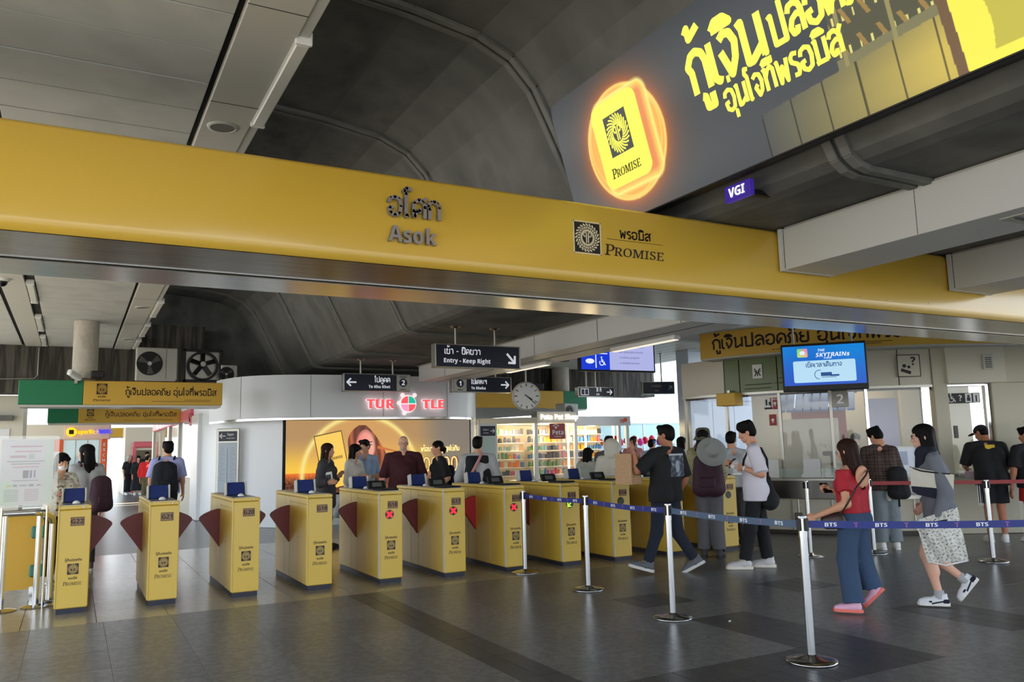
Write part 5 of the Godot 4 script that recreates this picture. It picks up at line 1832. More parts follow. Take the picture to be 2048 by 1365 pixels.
		b = MB.new()
		if e[4] == "first_aid":
			b.box(Vector3(-0.03, 0.02, 0.004), Vector3(0.03, 0.1, 0.004))
			b.box(Vector3(0.03, 0.0, 0.004), Vector3(0.04, 0.06, 0.004))
			b.box(Vector3(0, -0.08, 0.004), Vector3(0.14, 0.03, 0.004))
		else:
			disc(b, Vector2(0, 0.0), 0.025, 0.004, Transform3D(Basis(), Vector3(0, 0, 0.006)), 14)
			b.stroke([Vector2(0, -0.01), Vector2(0, -0.05)], 0.016, 0.004, Transform3D(Basis(), Vector3(0, 0, 0.006)))
			if e[4] == "red":
				latin(b, "AED", 0.03, 0.004, Transform3D(Basis(), Vector3(0, 0.055, 0.006)))
		part("print", b.mesh(), M["black"] if e[4] == "first_aid" else M["white"], nn)
	var yb := at_orb(4.36, 18.6, 2.26)
	var lb := thing("lamp_box", "small yellow light box hanging under the ticket office corner", "box", yb.origin)
	lb.basis = yb.basis
	part("box", mbox(Vector3.ZERO, Vector3(0.36, 0.22, 0.3), 0.01), M["yellow_vinyl"], lb)
	part("hanger", mbox(Vector3(0, 0.13, 0), Vector3(0.05, 0.06, 0.05)), M["steel_dull"], lb)
	# picture sign with a question mark
	var xq := at_orb(4.32, 57.0, 2.68)
	var qs := thing("help_sign", "square white help sign with question mark beside the blue screen", "sign", xq.origin)
	qs.basis = xq.basis
	part("board", mbox(Vector3(0, 0, 0), Vector3(0.36, 0.36, 0.012), 0.002), M["beige_panel"], qs)
	b = MB.new()
	for e in [[Vector3(0, 0.175, 0.007), Vector3(0.36, 0.012, 0.004)], [Vector3(0, -0.175, 0.007), Vector3(0.36, 0.012, 0.004)], [Vector3(0.175, 0, 0.007), Vector3(0.012, 0.36, 0.004)], [Vector3(-0.175, 0, 0.007), Vector3(0.012, 0.36, 0.004)]]:
		b.box(e[0], e[1])
	latin(b, "?", 0.13, 0.004, Transform3D(Basis(), Vector3(0.07, 0.01, 0.01)))
	b.box(Vector3(-0.05, -0.09, 0.008), Vector3(0.16, 0.05, 0.004), 0.0, Basis(Vector3.BACK, -0.35))
	disc(b, Vector2(-0.07, 0.0), 0.03, 0.004, Transform3D(Basis(), Vector3(0, 0, 0.01)), 12)
	disc(b, Vector2(0.0, -0.02), 0.025, 0.004, Transform3D(Basis(), Vector3(0, 0, 0.01)), 12)
	part("print", b.mesh(), M["black"], qs)
	# blue hanging screen
	var W := 256
	var H := 150
	var im := Image.create(W, H, false, Image.FORMAT_RGB8)
	for py in H:
		for px in W:
			var c := Color(0.02, 0.52, 0.86).lerp(Color(0.02, 0.30, 0.76), clampf(py / 150.0 + 0.15 * sin(px * 0.02), 0, 1))
			var q := Vector2(absf(px - 128.0) - 90.0, absf(py - 98.0) - 34.0)
			if maxf(q.x, q.y) < 8.0 and Vector2(maxf(q.x, 0), maxf(q.y, 0)).length() < 8.0:
				c = Color(0.72, 0.88, 0.97)
			var lg := Vector2(absf(px - 62.0) - 12.0, absf(py - 26.0) - 12.0)
			if Vector2(maxf(lg.x, 0), maxf(lg.y, 0)).length() < 5.0:
				c = Color(0.95, 0.55, 0.7).lerp(Color(0.5, 0.9, 0.5), clampf((74.0 - px) / 26.0, 0, 1)).lerp(Color(0.98, 0.9, 0.4), clampf((py - 18.0) / 40.0, 0, 1))
				if Vector2((px - 62.0) / 9.0, (py - 26.0) / 8.0).length() < 1.0:
					c = Color(0.9, 0.95, 1.0)
			im.set_pixel(px, py, c)
	var p0 := Vector2(9.62, 8.16)
	var sc := thing("hanging_screen", "bright blue hanging screen about train times before the ticket office", "screen", P(p0.x, 2.235, p0.y))
	sc.rotation.y = deg_to_rad(-46.5)
	var sw := 1.17
	var sh := 0.7
	part("casing", mspan(Vector3(-sw / 2, 0, -0.1), Vector3(sw / 2, sh, -0.003), 0.01), M["black"], sc)
	part("display", panel(sw - 0.05, sh - 0.12), screen("screen_trains", im, 0.95), sc, Vector3(0, sh / 2 + 0.025, 0.001))
	b = MB.new()
	latin(b, "THE", 0.035, 0.003, Transform3D(Basis(), Vector3(-0.03, 0.575, 0.004)), true, "Droid Sans", true, 1.1, 0.2)
	latin(b, "SKYTRAINs", 0.058, 0.003, Transform3D(Basis(), Vector3(0.12, 0.495, 0.004)), true, "Droid Sans", true, 1.1, 0.2)
	thai(b, "ดาวน์ทันที", 0.018, 0.2, 0.002, Transform3D(Basis(), Vector3(0.06, 0.465, 0.004)))
	part("lettering", b.mesh(), glow("screen_white", rgb(235, 240, 255), 0.95), sc)
	b = MB.new()
	thai(b, "เช็คเวลาเดินทาง", 0.052, 0.18, 0.003, Transform3D(Basis(), Vector3(0.0, 0.35, 0.004)), true, 1.05)
	b.span(Vector3(-0.05, 0.21, 0.002), Vector3(0.1, 0.265, 0.005), 0.0)
	b.span(Vector3(0.08, 0.205, 0.002), Vector3(0.2, 0.23, 0.005), 0.0)
	b.span(Vector3(-0.04, 0.19, 0.002), Vector3(0.16, 0.197, 0.005), 0.0)
	var ring := []
	for i in 14:
		var a := deg_to_rad(70 + 200.0 * i / 13.0)
		ring.append(Vector2(-0.07, 0.235) + Vector2(cos(a), sin(a)) * 0.065)
	b.stroke(ring, 0.009, 0.003, Transform3D(Basis(), Vector3(0, 0, 0.004)))
	part("print", b.mesh(), glow("screen_navy", rgb(26, 74, 140), 0.8), sc)
	for px in [-0.4, 0.4]:
		b = MB.new()
		b.cyl(Vector3(px, sh, -0.05), Vector3(px, 1.1, -0.05), 0.016, 0.016, 10)
		part("pole", b.mesh(), M["steel_dull"], sc)
	var al2 := AreaLight3D.new()
	al2.name = "screen_light"
	al2.area_size = Vector2(1.1, 0.6)
	al2.light_color = Color(0.3, 0.6, 1.0)
	al2.light_energy = 0.01
	al2.shadow_enabled = true
	sc.add_child(al2)
	al2.transform = Transform3D(Basis(Vector3(-1, 0, 0), Vector3(0, 1, 0), Vector3(0, 0, -1)), Vector3(0, 0.36, 0.02))
	# counter terminal
	var tm := at_orb(4.1, 55.0, 0.62)
	var cp := thing("ticket_terminal", "pale counter monitor with white frame beside the checked shirt", "monitor", tm.origin)
	cp.basis = tm.basis
	part("body", mspan(Vector3(-0.24, 0.0, -0.2), Vector3(0.24, 0.22, 0.3), 0.04), M["white"], cp)
	part("bezel", mbox(Vector3(0, 0.52, 0.05), Vector3(0.5, 0.5, 0.05), 0.012), M["white_gloss"], cp)
	part("display", mbox(Vector3(0, 0.53, 0.078), Vector3(0.4, 0.4, 0.006)), glow("terminal_glow", rgb(176, 188, 206), 0.6), cp)
	part("window", mbox(Vector3(-0.06, 0.58, 0.084), Vector3(0.24, 0.22, 0.003)), glow("terminal_blue", rgb(112, 130, 166), 0.55), cp)
	part("back_box", mspan(Vector3(-0.42, 0.2, -0.3), Vector3(-0.24, 0.8, 0.0), 0.01), M["black"], cp)

	# right part: flat wall with a second window
	var w0 := orb(4.25, 62.0)
	var dirv := Vector2(1.0, -0.62).normalized()
	var out := Vector3(-0.53, 0, 0.85).normalized()
	var Bw := Basis(Vector3.UP.cross(out).normalized(), Vector3.UP, out)
	var wx := Transform3D(Bw, P(w0.x, 0, w0.y))
	var w := struct("wall_right", MB.new().mesh() if false else mspan(Vector3(1.15, 0, -0.3), Vector3(5.0, 3.4, -0.02)), M["beige_wall"], "cream wall of the ticket office at the right edge")
	w.transform = wx
	part("pilaster", mspan(Vector3(0.0, 0, -0.2), Vector3(0.22, 3.0, 0.06), 0.01), M["beige_wall"], w)
	part("pilaster", mspan(Vector3(0.92, 0, -0.3), Vector3(1.18, 2.4, 0.02), 0.01), M["beige_wall"], w)
	part("upper_board", mspan(Vector3(0.2, 2.37, -0.2), Vector3(1.12, 2.99, 0.12), 0.008), M["beige_panel"], w)
	part("upper_board", mspan(Vector3(1.13, 2.37, -0.2), Vector3(2.4, 2.99, 0.06), 0.008), M["beige_wall"], w)
	part("lower_wall", mspan(Vector3(0.2, 0, -0.2), Vector3(0.94, 0.9, -0.02)), M["beige_wall"], w)
	part("counter", mspan(Vector3(0.2, 0.9, -0.3), Vector3(1.0, 0.94, 0.2), 0.006), M["steel_dull"], w)
	part("glass_pane", mspan(Vector3(0.22, 0.94, -0.12), Vector3(0.84, 2.37, -0.11)), M["glass"], w)
	part("frame", mspan(Vector3(0.84, 0.94, -0.14), Vector3(0.9, 2.37, -0.04), 0.006), M["steel"], w)
	part("frame", mspan(Vector3(0.22, 2.33, -0.14), Vector3(0.9, 2.37, -0.04), 0.006), M["steel"], w)
	part("inner_wall", mspan(Vector3(0.1, 0, -1.6), Vector3(1.3, 2.6, -1.5)), M["beige_wall"], w)
	part("vent_box", mspan(Vector3(0.76, 2.58, 0.12), Vector3(0.92, 2.82, 0.16), 0.006), M["bulkhead"], w)
	for k in 6:
		part("vent_slat", mspan(Vector3(0.79, 2.61 + k * 0.03, 0.16), Vector3(0.89, 2.622 + k * 0.03, 0.165)), M["black"], w)
	part("intercom", mspan(Vector3(0.28, 1.5, -0.02), Vector3(0.34, 1.7, 0.02), 0.006), M["grille_grey"], w)
	var ps := thing("pictogram_sign", "black pictogram strip with wheelchair and help signs at the right window", "sign", wx * Vector3(0.48, 2.14, 0.0))
	ps.basis = Bw
	part("board", mbox(Vector3.ZERO, Vector3(0.5, 0.16, 0.012)), M["black"], ps)
	b = MB.new()
	wheelchair(b, Vector2(-0.19, 0), 0.13, Transform3D(Basis(), Vector3(0, 0, 0.012)))
	latin(b, "?", 0.09, 0.004, Transform3D(Basis(), Vector3(-0.06, -0.045, 0.012)))
	b.box(Vector3(0.07, 0, 0.008), Vector3(0.1, 0.14, 0.006))
	b.box(Vector3(0.19, 0, 0.008), Vector3(0.09, 0.14, 0.006))
	part("print", b.mesh(), M["white"], ps)
	b = MB.new()
	disc(b, Vector2(0.07, 0.03), 0.02, 0.004, Transform3D(Basis(), Vector3(0, 0, 0.016)), 10)
	b.box(Vector3(0.07, -0.02, 0.013), Vector3(0.05, 0.06, 0.004))
	b.box(Vector3(0.19, -0.01, 0.013), Vector3(0.02, 0.1, 0.004))
	part("print_dark", b.mesh(), M["black"], ps)
	# clear stand on the counter bottom left: card holder seen over the belt
	var xs := at_orb(4.5, 33.0, 0.0)
	var rail := thing("counter_rail", "slim steel rail with a small grey reader below the ticket counter", "rail", xs.origin)
	rail.basis = xs.basis
	b = MB.new()
	b.tube([Vector3(0, 0.0, 0.05), Vector3(0, 0.58, 0.05)], 0.016, 10)
	part("post", b.mesh(), M["steel_dull"], rail)
	part("reader", mbox(Vector3(0, 0.3, 0.07), Vector3(0.13, 0.13, 0.05), 0.01), M["grille_grey"], rail)


func build_outside() -> void:
	# blue-grey clad wall of the neighbouring building beside the right opening
	var w := struct("wall_clad", mspan(P(13.95, 0, 16.6), P(17.5, 5.2, 16.1)), M["blue_panel"], "blue-grey panel clad wall of the building beside the opening")
	for i in 5:
		for j in 4:
			part("cladding_panel", mspan(P(13.9 + i * 0.74, 0.02 + [0.0, 1.3, 2.6, 3.9][j], 16.1), P(13.9 + i * 0.74 + 0.728, [1.29, 2.59, 3.89, 5.3][j], 16.06), 0.003), M["blue_panel"], w)
	# round rimmed board and striped lower wall there
	# bright street building beyond
	var ww: Material = mat("sunlit_white", rgb(240, 240, 236), 0.6)
	var b1 := thing("street_building", "sunlit white building with green-blue glass across the street", "building", P(38, 0, 42))
	b1.rotation.y = deg_to_rad(-30)
	part("wall", mspan(Vector3(-9, -6, -8), Vector3(3.0, 12, 0)), ww, b1)
	part("wall", mspan(Vector3(3.0, -6, -8), Vector3(14, 16, 2.0)), ww, b1)
	for i in 5:
		for j in 4:
			var px := -8.0 + i * 2.1
			var py := 0.2 + j * 3.0
			part("window", mspan(Vector3(px, py, 0.0), Vector3(px + 1.5, py + 1.7, 0.06)), mat("teal_glass", rgb(206, 228, 226), 0.15), b1)
			part("window_rail", mspan(Vector3(px - 0.1, py - 0.2, 0.0), Vector3(px + 1.6, py - 0.05, 0.3)), ww, b1)
	for j in 5:
		part("spandrel", mspan(Vector3(3.2, -1.0 + j * 3.2, 2.0), Vector3(13.8, 0.2 + j * 3.2, 2.2)), M["blue_panel"], b1)
	for i in 7:
		part("mullion", mspan(Vector3(3.4 + i * 1.6, -1, 2.0), Vector3(3.5 + i * 1.6, 15, 2.15)), M["steel_dull"], b1)
	# bridge parapet of glass beyond the concourse edge
	var br := thing("glass_parapet", "pale turquoise glass parapet of the footbridge beyond the opening", "railing", P(15.5, 0, 24.0))
	for i in 8:
		part("glass_pane", mspan(Vector3(-3.0 + i * 1.2, 1.6, -0.03), Vector3(-1.85 + i * 1.2, 2.3, 0.0)), mat("turquoise", rgb(190, 226, 226), 0.2), br)
		part("post", mspan(Vector3(-3.05 + i * 1.2, 0.0, -0.04), Vector3(-3.0 + i * 1.2, 2.35, 0.02)), M["white_gloss"], br)
	part("rail", mspan(Vector3(-3.1, 2.3, -0.06), Vector3(6.6, 2.36, 0.03)), M["white_gloss"], br)
	part("lower_screen", mspan(Vector3(-3.0, 0.0, -0.05), Vector3(6.6, 1.55, -0.02)), mat("pale_screen", rgb(180, 204, 220), 0.35), br)
	# flower stall far off: magenta and orange bunches
	var fl := thing("flower_stall", "row of magenta and orange balloons on a stall beyond the opening", "stall", P(15.1, 0, 20.2))
	part("table", mspan(Vector3(-1.6, 0, -0.4), Vector3(1.8, 1.2, 0), 0.02), M["warm_white"], fl)
	part("rail", mspan(Vector3(-1.6, 1.52, -0.2), Vector3(1.8, 1.55, -0.17)), M["white"], fl)
	for e in [-1.58, 1.76]:
		part("post", mspan(Vector3(e, 1.2, -0.2), Vector3(e + 0.03, 1.55, -0.17)), M["white"], fl)
	var cols := [rgb(230, 60, 90), rgb(120, 50, 150), rgb(236, 120, 40), rgb(230, 70, 170), rgb(220, 40, 60)]
	for i in 14:
		var b := MB.new()
		b.ball(Vector3.ZERO, Vector3(0.1, 0.12, 0.1), 12, 8)
		b.cyl(Vector3(0, -0.13, 0), Vector3(0, -0.1, 0), 0.025, 0.01, 8)
		part("balloon", b.mesh(), mat("balloon_%d" % (i % 5), cols[i % 5], 0.3), fl, Vector3(-1.5 + i * 0.24, 1.66 + 0.05 * sin(i * 2.1), -0.17 + 0.05 * cos(i * 1.7)))
	# round advertising totem with a red rim
	var tt := thing("round_totem", "white round topped totem with a dark red rim by the last gate", "sign", P(10.0, 0, 11.2))
	tt.rotation.y = deg_to_rad(-40)
	var pl := PackedVector2Array([Vector2(-0.24, 0.0), Vector2(0.24, 0.0)])
	var pi_ := PackedVector2Array([Vector2(-0.21, 0.03), Vector2(0.21, 0.03)])
	for i in 17:
		var a := PI * i / 16.0
		pl.append(Vector2(cos(a) * 0.24, 1.36 + sin(a) * 0.24))
		pi_.append(Vector2(cos(a) * 0.21, 1.36 + sin(a) * 0.21))
	var bb := MB.new()
	bb.prism(pl, 0.06)
	part("rim", bb.mesh(), M["wine"], tt)
	bb = MB.new()
	bb.prism(pi_, 0.01, Transform3D(Basis(), Vector3(0, 0, 0.006)))
	part("board", bb.mesh(), M["white"], tt)
	bb = MB.new()
	thai(bb, "ภัย", 0.13, 0.13, 0.003, Transform3D(Basis(), Vector3(0.0, 1.3, 0.01)))
	part("lettering", bb.mesh(), M["navy"], tt)
	part("foot", mspan(Vector3(-0.26, 0, -0.2), Vector3(0.26, 0.02, 0.12)), M["steel_dull"], tt)


# ---------------------------------------------------------------- fare gates
var gate_print: Array = []


func build_gates() -> void:
	# gate number, x of the left edge, kind: 0 = blue reader, 1 = red cross, 2 = green arrow, 3 = arrow off
	var rows := [["G22", -0.09, 0], ["G21", 0.73, 0], ["G20", 1.543, 0], ["G19", 2.333, 0], ["G18", 3.153, 1], ["G17", 3.946, 1], ["G16", 4.755, 1], ["G15", 5.55, 2], ["G14", 6.33, 3], ["G13", 7.2, 3], ["G12", 8.15, 3]]
	var W := 0.283
	var L := 1.6
	var body := mspan(Vector3(0.004, 0.05, -L + 0.004), Vector3(W - 0.004, 1.0, -0.004), 0.006)
	var front := mspan(Vector3(0.0, 0.055, -0.01), Vector3(W, 0.995, 0.0), 0.004)
	var plinth := mspan(Vector3(0.012, 0, -L + 0.012), Vector3(W - 0.012, 0.05, -0.012))
	var lid := mspan(Vector3(-0.002, 1.003, -L), Vector3(W + 0.002, 1.04, 0.002), 0.007)
	var top := mspan(Vector3(0.02, 1.04, -L + 0.03), Vector3(W - 0.02, 1.044, -0.03))
	var corner := mspan(Vector3(-0.006, 0.06, -0.02), Vector3(0.008, 1.03, 0.006), 0.003)
	var doors := []
	for z in [[0.03, 0.41], [0.418, 0.8], [0.808, 1.06], [1.068, 1.58]]:
		doors.append(mspan(Vector3(-0.004, 0.06, -z[1]), Vector3(0.004, 0.93 if z[0] < 0.8 else 0.995, -z[0]), 0.0025))
	var header := mspan(Vector3(-0.004, 0.938, -0.8), Vector3(0.004, 0.995, -0.03), 0.0025)
	# flap: a fan shaped wing
	var fan := PackedVector2Array([Vector2(0, 0.45), Vector2(0.012, 0.45), Vector2(0.012, 0.89), Vector2(-0.03, 0.888), Vector2(-0.1, 0.872), Vector2(-0.17, 0.842), Vector2(-0.215, 0.812), Vector2(-0.228, 0.795), Vector2(-0.228, 0.772)])
	var fb := MB.new()
	fb.prism(fan, 0.05)
	var flap := fb.mesh()
	fb = MB.new()
	for i in fan.size() - 1:
		if i >= 2:
			fb.cyl(Vector3(fan[i].x, fan[i].y, -0.025), Vector3(fan[i + 1].x, fan[i + 1].y, -0.025), 0.03, 0.03, 8)
	var rim := fb.mesh()
	# printed lettering shared by all gates
	var pr := MB.new()
	thai(pr, "กู้เงินปลอดภัย", 0.018, 0.2, 0.001, Transform3D(Basis(), Vector3(0.145, 0.502, 0.0008)), true, 1.05)
	thai(pr, "พรอมิส", 0.016, 0.24, 0.001, Transform3D(Basis(), Vector3(0.145, 0.328, 0.0008)), true, 1.15)
	promise_word(pr, 0.038, 0.165, Transform3D(Basis(), Vector3(0.142, 0.27, 0.0008)), 0.0012)
	var print_mesh := pr.mesh()
	# readers
	var rd := MB.new()
	rd.box(Vector3(0.13, 0.075, 0.0), Vector3(0.19, 0.15, 0.02), 0.006, Basis(Vector3.RIGHT, -0.35))
	var blue := rd.mesh()
	rd = MB.new()
	for x in [0.022, 0.238]:
		rd.box(Vector3(x, 0.07, -0.02), Vector3(0.018, 0.15, 0.11), 0.006, Basis(Vector3.RIGHT, -0.2))
	rd.box(Vector3(0.13, 0.06, -0.045), Vector3(0.2, 0.12, 0.05), 0.01, Basis(Vector3.RIGHT, -0.35))
	var cheeks := rd.mesh()
	rd = MB.new()
	rd.ball(Vector3.ZERO, Vector3(0.036, 0.028, 0.036), 16, 6, Basis(), 0.0)
	var dome := rd.mesh()
	rd = MB.new()
	rd.box(Vector3(0, 0.055, 0), Vector3(0.24, 0.11, 0.035), 0.016, Basis(Vector3.RIGHT, -0.5))
	var disp := rd.mesh()
	var glassd := mbox(Vector3(0, 0.056, 0.019), Vector3(0.12, 0.055, 0.004), 0.0, Basis(Vector3.RIGHT, -0.5))
	var pad := mspan(Vector3(0.05, 1.044, -0.4), Vector3(0.265, 1.064, -0.06), 0.008)
	var lamp := MB.new()
	disc(lamp, Vector2.ZERO, 0.052, 0.008, Transform3D(Basis(), Vector3(0, 0, 0.004)))
	var lampm := lamp.mesh()
	var cross := MB.new()
	cross.stroke([Vector2(-0.032, -0.032), Vector2(0.032, 0.032)], 0.026, 0.003, Transform3D(Basis(), Vector3(0, 0, 0.007)))
	cross.stroke([Vector2(-0.032, 0.032), Vector2(0.032, -0.032)], 0.026, 0.003, Transform3D(Basis(), Vector3(0, 0, 0.007)))
	var crossm := cross.mesh()
	var arr := MB.new()
	arr.stroke([Vector2(0.035, 0.035), Vector2(-0.02, -0.02)], 0.018, 0.003, Transform3D(Basis(), Vector3(0, 0, 0.007)))
	arr.stroke([Vector2(-0.03, 0.02), Vector2(-0.03, -0.03), Vector2(0.02, -0.03)], 0.018, 0.003, Transform3D(Basis(), Vector3(0, 0, 0.007)))
	var arrm := arr.mesh()
	var knob := MB.new()
	knob.cyl(Vector3(-0.006, 0, 0), Vector3(-0.003, 0, 0), 0.008, 0.008, 10)
	var knobm := knob.mesh()
	for r in rows:
		var d: float = 9.27 - 0.05 * r[1]
		var look: String = ["blue reader on its lid", "glowing red cross lamp", "lit green arrow lamp", "dark arrow lamp"][r[2]]
		var g := thing("fare_gate", "yellow fare gate cabinet numbered %s with %s" % [r[0], look], "gate", P(r[1], 0, d), 0, "yellow fare gates")
		var Y: Material = M["yellow_paint"]
		part("plinth", plinth, M["plinth"], g)
		part("cabinet", body, Y, g)
		var fp := part("front_panel", front, Y, g)
		part("lid", lid, Y, g)
		part("top_plate", top, M["steel_dull"], g)
		for side in 2:
			for k in 4:
				var dr := part("side_door", doors[k], Y, g, Vector3(0 if side == 0 else W, 0, 0))
				if k < 2:
					part("lock", knobm, M["steel_dull"], dr, Vector3(0, 0.55, -0.39 if k == 0 else -0.44), Basis() if side == 0 else Basis(Vector3.UP, PI))
			part("side_rail", header, Y, g, Vector3(0 if side == 0 else W, 0, 0))
			var fz := -0.82
			if r[0] == "G22" and side == 0:
				continue
			part("flap", flap, M["maroon"] if r[2] < 1 or side == 1 or r[0] != "G16" else M["red"], g, Vector3(0 if side == 0 else W, 0, fz), Basis() if side == 0 else Basis.from_scale(Vector3(-1, 1, 1)))
		part("corner_trim", corner, M["yellow_paint"] if r[2] < 1 else M["bulkhead"], g)
		emblem(fp, Vector3(0.145, 0.425, 0.0015), 0.108, 0.112, M["ink"], mat("dull_gold", rgb(206, 178, 110), 0.5), Basis(), false)
		part("lettering", print_mesh, M["ink"], fp)
		var plate := part("number_plate", mbox(Vector3(0.165, 0.885, 0.002), Vector3(0.122, 0.085, 0.005), 0.001), M["plate"], g)
		var nb := MB.new()
		latin(nb, r[0], 0.044, 0.002, Transform3D(Basis(), Vector3(0.165, 0.864, 0.0055)))
		for e in [[0.165, 0.923, 0.114, 0.004], [0.165, 0.847, 0.114, 0.004], [0.109, 0.885, 0.004, 0.08], [0.221, 0.885, 0.004, 0.08]]:
			nb.box(Vector3(e[0], e[1], 0.005), Vector3(e[2], e[3], 0.002))
		part("number", nb.mesh(), M["ink"], plate)
		var lk := MB.new()
		lk.cyl(Vector3(0.215, 1.022, 0.0), Vector3(0.215, 1.022, 0.008), 0.009, 0.009, 12)
		part("lid_lock", lk.mesh(), M["steel_dull"], g)
		var rz := -0.62 if r[2] == 0 else -1.15
		var rdp := part("card_reader", cheeks, M["bulkhead"], g, Vector3(0, 1.044, rz))
		part("reader_face", blue, M["navy_blue"], rdp)
		part("sensor_dome", dome, M["white"], g, Vector3(0.15, 1.044, rz + 0.22))
		if r[2] > 0:
			var dp := part("display_unit", disp, M["black"], g, Vector3(0.165, 1.044, -0.58))
			part("display_glass", glassd, mat("display_grey", rgb(92, 96, 92), 0.12), dp)
			part("reader_pad", pad, M["black"], g)
			var lp := part("signal_lamp", lampm, M["black_gloss"], g, Vector3(0.125 if r[2] == 1 else 0.13, 0.775, 0.0))
			if r[2] == 1:
				part("cross", crossm, glow("lamp_red", rgb(255, 40, 62), 1.0), lp)
			elif r[2] == 2:
				part("arrow", arrm, glow("lamp_green", rgb(190, 240, 70), 0.95), lp)
			else:
				part("arrow", arrm, mat("lamp_off", rgb(70, 84, 50), 0.4), lp)
	# the retracted wing edges that show beside two flaps are part of those gates' aisles


# ---------------------------------------------------------------- barriers, stands, rails
func make_stanchion() -> Node3D:
	var t := thing("stanchion", "chrome belt post at the near right, closest to the camera", "barrier post", Vector3.ZERO, 0, "chrome belt posts")
	var b := MB.new()
	b.lathe([Vector2(0.0, 0.0), Vector2(0.165, 0.0), Vector2(0.172, 0.006), Vector2(0.172, 0.012), Vector2(0.165, 0.018), Vector2(0.11, 0.03), Vector2(0.05, 0.042), Vector2(0.032, 0.05)], 40)
	part("base", b.mesh(), M["steel"], t)
	b = MB.new()
	b.cyl(Vector3(0, 0.04, 0), Vector3(0, 0.86, 0), 0.028, 0.028, 28)
	part("tube", b.mesh(), M["steel"], t)
	b = MB.new()
	b.cyl(Vector3(0, 0.84, 0), Vector3(0, 0.97, 0), 0.031, 0.031, 28)
	b.lathe([Vector2(0.031, 0.97), Vector2(0.033, 0.975), Vector2(0.03, 0.983), Vector2(0.0, 0.986)], 28)
	part("head", b.mesh(), M["steel"], t)
	b = MB.new()
	for s in [-1, 1]:
		b.box(Vector3(0, 0.925, s * 0.032), Vector3(0.032, 0.085, 0.026), 0.004)
		b.box(Vector3(s * 0.032, 0.925, 0), Vector3(0.02, 0.085, 0.032), 0.004)
	part("belt_clip", b.mesh(), M["black"], t)
	return t


func belt(label: String, a: Vector3, b: Vector3, m: Material, words: Material, sag := 0.02, every := 0.33, wide := 0.05) -> void:
	var t := thing("retractable_belt", label, "belt", (a + b) * 0.5, 0, "retractable belts")
	var mid := (a + b) * 0.5
	var along := (b - a)
	var flat := Vector3(along.x, 0, along.z).normalized()
	var side := flat.cross(Vector3.UP)
	var st := MB.new()
	var n := 14
	var pts := []
	for i in n + 1:
		var k := float(i) / n
		pts.append(a.lerp(b, k) - Vector3.UP * sag * 4.0 * k * (1.0 - k) - mid)
	for i in n:
		var p: Vector3 = pts[i]
		var q: Vector3 = pts[i + 1]
		var u := Vector3.UP * wide / 2
		for s in [-1.0, 1.0]:
			var o: Vector3 = side * 0.001 * s
			st.quad(p - u + o, q - u + o, q + u + o, p + u + o, side * s)
		st.quad(p + u - side * 0.001, q + u - side * 0.001, q + u + side * 0.001, p + u + side * 0.001, Vector3.UP)
		st.quad(p - u - side * 0.001, q - u - side * 0.001, q - u + side * 0.001, p - u + side * 0.001, Vector3.DOWN)
	part("strap", st.mesh(), m, t)
	if words == null:
		return
	# lettering on the side that faces the camera's side
	var face := side if side.dot(CAM_AT - mid) > 0.0 else -side
	var rx := Vector3.UP.cross(face)
	var L := along.length()
	var count := int(L / every)
	var lt := MB.new()
	var mk := MB.new()
	for i in count:
		var k := (i + 0.5) / count
		var c := a.lerp(b, k) - Vector3.UP * sag * 4.0 * k * (1.0 - k) - mid
		var tilt := (along.y / L) * (1.0 if rx.dot(flat) > 0 else -1.0)
		var B := Basis(rx, Vector3.UP, face) * Basis(Vector3.BACK, tilt)
		latin(lt, "BTS", 0.026, 0.001, Transform3D(B, c - Vector3.UP * 0.013 + face * 0.002), true, "Droid Sans", true, 1.5)
		if i < count - 1:
			var k2 := (i + 1.0) / count
			var c2 := a.lerp(b, k2) - Vector3.UP * sag * 4.0 * k2 * (1.0 - k2) - mid
			mk.box(c2 + face * 0.0016 + Vector3.UP * 0.012, Vector3(0.03, 0.007, 0.001), 0.0, B)
			mk.box(c2 + face * 0.0016 - Vector3.UP * 0.006, Vector3(0.01, 0.022, 0.001), 0.0, B)
	part("lettering", lt.mesh(), words, t)
	part("small_mark", mk.mesh(), mat("belt_mark", rgb(150, 92, 150), 0.5), t)


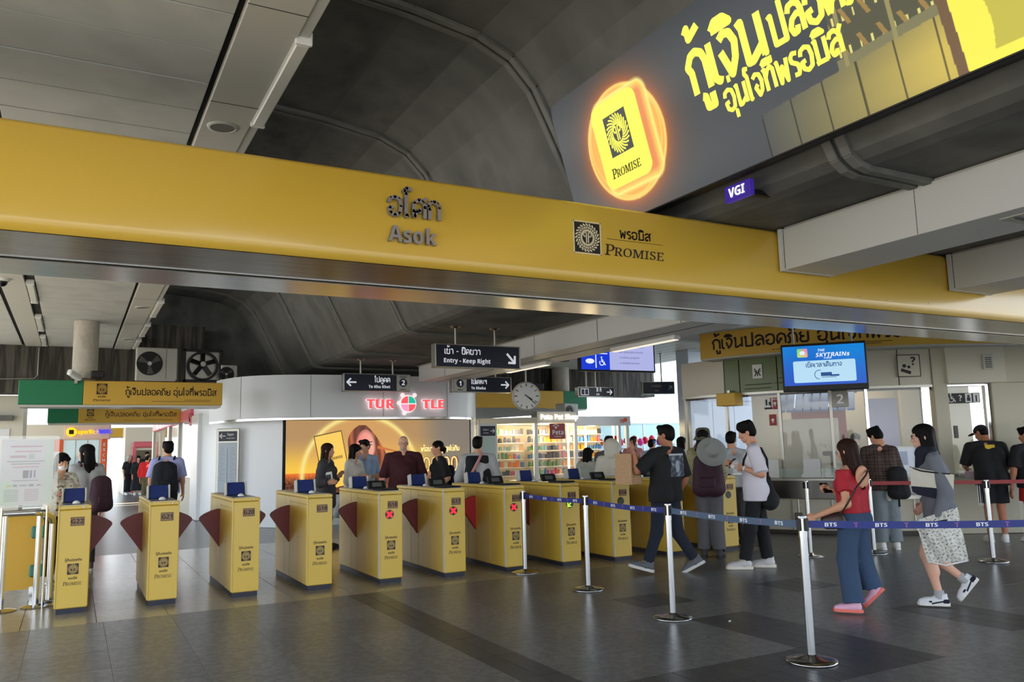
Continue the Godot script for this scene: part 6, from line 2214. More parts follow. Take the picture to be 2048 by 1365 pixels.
func build_barriers() -> void:
	var s0 := make_stanchion()
	var sp := [[4.53, 4.13], [4.67, 5.77], [4.86, 7.38], [4.90, 8.815]]
	s0.position = P(sp[0][0], 0, sp[0][1])
	copy(s0, "stanchion", "chrome belt post second from the camera, before the man in dark jeans", P(sp[1][0], 0, sp[1][1]))
	copy(s0, "stanchion", "chrome belt post third from the camera, before the green arrow gate", P(sp[2][0], 0, sp[2][1]))
	copy(s0, "stanchion", "chrome belt post farthest along the blue belt, by gate G16", P(sp[3][0], 0, sp[3][1]))
	copy(s0, "stanchion", "chrome belt post holding the red belt, behind the woman in red", P(9.46, 0, 7.43))
	copy(s0, "stanchion", "chrome belt post mostly hidden by the red topped woman's jeans", P(8.62, 0, 7.75))
	copy(s0, "stanchion", "chrome belt post behind the woman with the patterned plastic bag", P(9.9, 0, 6.1))
	var blue: Material = mat("belt_blue", rgb(24, 42, 128), 0.5)
	var bg: Material = mat("belt_grey_blue", rgb(72, 94, 122), 0.5)
	var lw: Material = mat("belt_white", rgb(236, 238, 244), 0.5)
	var y := 0.925
	belt("blue belt from the farthest post to the third, in front of gate G15", P(4.90, y, 8.78), P(4.86, y, 7.415), blue, lw, 0.012)
	belt("blue belt between the third and second posts, in front of gate G14", P(4.86, y, 7.345), P(4.67, y, 5.805), blue, lw, 0.015)
	belt("faded grey-blue belt between the second and nearest posts, before the white shirted man", P(4.67, y, 5.735), P(4.53, y, 4.165), bg, lw, 0.015)
	belt("blue belt from the nearest post to the right, before the two walking women", P(4.56, y, 4.13), P(6.75, y - 0.02, 2.95), blue, lw, 0.02)
	var red: Material = mat("belt_red", rgb(150, 44, 46), 0.55)
	belt("dull red belt running along the ticket office queue to the right", P(9.49, y, 7.4), P(13.2, y, 5.0), red, null, 0.015)
	# left: steel rails with posts, a yellow swing panel, an acrylic notice
	var st: Material = M["steel"]
	var r := thing("guard_rail", "polished steel guard rail with rounded corner left of gate G22", "railing", P(-0.49, 0, 9.95))
	var b := MB.new()
	b.tube([Vector3(-1.4, 0.96, 0.1), Vector3(0.18, 0.96, 0.1), Vector3(0.27, 0.95, 0.06), Vector3(0.33, 0.9, 0.0), Vector3(0.34, 0.84, -0.05), Vector3(0.34, 0.05, -0.05)], 0.034, 14)
	part("handrail", b.mesh(), st, r)
	for e in [[-0.08, 0.12], [0.22, 0.02], [-0.4, 0.12]]:
		b = MB.new()
		b.cyl(Vector3(e[0], 0.02, e[1]), Vector3(e[0], 0.94, e[1]), 0.03, 0.03, 18)
		var p := part("post", b.mesh(), st, r)
		b = MB.new()
		b.lathe([Vector2(0.0, 0), Vector2(0.14, 0.0), Vector2(0.145, 0.008), Vector2(0.1, 0.02), Vector2(0.03, 0.026)], 30, Transform3D(Basis(), Vector3(e[0], 0, e[1])))
		part("base_flange", b.mesh(), st, p)
	b = MB.new()
	b.lathe([Vector2(0.0, 0), Vector2(0.14, 0.0), Vector2(0.145, 0.008), Vector2(0.1, 0.02), Vector2(0.03, 0.026)], 30, Transform3D(Basis(), Vector3(0.34, 0, -0.05)))
	part("base_flange", b.mesh(), st, r)
	var sg := thing("swing_panel", "yellow swing gate panel with teal hinges behind the steel rails", "gate", P(-0.79, 0, 10.4))
	var pl := PackedVector2Array([Vector2(-0.6, 0.12), Vector2(0.48, 0.12)])
	for i in 7:
		var a := -PI / 2 + PI / 2 * i / 6.0
		pl.append(Vector2(0.42 + cos(a) * 0.12, 0.26 + sin(a) * 0.12))
	for i in 7:
		var a := PI / 2 * i / 6.0
		pl.append(Vector2(0.46 + cos(a) * 0.09, 0.82 + sin(a) * 0.09))
	pl.append(Vector2(-0.6, 0.91))
	b = MB.new()
	b.prism(pl, 0.02)
	var pp := part("panel", b.mesh(), M["yellow_vinyl"], sg)
	for y2 in [0.31, 0.72]:
		b = MB.new()
		b.box(Vector3(0.5, y2, 0.01), Vector3(0.13, 0.13, 0.05), 0.015)
		part("hinge", b.mesh(), mat("teal_hinge", rgb(58, 128, 122), 0.4), sg)
	emblem(pp, Vector3(0.02, 0.56, 0.004), 0.2, 0.2, M["ink"], M["dull_gold"])
	b = MB.new()
	thai(b, "กู้เงินปลอดภัย", 0.03, 0.2, 0.001, Transform3D(Basis(), Vector3(0.03, 0.69, 0.003)))
	thai(b, "พรอมิส", 0.035, 0.22, 0.001, Transform3D(Basis(), Vector3(0.02, 0.4, 0.003)))
	promise_word(b, 0.06, 0.3, Transform3D(Basis(), Vector3(0.02, 0.32, 0.003)))
	part("lettering", b.mesh(), M["ink"], pp)
	part("foot", mspan(Vector3(0.44, 0, -0.03), Vector3(0.5, 0.14, 0.01)), st, sg)
	part("foot", mspan(Vector3(-0.56, 0, -0.03), Vector3(-0.5, 0.14, 0.01)), st, sg)
	# acrylic notice stand
	var nt := thing("notice_stand", "clear framed notice with pink and violet Thai print above the steel rail", "notice", P(-0.4, 0.08, 9.75))
	nt.rotation.y = deg_to_rad(6)
	var W := 180
	var H := 256
	var im := Image.create(W, H, false, Image.FORMAT_RGB8)
	for py in H:
		for px in W:
			var c := Color(0.86, 0.85, 0.88).lerp(Color(0.80, 0.88, 0.80), smoothstep(0.7, 1.0, px / 180.0) * 0.8)
			if Vector2((px - 20.0) / 40.0, (py - 220.0) / 60.0).length() < 1.0:
				c = Color(0.80, 0.88, 0.8)
			im.set_pixel(px, py, c)
	for e in [[30, 24, 110, 6, "p"], [46, 44, 90, 6, "p"], [30, 62, 56, 10, "p"], [92, 58, 22, 18, "g"], [20, 84, 130, 4, "d"], [34, 94, 100, 4, "d"], [40, 106, 90, 4, "p"], [76, 122, 20, 30, "b"], [100, 122, 8, 30, "v"], [114, 122, 6, 30, "v"], [40, 160, 90, 3, "d"], [22, 178, 18, 6, "y"], [44, 176, 14, 9, "d"], [66, 178, 26, 5, "d"], [98, 176, 18, 9, "d"], [124, 178, 16, 6, "p"]]:
		im.fill_rect(Rect2i(e[0], e[1], e[2], e[3]), {"p": Color(0.74, 0.5, 0.6), "g": Color(0.66, 0.72, 0.66), "d": Color(0.5, 0.5, 0.54), "b": Color(0.3, 0.3, 0.34), "v": Color(0.4, 0.32, 0.6), "y": Color(0.8, 0.72, 0.4)}[e[4]])
	for k in 7:
		im.fill_rect(Rect2i(14, 196 + k * 7, 50, 3), Color(0.6, 0.6, 0.64))
		im.fill_rect(Rect2i(84, 196 + k * 7, 50, 3), Color(0.72, 0.6, 0.66))
	part("sheet", panel(0.46, 0.66), printed("notice_sheet", im, 0.4), nt, Vector3(0.0, 1.3, 0.0))
	part("back_sheet", mspan(Vector3(-0.235, 0.965, -0.012), Vector3(0.235, 1.635, -0.002)), M["white"], nt)
	part("cover", mspan(Vector3(-0.25, 0.95, 0.004), Vector3(0.25, 1.65, 0.009)), M["acrylic"], nt)
	b = MB.new()
	for x in [-0.265, 0.265]:
		b.span(Vector3(x - 0.014, 0.9, -0.02), Vector3(x + 0.014, 1.66, 0.016), 0.004)
	b.span(Vector3(-0.265, 1.645, -0.02), Vector3(0.265, 1.67, 0.016), 0.004)
	b.span(Vector3(-0.265, 0.94, -0.02), Vector3(0.265, 0.96, 0.016), 0.004)
	part("frame", b.mesh(), M["acrylic"], nt)
	b = MB.new()
	for x in [-0.2, 0.2]:
		b.cyl(Vector3(x, -0.08, -0.03), Vector3(x, 0.95, -0.03), 0.012, 0.012, 10)
	part("leg", b.mesh(), st, nt)
	# luggage trolley / wheelchair sign cart by the office
	var tr := thing("wheelchair_cart", "folded steel wheelchair cart with a navy access sign by the ticket office", "cart", P(9.1, 0, 9.5))
	tr.rotation.y = deg_to_rad(-42)
	b = MB.new()
	b.tube([Vector3(-0.3, 0.95, 0), Vector3(0.3, 0.95, 0)], 0.022, 12)
	b.tube([Vector3(0.3, 0.95, 0), Vector3(0.36, 0.9, 0), Vector3(0.38, 0.3, 0.0), Vector3(0.3, 0.2, 0.04)], 0.016, 10)
	b.tube([Vector3(0.25, 0.9, 0), Vector3(0.28, 0.3, 0.05)], 0.014, 10)
	b.tube([Vector3(-0.3, 0.22, 0.05), Vector3(0.3, 0.22, 0.05)], 0.018, 10)
	b.tube([Vector3(-0.3, 0.95, 0), Vector3(-0.3, 0.15, 0.02)], 0.016, 10)
	part("frame", b.mesh(), st, tr)
	part("handle", mspan(Vector3(-0.3, 0.93, -0.03), Vector3(0.26, 0.985, 0.03), 0.015), M["black"], tr)
	part("sign_panel", mspan(Vector3(-0.3, 0.3, 0.03), Vector3(0.24, 0.72, 0.05), 0.006), mat("access_navy", rgb(20, 52, 104), 0.4), tr)
	b = MB.new()
	wheelchair(b, Vector2(0.0, 0.43), 0.16, Transform3D(Basis(), Vector3(0, 0, 0.055)))
	thai(b, "สำหรับผู้พิการ", 0.03, 0.2, 0.002, Transform3D(Basis(), Vector3(-0.03, 0.64, 0.053)))
	latin(b, "PRIORITY USE", 0.026, 0.002, Transform3D(Basis(), Vector3(-0.03, 0.585, 0.053)), true)
	part("print", b.mesh(), M["white"], tr)
	part("tray", mspan(Vector3(-0.3, 0.12, -0.3), Vector3(0.3, 0.16, 0.04), 0.01), M["plinth"], tr)
	for e in [[-0.26, 0.0], [0.26, 0.0], [-0.26, -0.28], [0.26, -0.28]]:
		b = MB.new()
		b.cyl(Vector3(e[0] - 0.015, 0.06, e[1]), Vector3(e[0] + 0.015, 0.06, e[1]), 0.06, 0.06, 16)
		part("wheel", b.mesh(), M["black"], tr)
	# small litter on the floor
	solo("paper_scrap", mbox(Vector3(0, 0.004, 0), Vector3(0.03, 0.008, 0.014), 0.002), M["white"], "tiny white paper scrap on the dark tile band near the nearest post", "litter", P(4.98, 0, 5.4), 0.5)


# ---------------------------------------------------------------- rounded shapes from joined distances
# prim: ["c", a, b, ra, rb, flat_end] tapered capsule; ["e", centre, radii, basis] ellipsoid; ["-", centre, radii, basis] carve
func blob(prims: Array, h: float, k: float, ylo := -99.0, yhi := 99.0) -> ArrayMesh:
	var lo := Vector3.ONE * 99.0
	var hi := Vector3.ONE * -99.0
	var reach := 3.2 / k
	for p in prims:
		if p[0] == "-":
			continue
		if p[0] == "c":
			var r: float = maxf(p[3], p[4])
			lo = lo.min((p[1] as Vector3).min(p[2]) - Vector3.ONE * r)
			hi = hi.max((p[1] as Vector3).max(p[2]) + Vector3.ONE * r)
		else:
			var m: float = maxf(p[2].x, maxf(p[2].y, p[2].z)) if p.size() > 3 else 0.0
			var rr: Vector3 = Vector3.ONE * m if p.size() > 3 else p[2]
			lo = lo.min(p[1] - rr)
			hi = hi.max(p[1] + rr)
	lo.y = maxf(lo.y, ylo)
	hi.y = minf(hi.y, yhi)
	lo -= Vector3.ONE * (h * 2.5 + 0.012)
	hi += Vector3.ONE * (h * 2.5 + 0.012)
	var nx := int((hi.x - lo.x) / h) + 2
	var ny := int((hi.y - lo.y) / h) + 2
	var nz := int((hi.z - lo.z) / h) + 2
	var acc := PackedFloat32Array()
	acc.resize(nx * ny * nz)
	for p in prims:
		if p[0] == "c":
			var a: Vector3 = p[1]
			var b: Vector3 = p[2]
			var ra: float = p[3]
			var dr: float = p[4] - p[3]
			var flat: int = p[5] if p.size() > 5 else 0
			var ab := b - a
			var il := 1.0 / maxf(ab.length_squared(), 1e-9)
			var m := maxf(p[3], p[4]) + reach
			var q0 := (a.min(b) - Vector3.ONE * m - lo) / h
			var q1 := (a.max(b) + Vector3.ONE * m - lo) / h
			var x0 := maxi(0, int(q0.x))
			var x1 := mini(nx - 1, int(q1.x) + 1)
			var y0 := maxi(maxi(0, int(q0.y)), int(ceil((ylo - lo.y) / h)))
			var y1 := mini(mini(ny - 1, int(q1.y) + 1), int(floor((yhi - lo.y) / h)))
			var z0 := maxi(0, int(q0.z))
			var z1 := mini(nz - 1, int(q1.z) + 1)
			for z in range(z0, z1 + 1):
				var pz := lo.z + z * h - a.z
				for y in range(y0, y1 + 1):
					var py := lo.y + y * h - a.y
					var base := (z * ny + y) * nx
					var dyz := py * ab.y + pz * ab.z
					for x in range(x0, x1 + 1):
						var px := lo.x + x * h - a.x
						var t := (px * ab.x + dyz) * il
						if t < 0.0:
							if flat & 1:
								continue
							t = 0.0
						elif t > 1.0:
							if flat & 2:
								continue
							t = 1.0
						var qx := px - ab.x * t
						var qy := py - ab.y * t
						var qz := pz - ab.z * t
						var d := sqrt(qx * qx + qy * qy + qz * qz) - ra - dr * t
						if d < reach:
							acc[base + x] += exp(-k * d)
		else:
			var c: Vector3 = p[1]
			var r: Vector3 = p[2]
			var B: Basis = (p[3] as Basis).transposed() if p.size() > 3 else Basis()
			var rm := minf(r.x, minf(r.y, r.z))
			var big := maxf(r.x, maxf(r.y, r.z)) if p.size() > 3 else 0.0
			var ext := (Vector3.ONE * big if p.size() > 3 else r) + Vector3.ONE * reach * 1.6
			var q0 := (c - ext - lo) / h
			var q1 := (c + ext - lo) / h
			var carve: bool = p[0] == "-"
			var ir := Vector3(1.0 / r.x, 1.0 / r.y, 1.0 / r.z)
			var y0 := maxi(maxi(0, int(q0.y)), int(ceil((ylo - lo.y) / h)))
			var y1 := mini(mini(ny - 1, int(q1.y) + 1), int(floor((yhi - lo.y) / h)))
			for z in range(maxi(0, int(q0.z)), mini(nz - 1, int(q1.z) + 1) + 1):
				for y in range(y0, y1 + 1):
					var base := (z * ny + y) * nx
					for x in range(maxi(0, int(q0.x)), mini(nx - 1, int(q1.x) + 1) + 1):
						var q := (B * (lo + Vector3(x, y, z) * h - c)) * ir
						var d := (q.length() - 1.0) * rm
						if carve:
							if d < reach:
								acc[base + x] = minf(acc[base + x], exp(k * d))
						elif d < reach:
							acc[base + x] += exp(-k * d)
	# surface nets
	var sx := 1
	var sy := nx
	var sz := nx * ny
	var ids := PackedInt32Array()
	ids.resize(nx * ny * nz)
	var V := PackedVector3Array()
	var N := PackedVector3Array()
	var cells := PackedInt32Array()
	var off := PackedInt32Array([0, sx, sy, sx + sy, sz, sx + sz, sy + sz, sx + sy + sz])
	var val := PackedFloat32Array()
	val.resize(8)
	for z in nz - 1:
		for y in ny - 1:
			var i := (z * ny + y) * nx
			for x in nx - 1:
				var c := 0
				if acc[i] > 1.0: c += 1
				if acc[i + sx] > 1.0: c += 1
				if acc[i + sy] > 1.0: c += 1
				if acc[i + sx + sy] > 1.0: c += 1
				if acc[i + sz] > 1.0: c += 1
				if acc[i + sx + sz] > 1.0: c += 1
				if acc[i + sy + sz] > 1.0: c += 1
				if acc[i + sx + sy + sz] > 1.0: c += 1
				if c > 0 and c < 8:
					for j in 8:
						val[j] = log(maxf(acc[i + off[j]], 0.03))
					var s := Vector3.ZERO
					var cnt := 0
					for j in 8:
						for ax in [1, 2, 4]:
							if j & ax:
								continue
							var v0 := val[j]
							var v1 := val[j | ax]
							if (v0 > 0.0) != (v1 > 0.0):
								var t := v0 / (v0 - v1)
								s += Vector3((j & 1) + (t if ax == 1 else 0.0), ((j >> 1) & 1) + (t if ax == 2 else 0.0), ((j >> 2) & 1) + (t if ax == 4 else 0.0))
								cnt += 1
					s /= cnt
					var g := Vector3(val[1] + val[3] + val[5] + val[7] - val[0] - val[2] - val[4] - val[6], val[2] + val[3] + val[6] + val[7] - val[0] - val[1] - val[4] - val[5], val[4] + val[5] + val[6] + val[7] - val[0] - val[1] - val[2] - val[3])
					V.append(lo + (Vector3(x, y, z) + s) * h)
					N.append(-g.normalized())
					cells.append(i)
					ids[i] = V.size()
				i += 1
	var I := PackedInt32Array()
	for n in cells.size():
		var i := cells[n]
		for ax in 3:
			var e: int = [sx, sy, sz][ax]
			var u: int = [sy, sz, sx][ax]
			var w: int = [sz, sx, sy][ax]
			if i - u < 0 or i - w < 0 or i - u - w < 0:
				continue
			if (acc[i] > 1.0) == (acc[i + e] > 1.0):
				continue
			var q0 := ids[i] - 1
			var q1 := ids[i - u] - 1
			var q2 := ids[i - u - w] - 1
			var q3 := ids[i - w] - 1
			if q1 < 0 or q2 < 0 or q3 < 0:
				continue
			# inside at i: outward is +e; corners i, i-u, i-u-w, i-w run counter-clockwise about +e
			if acc[i] > 1.0:
				I.append_array(PackedInt32Array([q0, q3, q2, q0, q2, q1]))
			else:
				I.append_array(PackedInt32Array([q0, q1, q2, q0, q2, q3]))
	var ar := []
	ar.resize(Mesh.ARRAY_MAX)
	ar[Mesh.ARRAY_VERTEX] = V
	ar[Mesh.ARRAY_NORMAL] = N
	ar[Mesh.ARRAY_INDEX] = I
	var mesh := ArrayMesh.new()
	if V.size() > 3 and I.size() > 2:
		mesh.add_surface_from_arrays(Mesh.PRIMITIVE_TRIANGLES, ar)
	return mesh


var T := {}     # shared templates


func head_template(kind: String) -> ArrayMesh:
	var key := "head_" + kind
	if T.has(key):
		return T[key]
	var male := kind == "male"
	var jw := 0.05 if male else 0.044
	var p := [["e", Vector3(0, 0.034, -0.012), Vector3(0.073, 0.08, 0.093)], ["e", Vector3(0, -0.03, 0.018), Vector3(0.058, 0.085, 0.068)],
		["e", Vector3(0, -0.074, 0.03), Vector3(jw, 0.036, 0.046)], ["e", Vector3(0, -0.098, 0.062), Vector3(0.018, 0.016, 0.018)],
		["c", Vector3(0, 0.012, 0.083), Vector3(0, -0.034, 0.1), 0.008, 0.012], ["e", Vector3(0.012, -0.038, 0.09), Vector3(0.009, 0.008, 0.011)], ["e", Vector3(-0.012, -0.038, 0.09), Vector3(0.009, 0.008, 0.011)],
		["c", Vector3(-0.042, 0.026, 0.072), Vector3(0.042, 0.026, 0.072), 0.011, 0.011], ["e", Vector3(0.038, -0.025, 0.062), Vector3(0.02, 0.022, 0.02)], ["e", Vector3(-0.038, -0.025, 0.062), Vector3(0.02, 0.022, 0.02)],
		["c", Vector3(-0.016, -0.062, 0.08), Vector3(0.016, -0.062, 0.08), 0.008, 0.008], ["c", Vector3(-0.014, -0.072, 0.079), Vector3(0.014, -0.072, 0.079), 0.008, 0.008],
		["e", Vector3(0.073, -0.008, -0.006), Vector3(0.011, 0.031, 0.019)], ["e", Vector3(-0.073, -0.008, -0.006), Vector3(0.011, 0.031, 0.019)],
		["c", Vector3(0, -0.07, -0.018), Vector3(0, -0.15, -0.022), 0.054 if male else 0.046, 0.053 if male else 0.046],
		["-", Vector3(0.031, 0.005, 0.09), Vector3(0.015, 0.011, 0.013)], ["-", Vector3(-0.031, 0.005, 0.09), Vector3(0.015, 0.011, 0.013)]]
	T[key] = blob(p, 0.0052, 190.0)
	return T[key]


func hand_template(kind: String) -> ArrayMesh:
	# wrist at the origin, fingers along -y, palm facing +x for a left hand seen from the front... mirrored for the other
	var key := "hand_" + kind
	if T.has(key):
		return T[key]
	var curl: float = {"relax": 0.35, "grip": 1.15, "flat": 0.12}[kind]
	var p := [["c", Vector3(0, 0.03, 0), Vector3(0, -0.02, 0), 0.025, 0.026], ["c", Vector3(0, -0.03, 0.022), Vector3(0, -0.082, 0.026), 0.014, 0.013], ["c", Vector3(0, -0.03, 0.005), Vector3(0, -0.088, 0.009), 0.015, 0.013],
		["c", Vector3(0, -0.03, -0.012), Vector3(0, -0.084, -0.009), 0.014, 0.012], ["c", Vector3(0, -0.028, -0.026), Vector3(0, -0.076, -0.027), 0.013, 0.011]]
	var zs := [0.027, 0.009, -0.009, -0.027]
	var ls := [0.068, 0.076, 0.071, 0.056]
	for i in 4:
		var at := Vector3(0, [-0.084, -0.09, -0.086, -0.078][i], zs[i])
		var ang := 0.0
		for j in 3:
			ang += curl * [0.7, 1.0, 0.8][j]
			var l: float = ls[i] * [0.44, 0.31, 0.25][j]
			var to := at + Vector3(sin(ang), -cos(ang), 0.04 * (zs[i])) * l
			p.append(["c", at, to, 0.0088 - 0.0006 * j, 0.0082 - 0.0006 * j])
			at = to
	var th := [Vector3(0.004, -0.012, 0.026), Vector3(0.016, -0.04, 0.05), Vector3(0.03 + 0.012 * curl, -0.066, 0.054 - 0.012 * curl), Vector3(0.042 + 0.012 * curl, -0.086, 0.048 - 0.02 * curl)]
	for j in 3:
		p.append(["c", th[j], th[j + 1], 0.0125 - 0.0015 * j, 0.011 - 0.0014 * j])
	T[key] = blob(p, 0.0042, 300.0)
	return T[key]


func shoe_template() -> Array:
	if T.has("shoe"):
		return T["shoe"]
	var p := [["c", Vector3(0, 0.048, -0.05), Vector3(0, 0.05, 0.0), 0.036, 0.038], ["c", Vector3(0, 0.05, 0.0), Vector3(0.002, 0.036, 0.1), 0.04, 0.036], ["c", Vector3(0.002, 0.034, 0.1), Vector3(0.004, 0.03, 0.145), 0.036, 0.03],
		["c", Vector3(0, 0.06, -0.035), Vector3(0, 0.098, -0.04), 0.037, 0.039], ["c", Vector3(0, 0.07, 0.0), Vector3(0, 0.1, -0.02), 0.03, 0.036, 2]]
	var upper := blob(p, 0.0068, 130.0, 0.018, 0.112)
	var pl := PackedVector2Array()
	for e in [[0.0, -0.098], [0.028, -0.088], [0.038, -0.06], [0.037, 0.0], [0.044, 0.07], [0.045, 0.12], [0.034, 0.163], [0.008, 0.182], [-0.02, 0.172], [-0.038, 0.13], [-0.04, 0.06], [-0.034, 0.0], [-0.037, -0.06], [-0.028, -0.088]]:
		pl.append(Vector2(e[0], -e[1]))
	var b := MB.new()
	b.prism(pl, 0.03, Transform3D(Basis(Vector3.RIGHT, -PI / 2), Vector3(0, 0.03, 0)))
	var l := MB.new()
	for i in 4:
		l.box(Vector3(0, 0.098 - i * 0.0085, 0.012 + i * 0.02), Vector3(0.05, 0.006, 0.009), 0.002, Basis(Vector3.RIGHT, 0.4))
	T["shoe"] = [upper, b.mesh(), l.mesh()]
	return T["shoe"]


func hair_mesh(style: String) -> ArrayMesh:
	var key := "hair_" + style
	if T.has(key):
		return T[key]
	var face := ["-", Vector3(0, -0.06, 0.1), Vector3(0.068, 0.118, 0.075)]
	var p := []
	match style:
		"short":
			p = [["e", Vector3(0, 0.05, -0.012), Vector3(0.082, 0.084, 0.104)], ["e", Vector3(0, 0.0, -0.045), Vector3(0.076, 0.078, 0.068)], ["c", Vector3(-0.045, 0.1, 0.06), Vector3(0.045, 0.1, 0.055), 0.03, 0.03], face, ["-", Vector3(0, -0.11, 0.03), Vector3(0.1, 0.085, 0.085)], ["-", Vector3(0.08, -0.02, 0.02), Vector3(0.02, 0.035, 0.03)], ["-", Vector3(-0.08, -0.02, 0.02), Vector3(0.02, 0.035, 0.03)]]
		"crop":
			p = [["e", Vector3(0, 0.042, -0.012), Vector3(0.077, 0.08, 0.098)], ["e", Vector3(0, 0.0, -0.045), Vector3(0.072, 0.072, 0.064)], face, ["-", Vector3(0, -0.1, 0.04), Vector3(0.1, 0.1, 0.085)]]
		"mop":
			p = [["e", Vector3(0, 0.055, -0.005), Vector3(0.09, 0.088, 0.108)], ["e", Vector3(0, 0.0, -0.045), Vector3(0.08, 0.08, 0.07)]]
			for i in 9:
				var a := TAU * i / 9.0
				p.append(["e", Vector3(cos(a) * 0.06, 0.1 + 0.012 * sin(i * 2.3), sin(a) * 0.07 - 0.005), Vector3(0.03, 0.03, 0.03)])
			p.append(face)
			p.append(["-", Vector3(0, -0.11, 0.03), Vector3(0.1, 0.085, 0.085)])
		"bob":
			p = [["e", Vector3(0, 0.045, -0.012), Vector3(0.088, 0.086, 0.106)], ["c", Vector3(0.06, 0.03, -0.01), Vector3(0.064, -0.12, 0.0), 0.034, 0.028], ["c", Vector3(-0.06, 0.03, -0.01), Vector3(-0.064, -0.12, 0.0), 0.034, 0.028], ["c", Vector3(0.03, 0.02, -0.06), Vector3(0.035, -0.13, -0.06), 0.046, 0.042], ["c", Vector3(-0.03, 0.02, -0.06), Vector3(-0.035, -0.13, -0.06), 0.046, 0.042], ["c", Vector3(-0.05, 0.06, 0.07), Vector3(0.05, 0.06, 0.07), 0.026, 0.026], ["-", Vector3(0, -0.075, 0.105), Vector3(0.06, 0.122, 0.08)]]
		"long", "verylong":
			var l := -0.36 if style == "long" else -0.46
			p = [["e", Vector3(0, 0.045, -0.012), Vector3(0.086, 0.085, 0.106)], ["c", Vector3(0.05, 0.02, -0.05), Vector3(0.065, -0.16, -0.06), 0.04, 0.042], ["c", Vector3(-0.05, 0.02, -0.05), Vector3(-0.065, -0.16, -0.06), 0.04, 0.042], ["c", Vector3(0, 0.0, -0.07), Vector3(0, -0.18, -0.085), 0.045, 0.045],
				["c", Vector3(0.065, -0.16, -0.06), Vector3(0.05, l, -0.1), 0.042, 0.018], ["c", Vector3(-0.065, -0.16, -0.06), Vector3(-0.05, l + 0.03, -0.1), 0.042, 0.018], ["c", Vector3(0, -0.18, -0.085), Vector3(0.01, l - 0.02, -0.11), 0.045, 0.022], ["c", Vector3(0.062, 0.02, 0.02), Vector3(0.075, -0.14, 0.0), 0.026, 0.026], ["c", Vector3(-0.062, 0.02, 0.02), Vector3(-0.075, -0.14, 0.0), 0.026, 0.026], ["-", Vector3(0, -0.085, 0.11), Vector3(0.064, 0.15, 0.09)]]
		"bun":
			p = [["e", Vector3(0, 0.045, -0.012), Vector3(0.081, 0.083, 0.102)], ["e", Vector3(0, 0.0, -0.05), Vector3(0.074, 0.07, 0.06)], ["e", Vector3(0, -0.03, -0.115), Vector3(0.042, 0.042, 0.04)], ["e", Vector3(0.01, -0.07, -0.11), Vector3(0.02, 0.035, 0.02)], face, ["-", Vector3(0, -0.12, 0.03), Vector3(0.1, 0.1, 0.09)]]
		"beard":
			p = [["e", Vector3(0, -0.078, 0.045), Vector3(0.046, 0.034, 0.048)], ["c", Vector3(-0.02, -0.052, 0.088), Vector3(0.02, -0.052, 0.088), 0.006, 0.006], ["-", Vector3(0, -0.066, 0.1), Vector3(0.02, 0.008, 0.02)], ["-", Vector3(0, -0.02, 0.06), Vector3(0.06, 0.042, 0.06)]]
	T[key] = blob(p, 0.0062 if style != "verylong" else 0.0075, 150.0)
	return T[key]


func face_parts(head: Node3D, hair: Material, female := false, lashes := true) -> void:
	if not T.has("eyes"):
		var w := MB.new()
		var d := MB.new()
		var br := MB.new()
		for s in [-1.0, 1.0]:
			w.ball(Vector3(s * 0.031, 0.005, 0.0735), Vector3(0.0135, 0.0105, 0.0115), 12, 8)
			d.ball(Vector3(s * 0.031, 0.005, 0.079), Vector3(0.0066, 0.0076, 0.0074), 10, 6)
			br.box(Vector3(s * 0.032, 0.0275, 0.084 - 0.004), Vector3(0.03, 0.006, 0.008), 0.002, Basis(Vector3.UP, s * 0.35) * Basis(Vector3.BACK, -s * 0.12))
		var lp := MB.new()
		lp.ball(Vector3(0, -0.0635, 0.0855), Vector3(0.019, 0.0055, 0.006), 14, 8)
		lp.ball(Vector3(0, -0.0715, 0.085), Vector3(0.016, 0.006, 0.006), 14, 8)
		T["eyes"] = [w.mesh(), d.mesh(), br.mesh(), lp.mesh()]
	part("eyeball", T["eyes"][0], mat("eye_white", rgb(226, 220, 214), 0.2), head)
	part("iris", T["eyes"][1], M["eye"], head)
	part("eyebrow", T["eyes"][2], hair, head)
	part("lips", T["eyes"][3], M["lip"] if female else mat("lip_plain", rgb(164, 100, 86), 0.5), head)


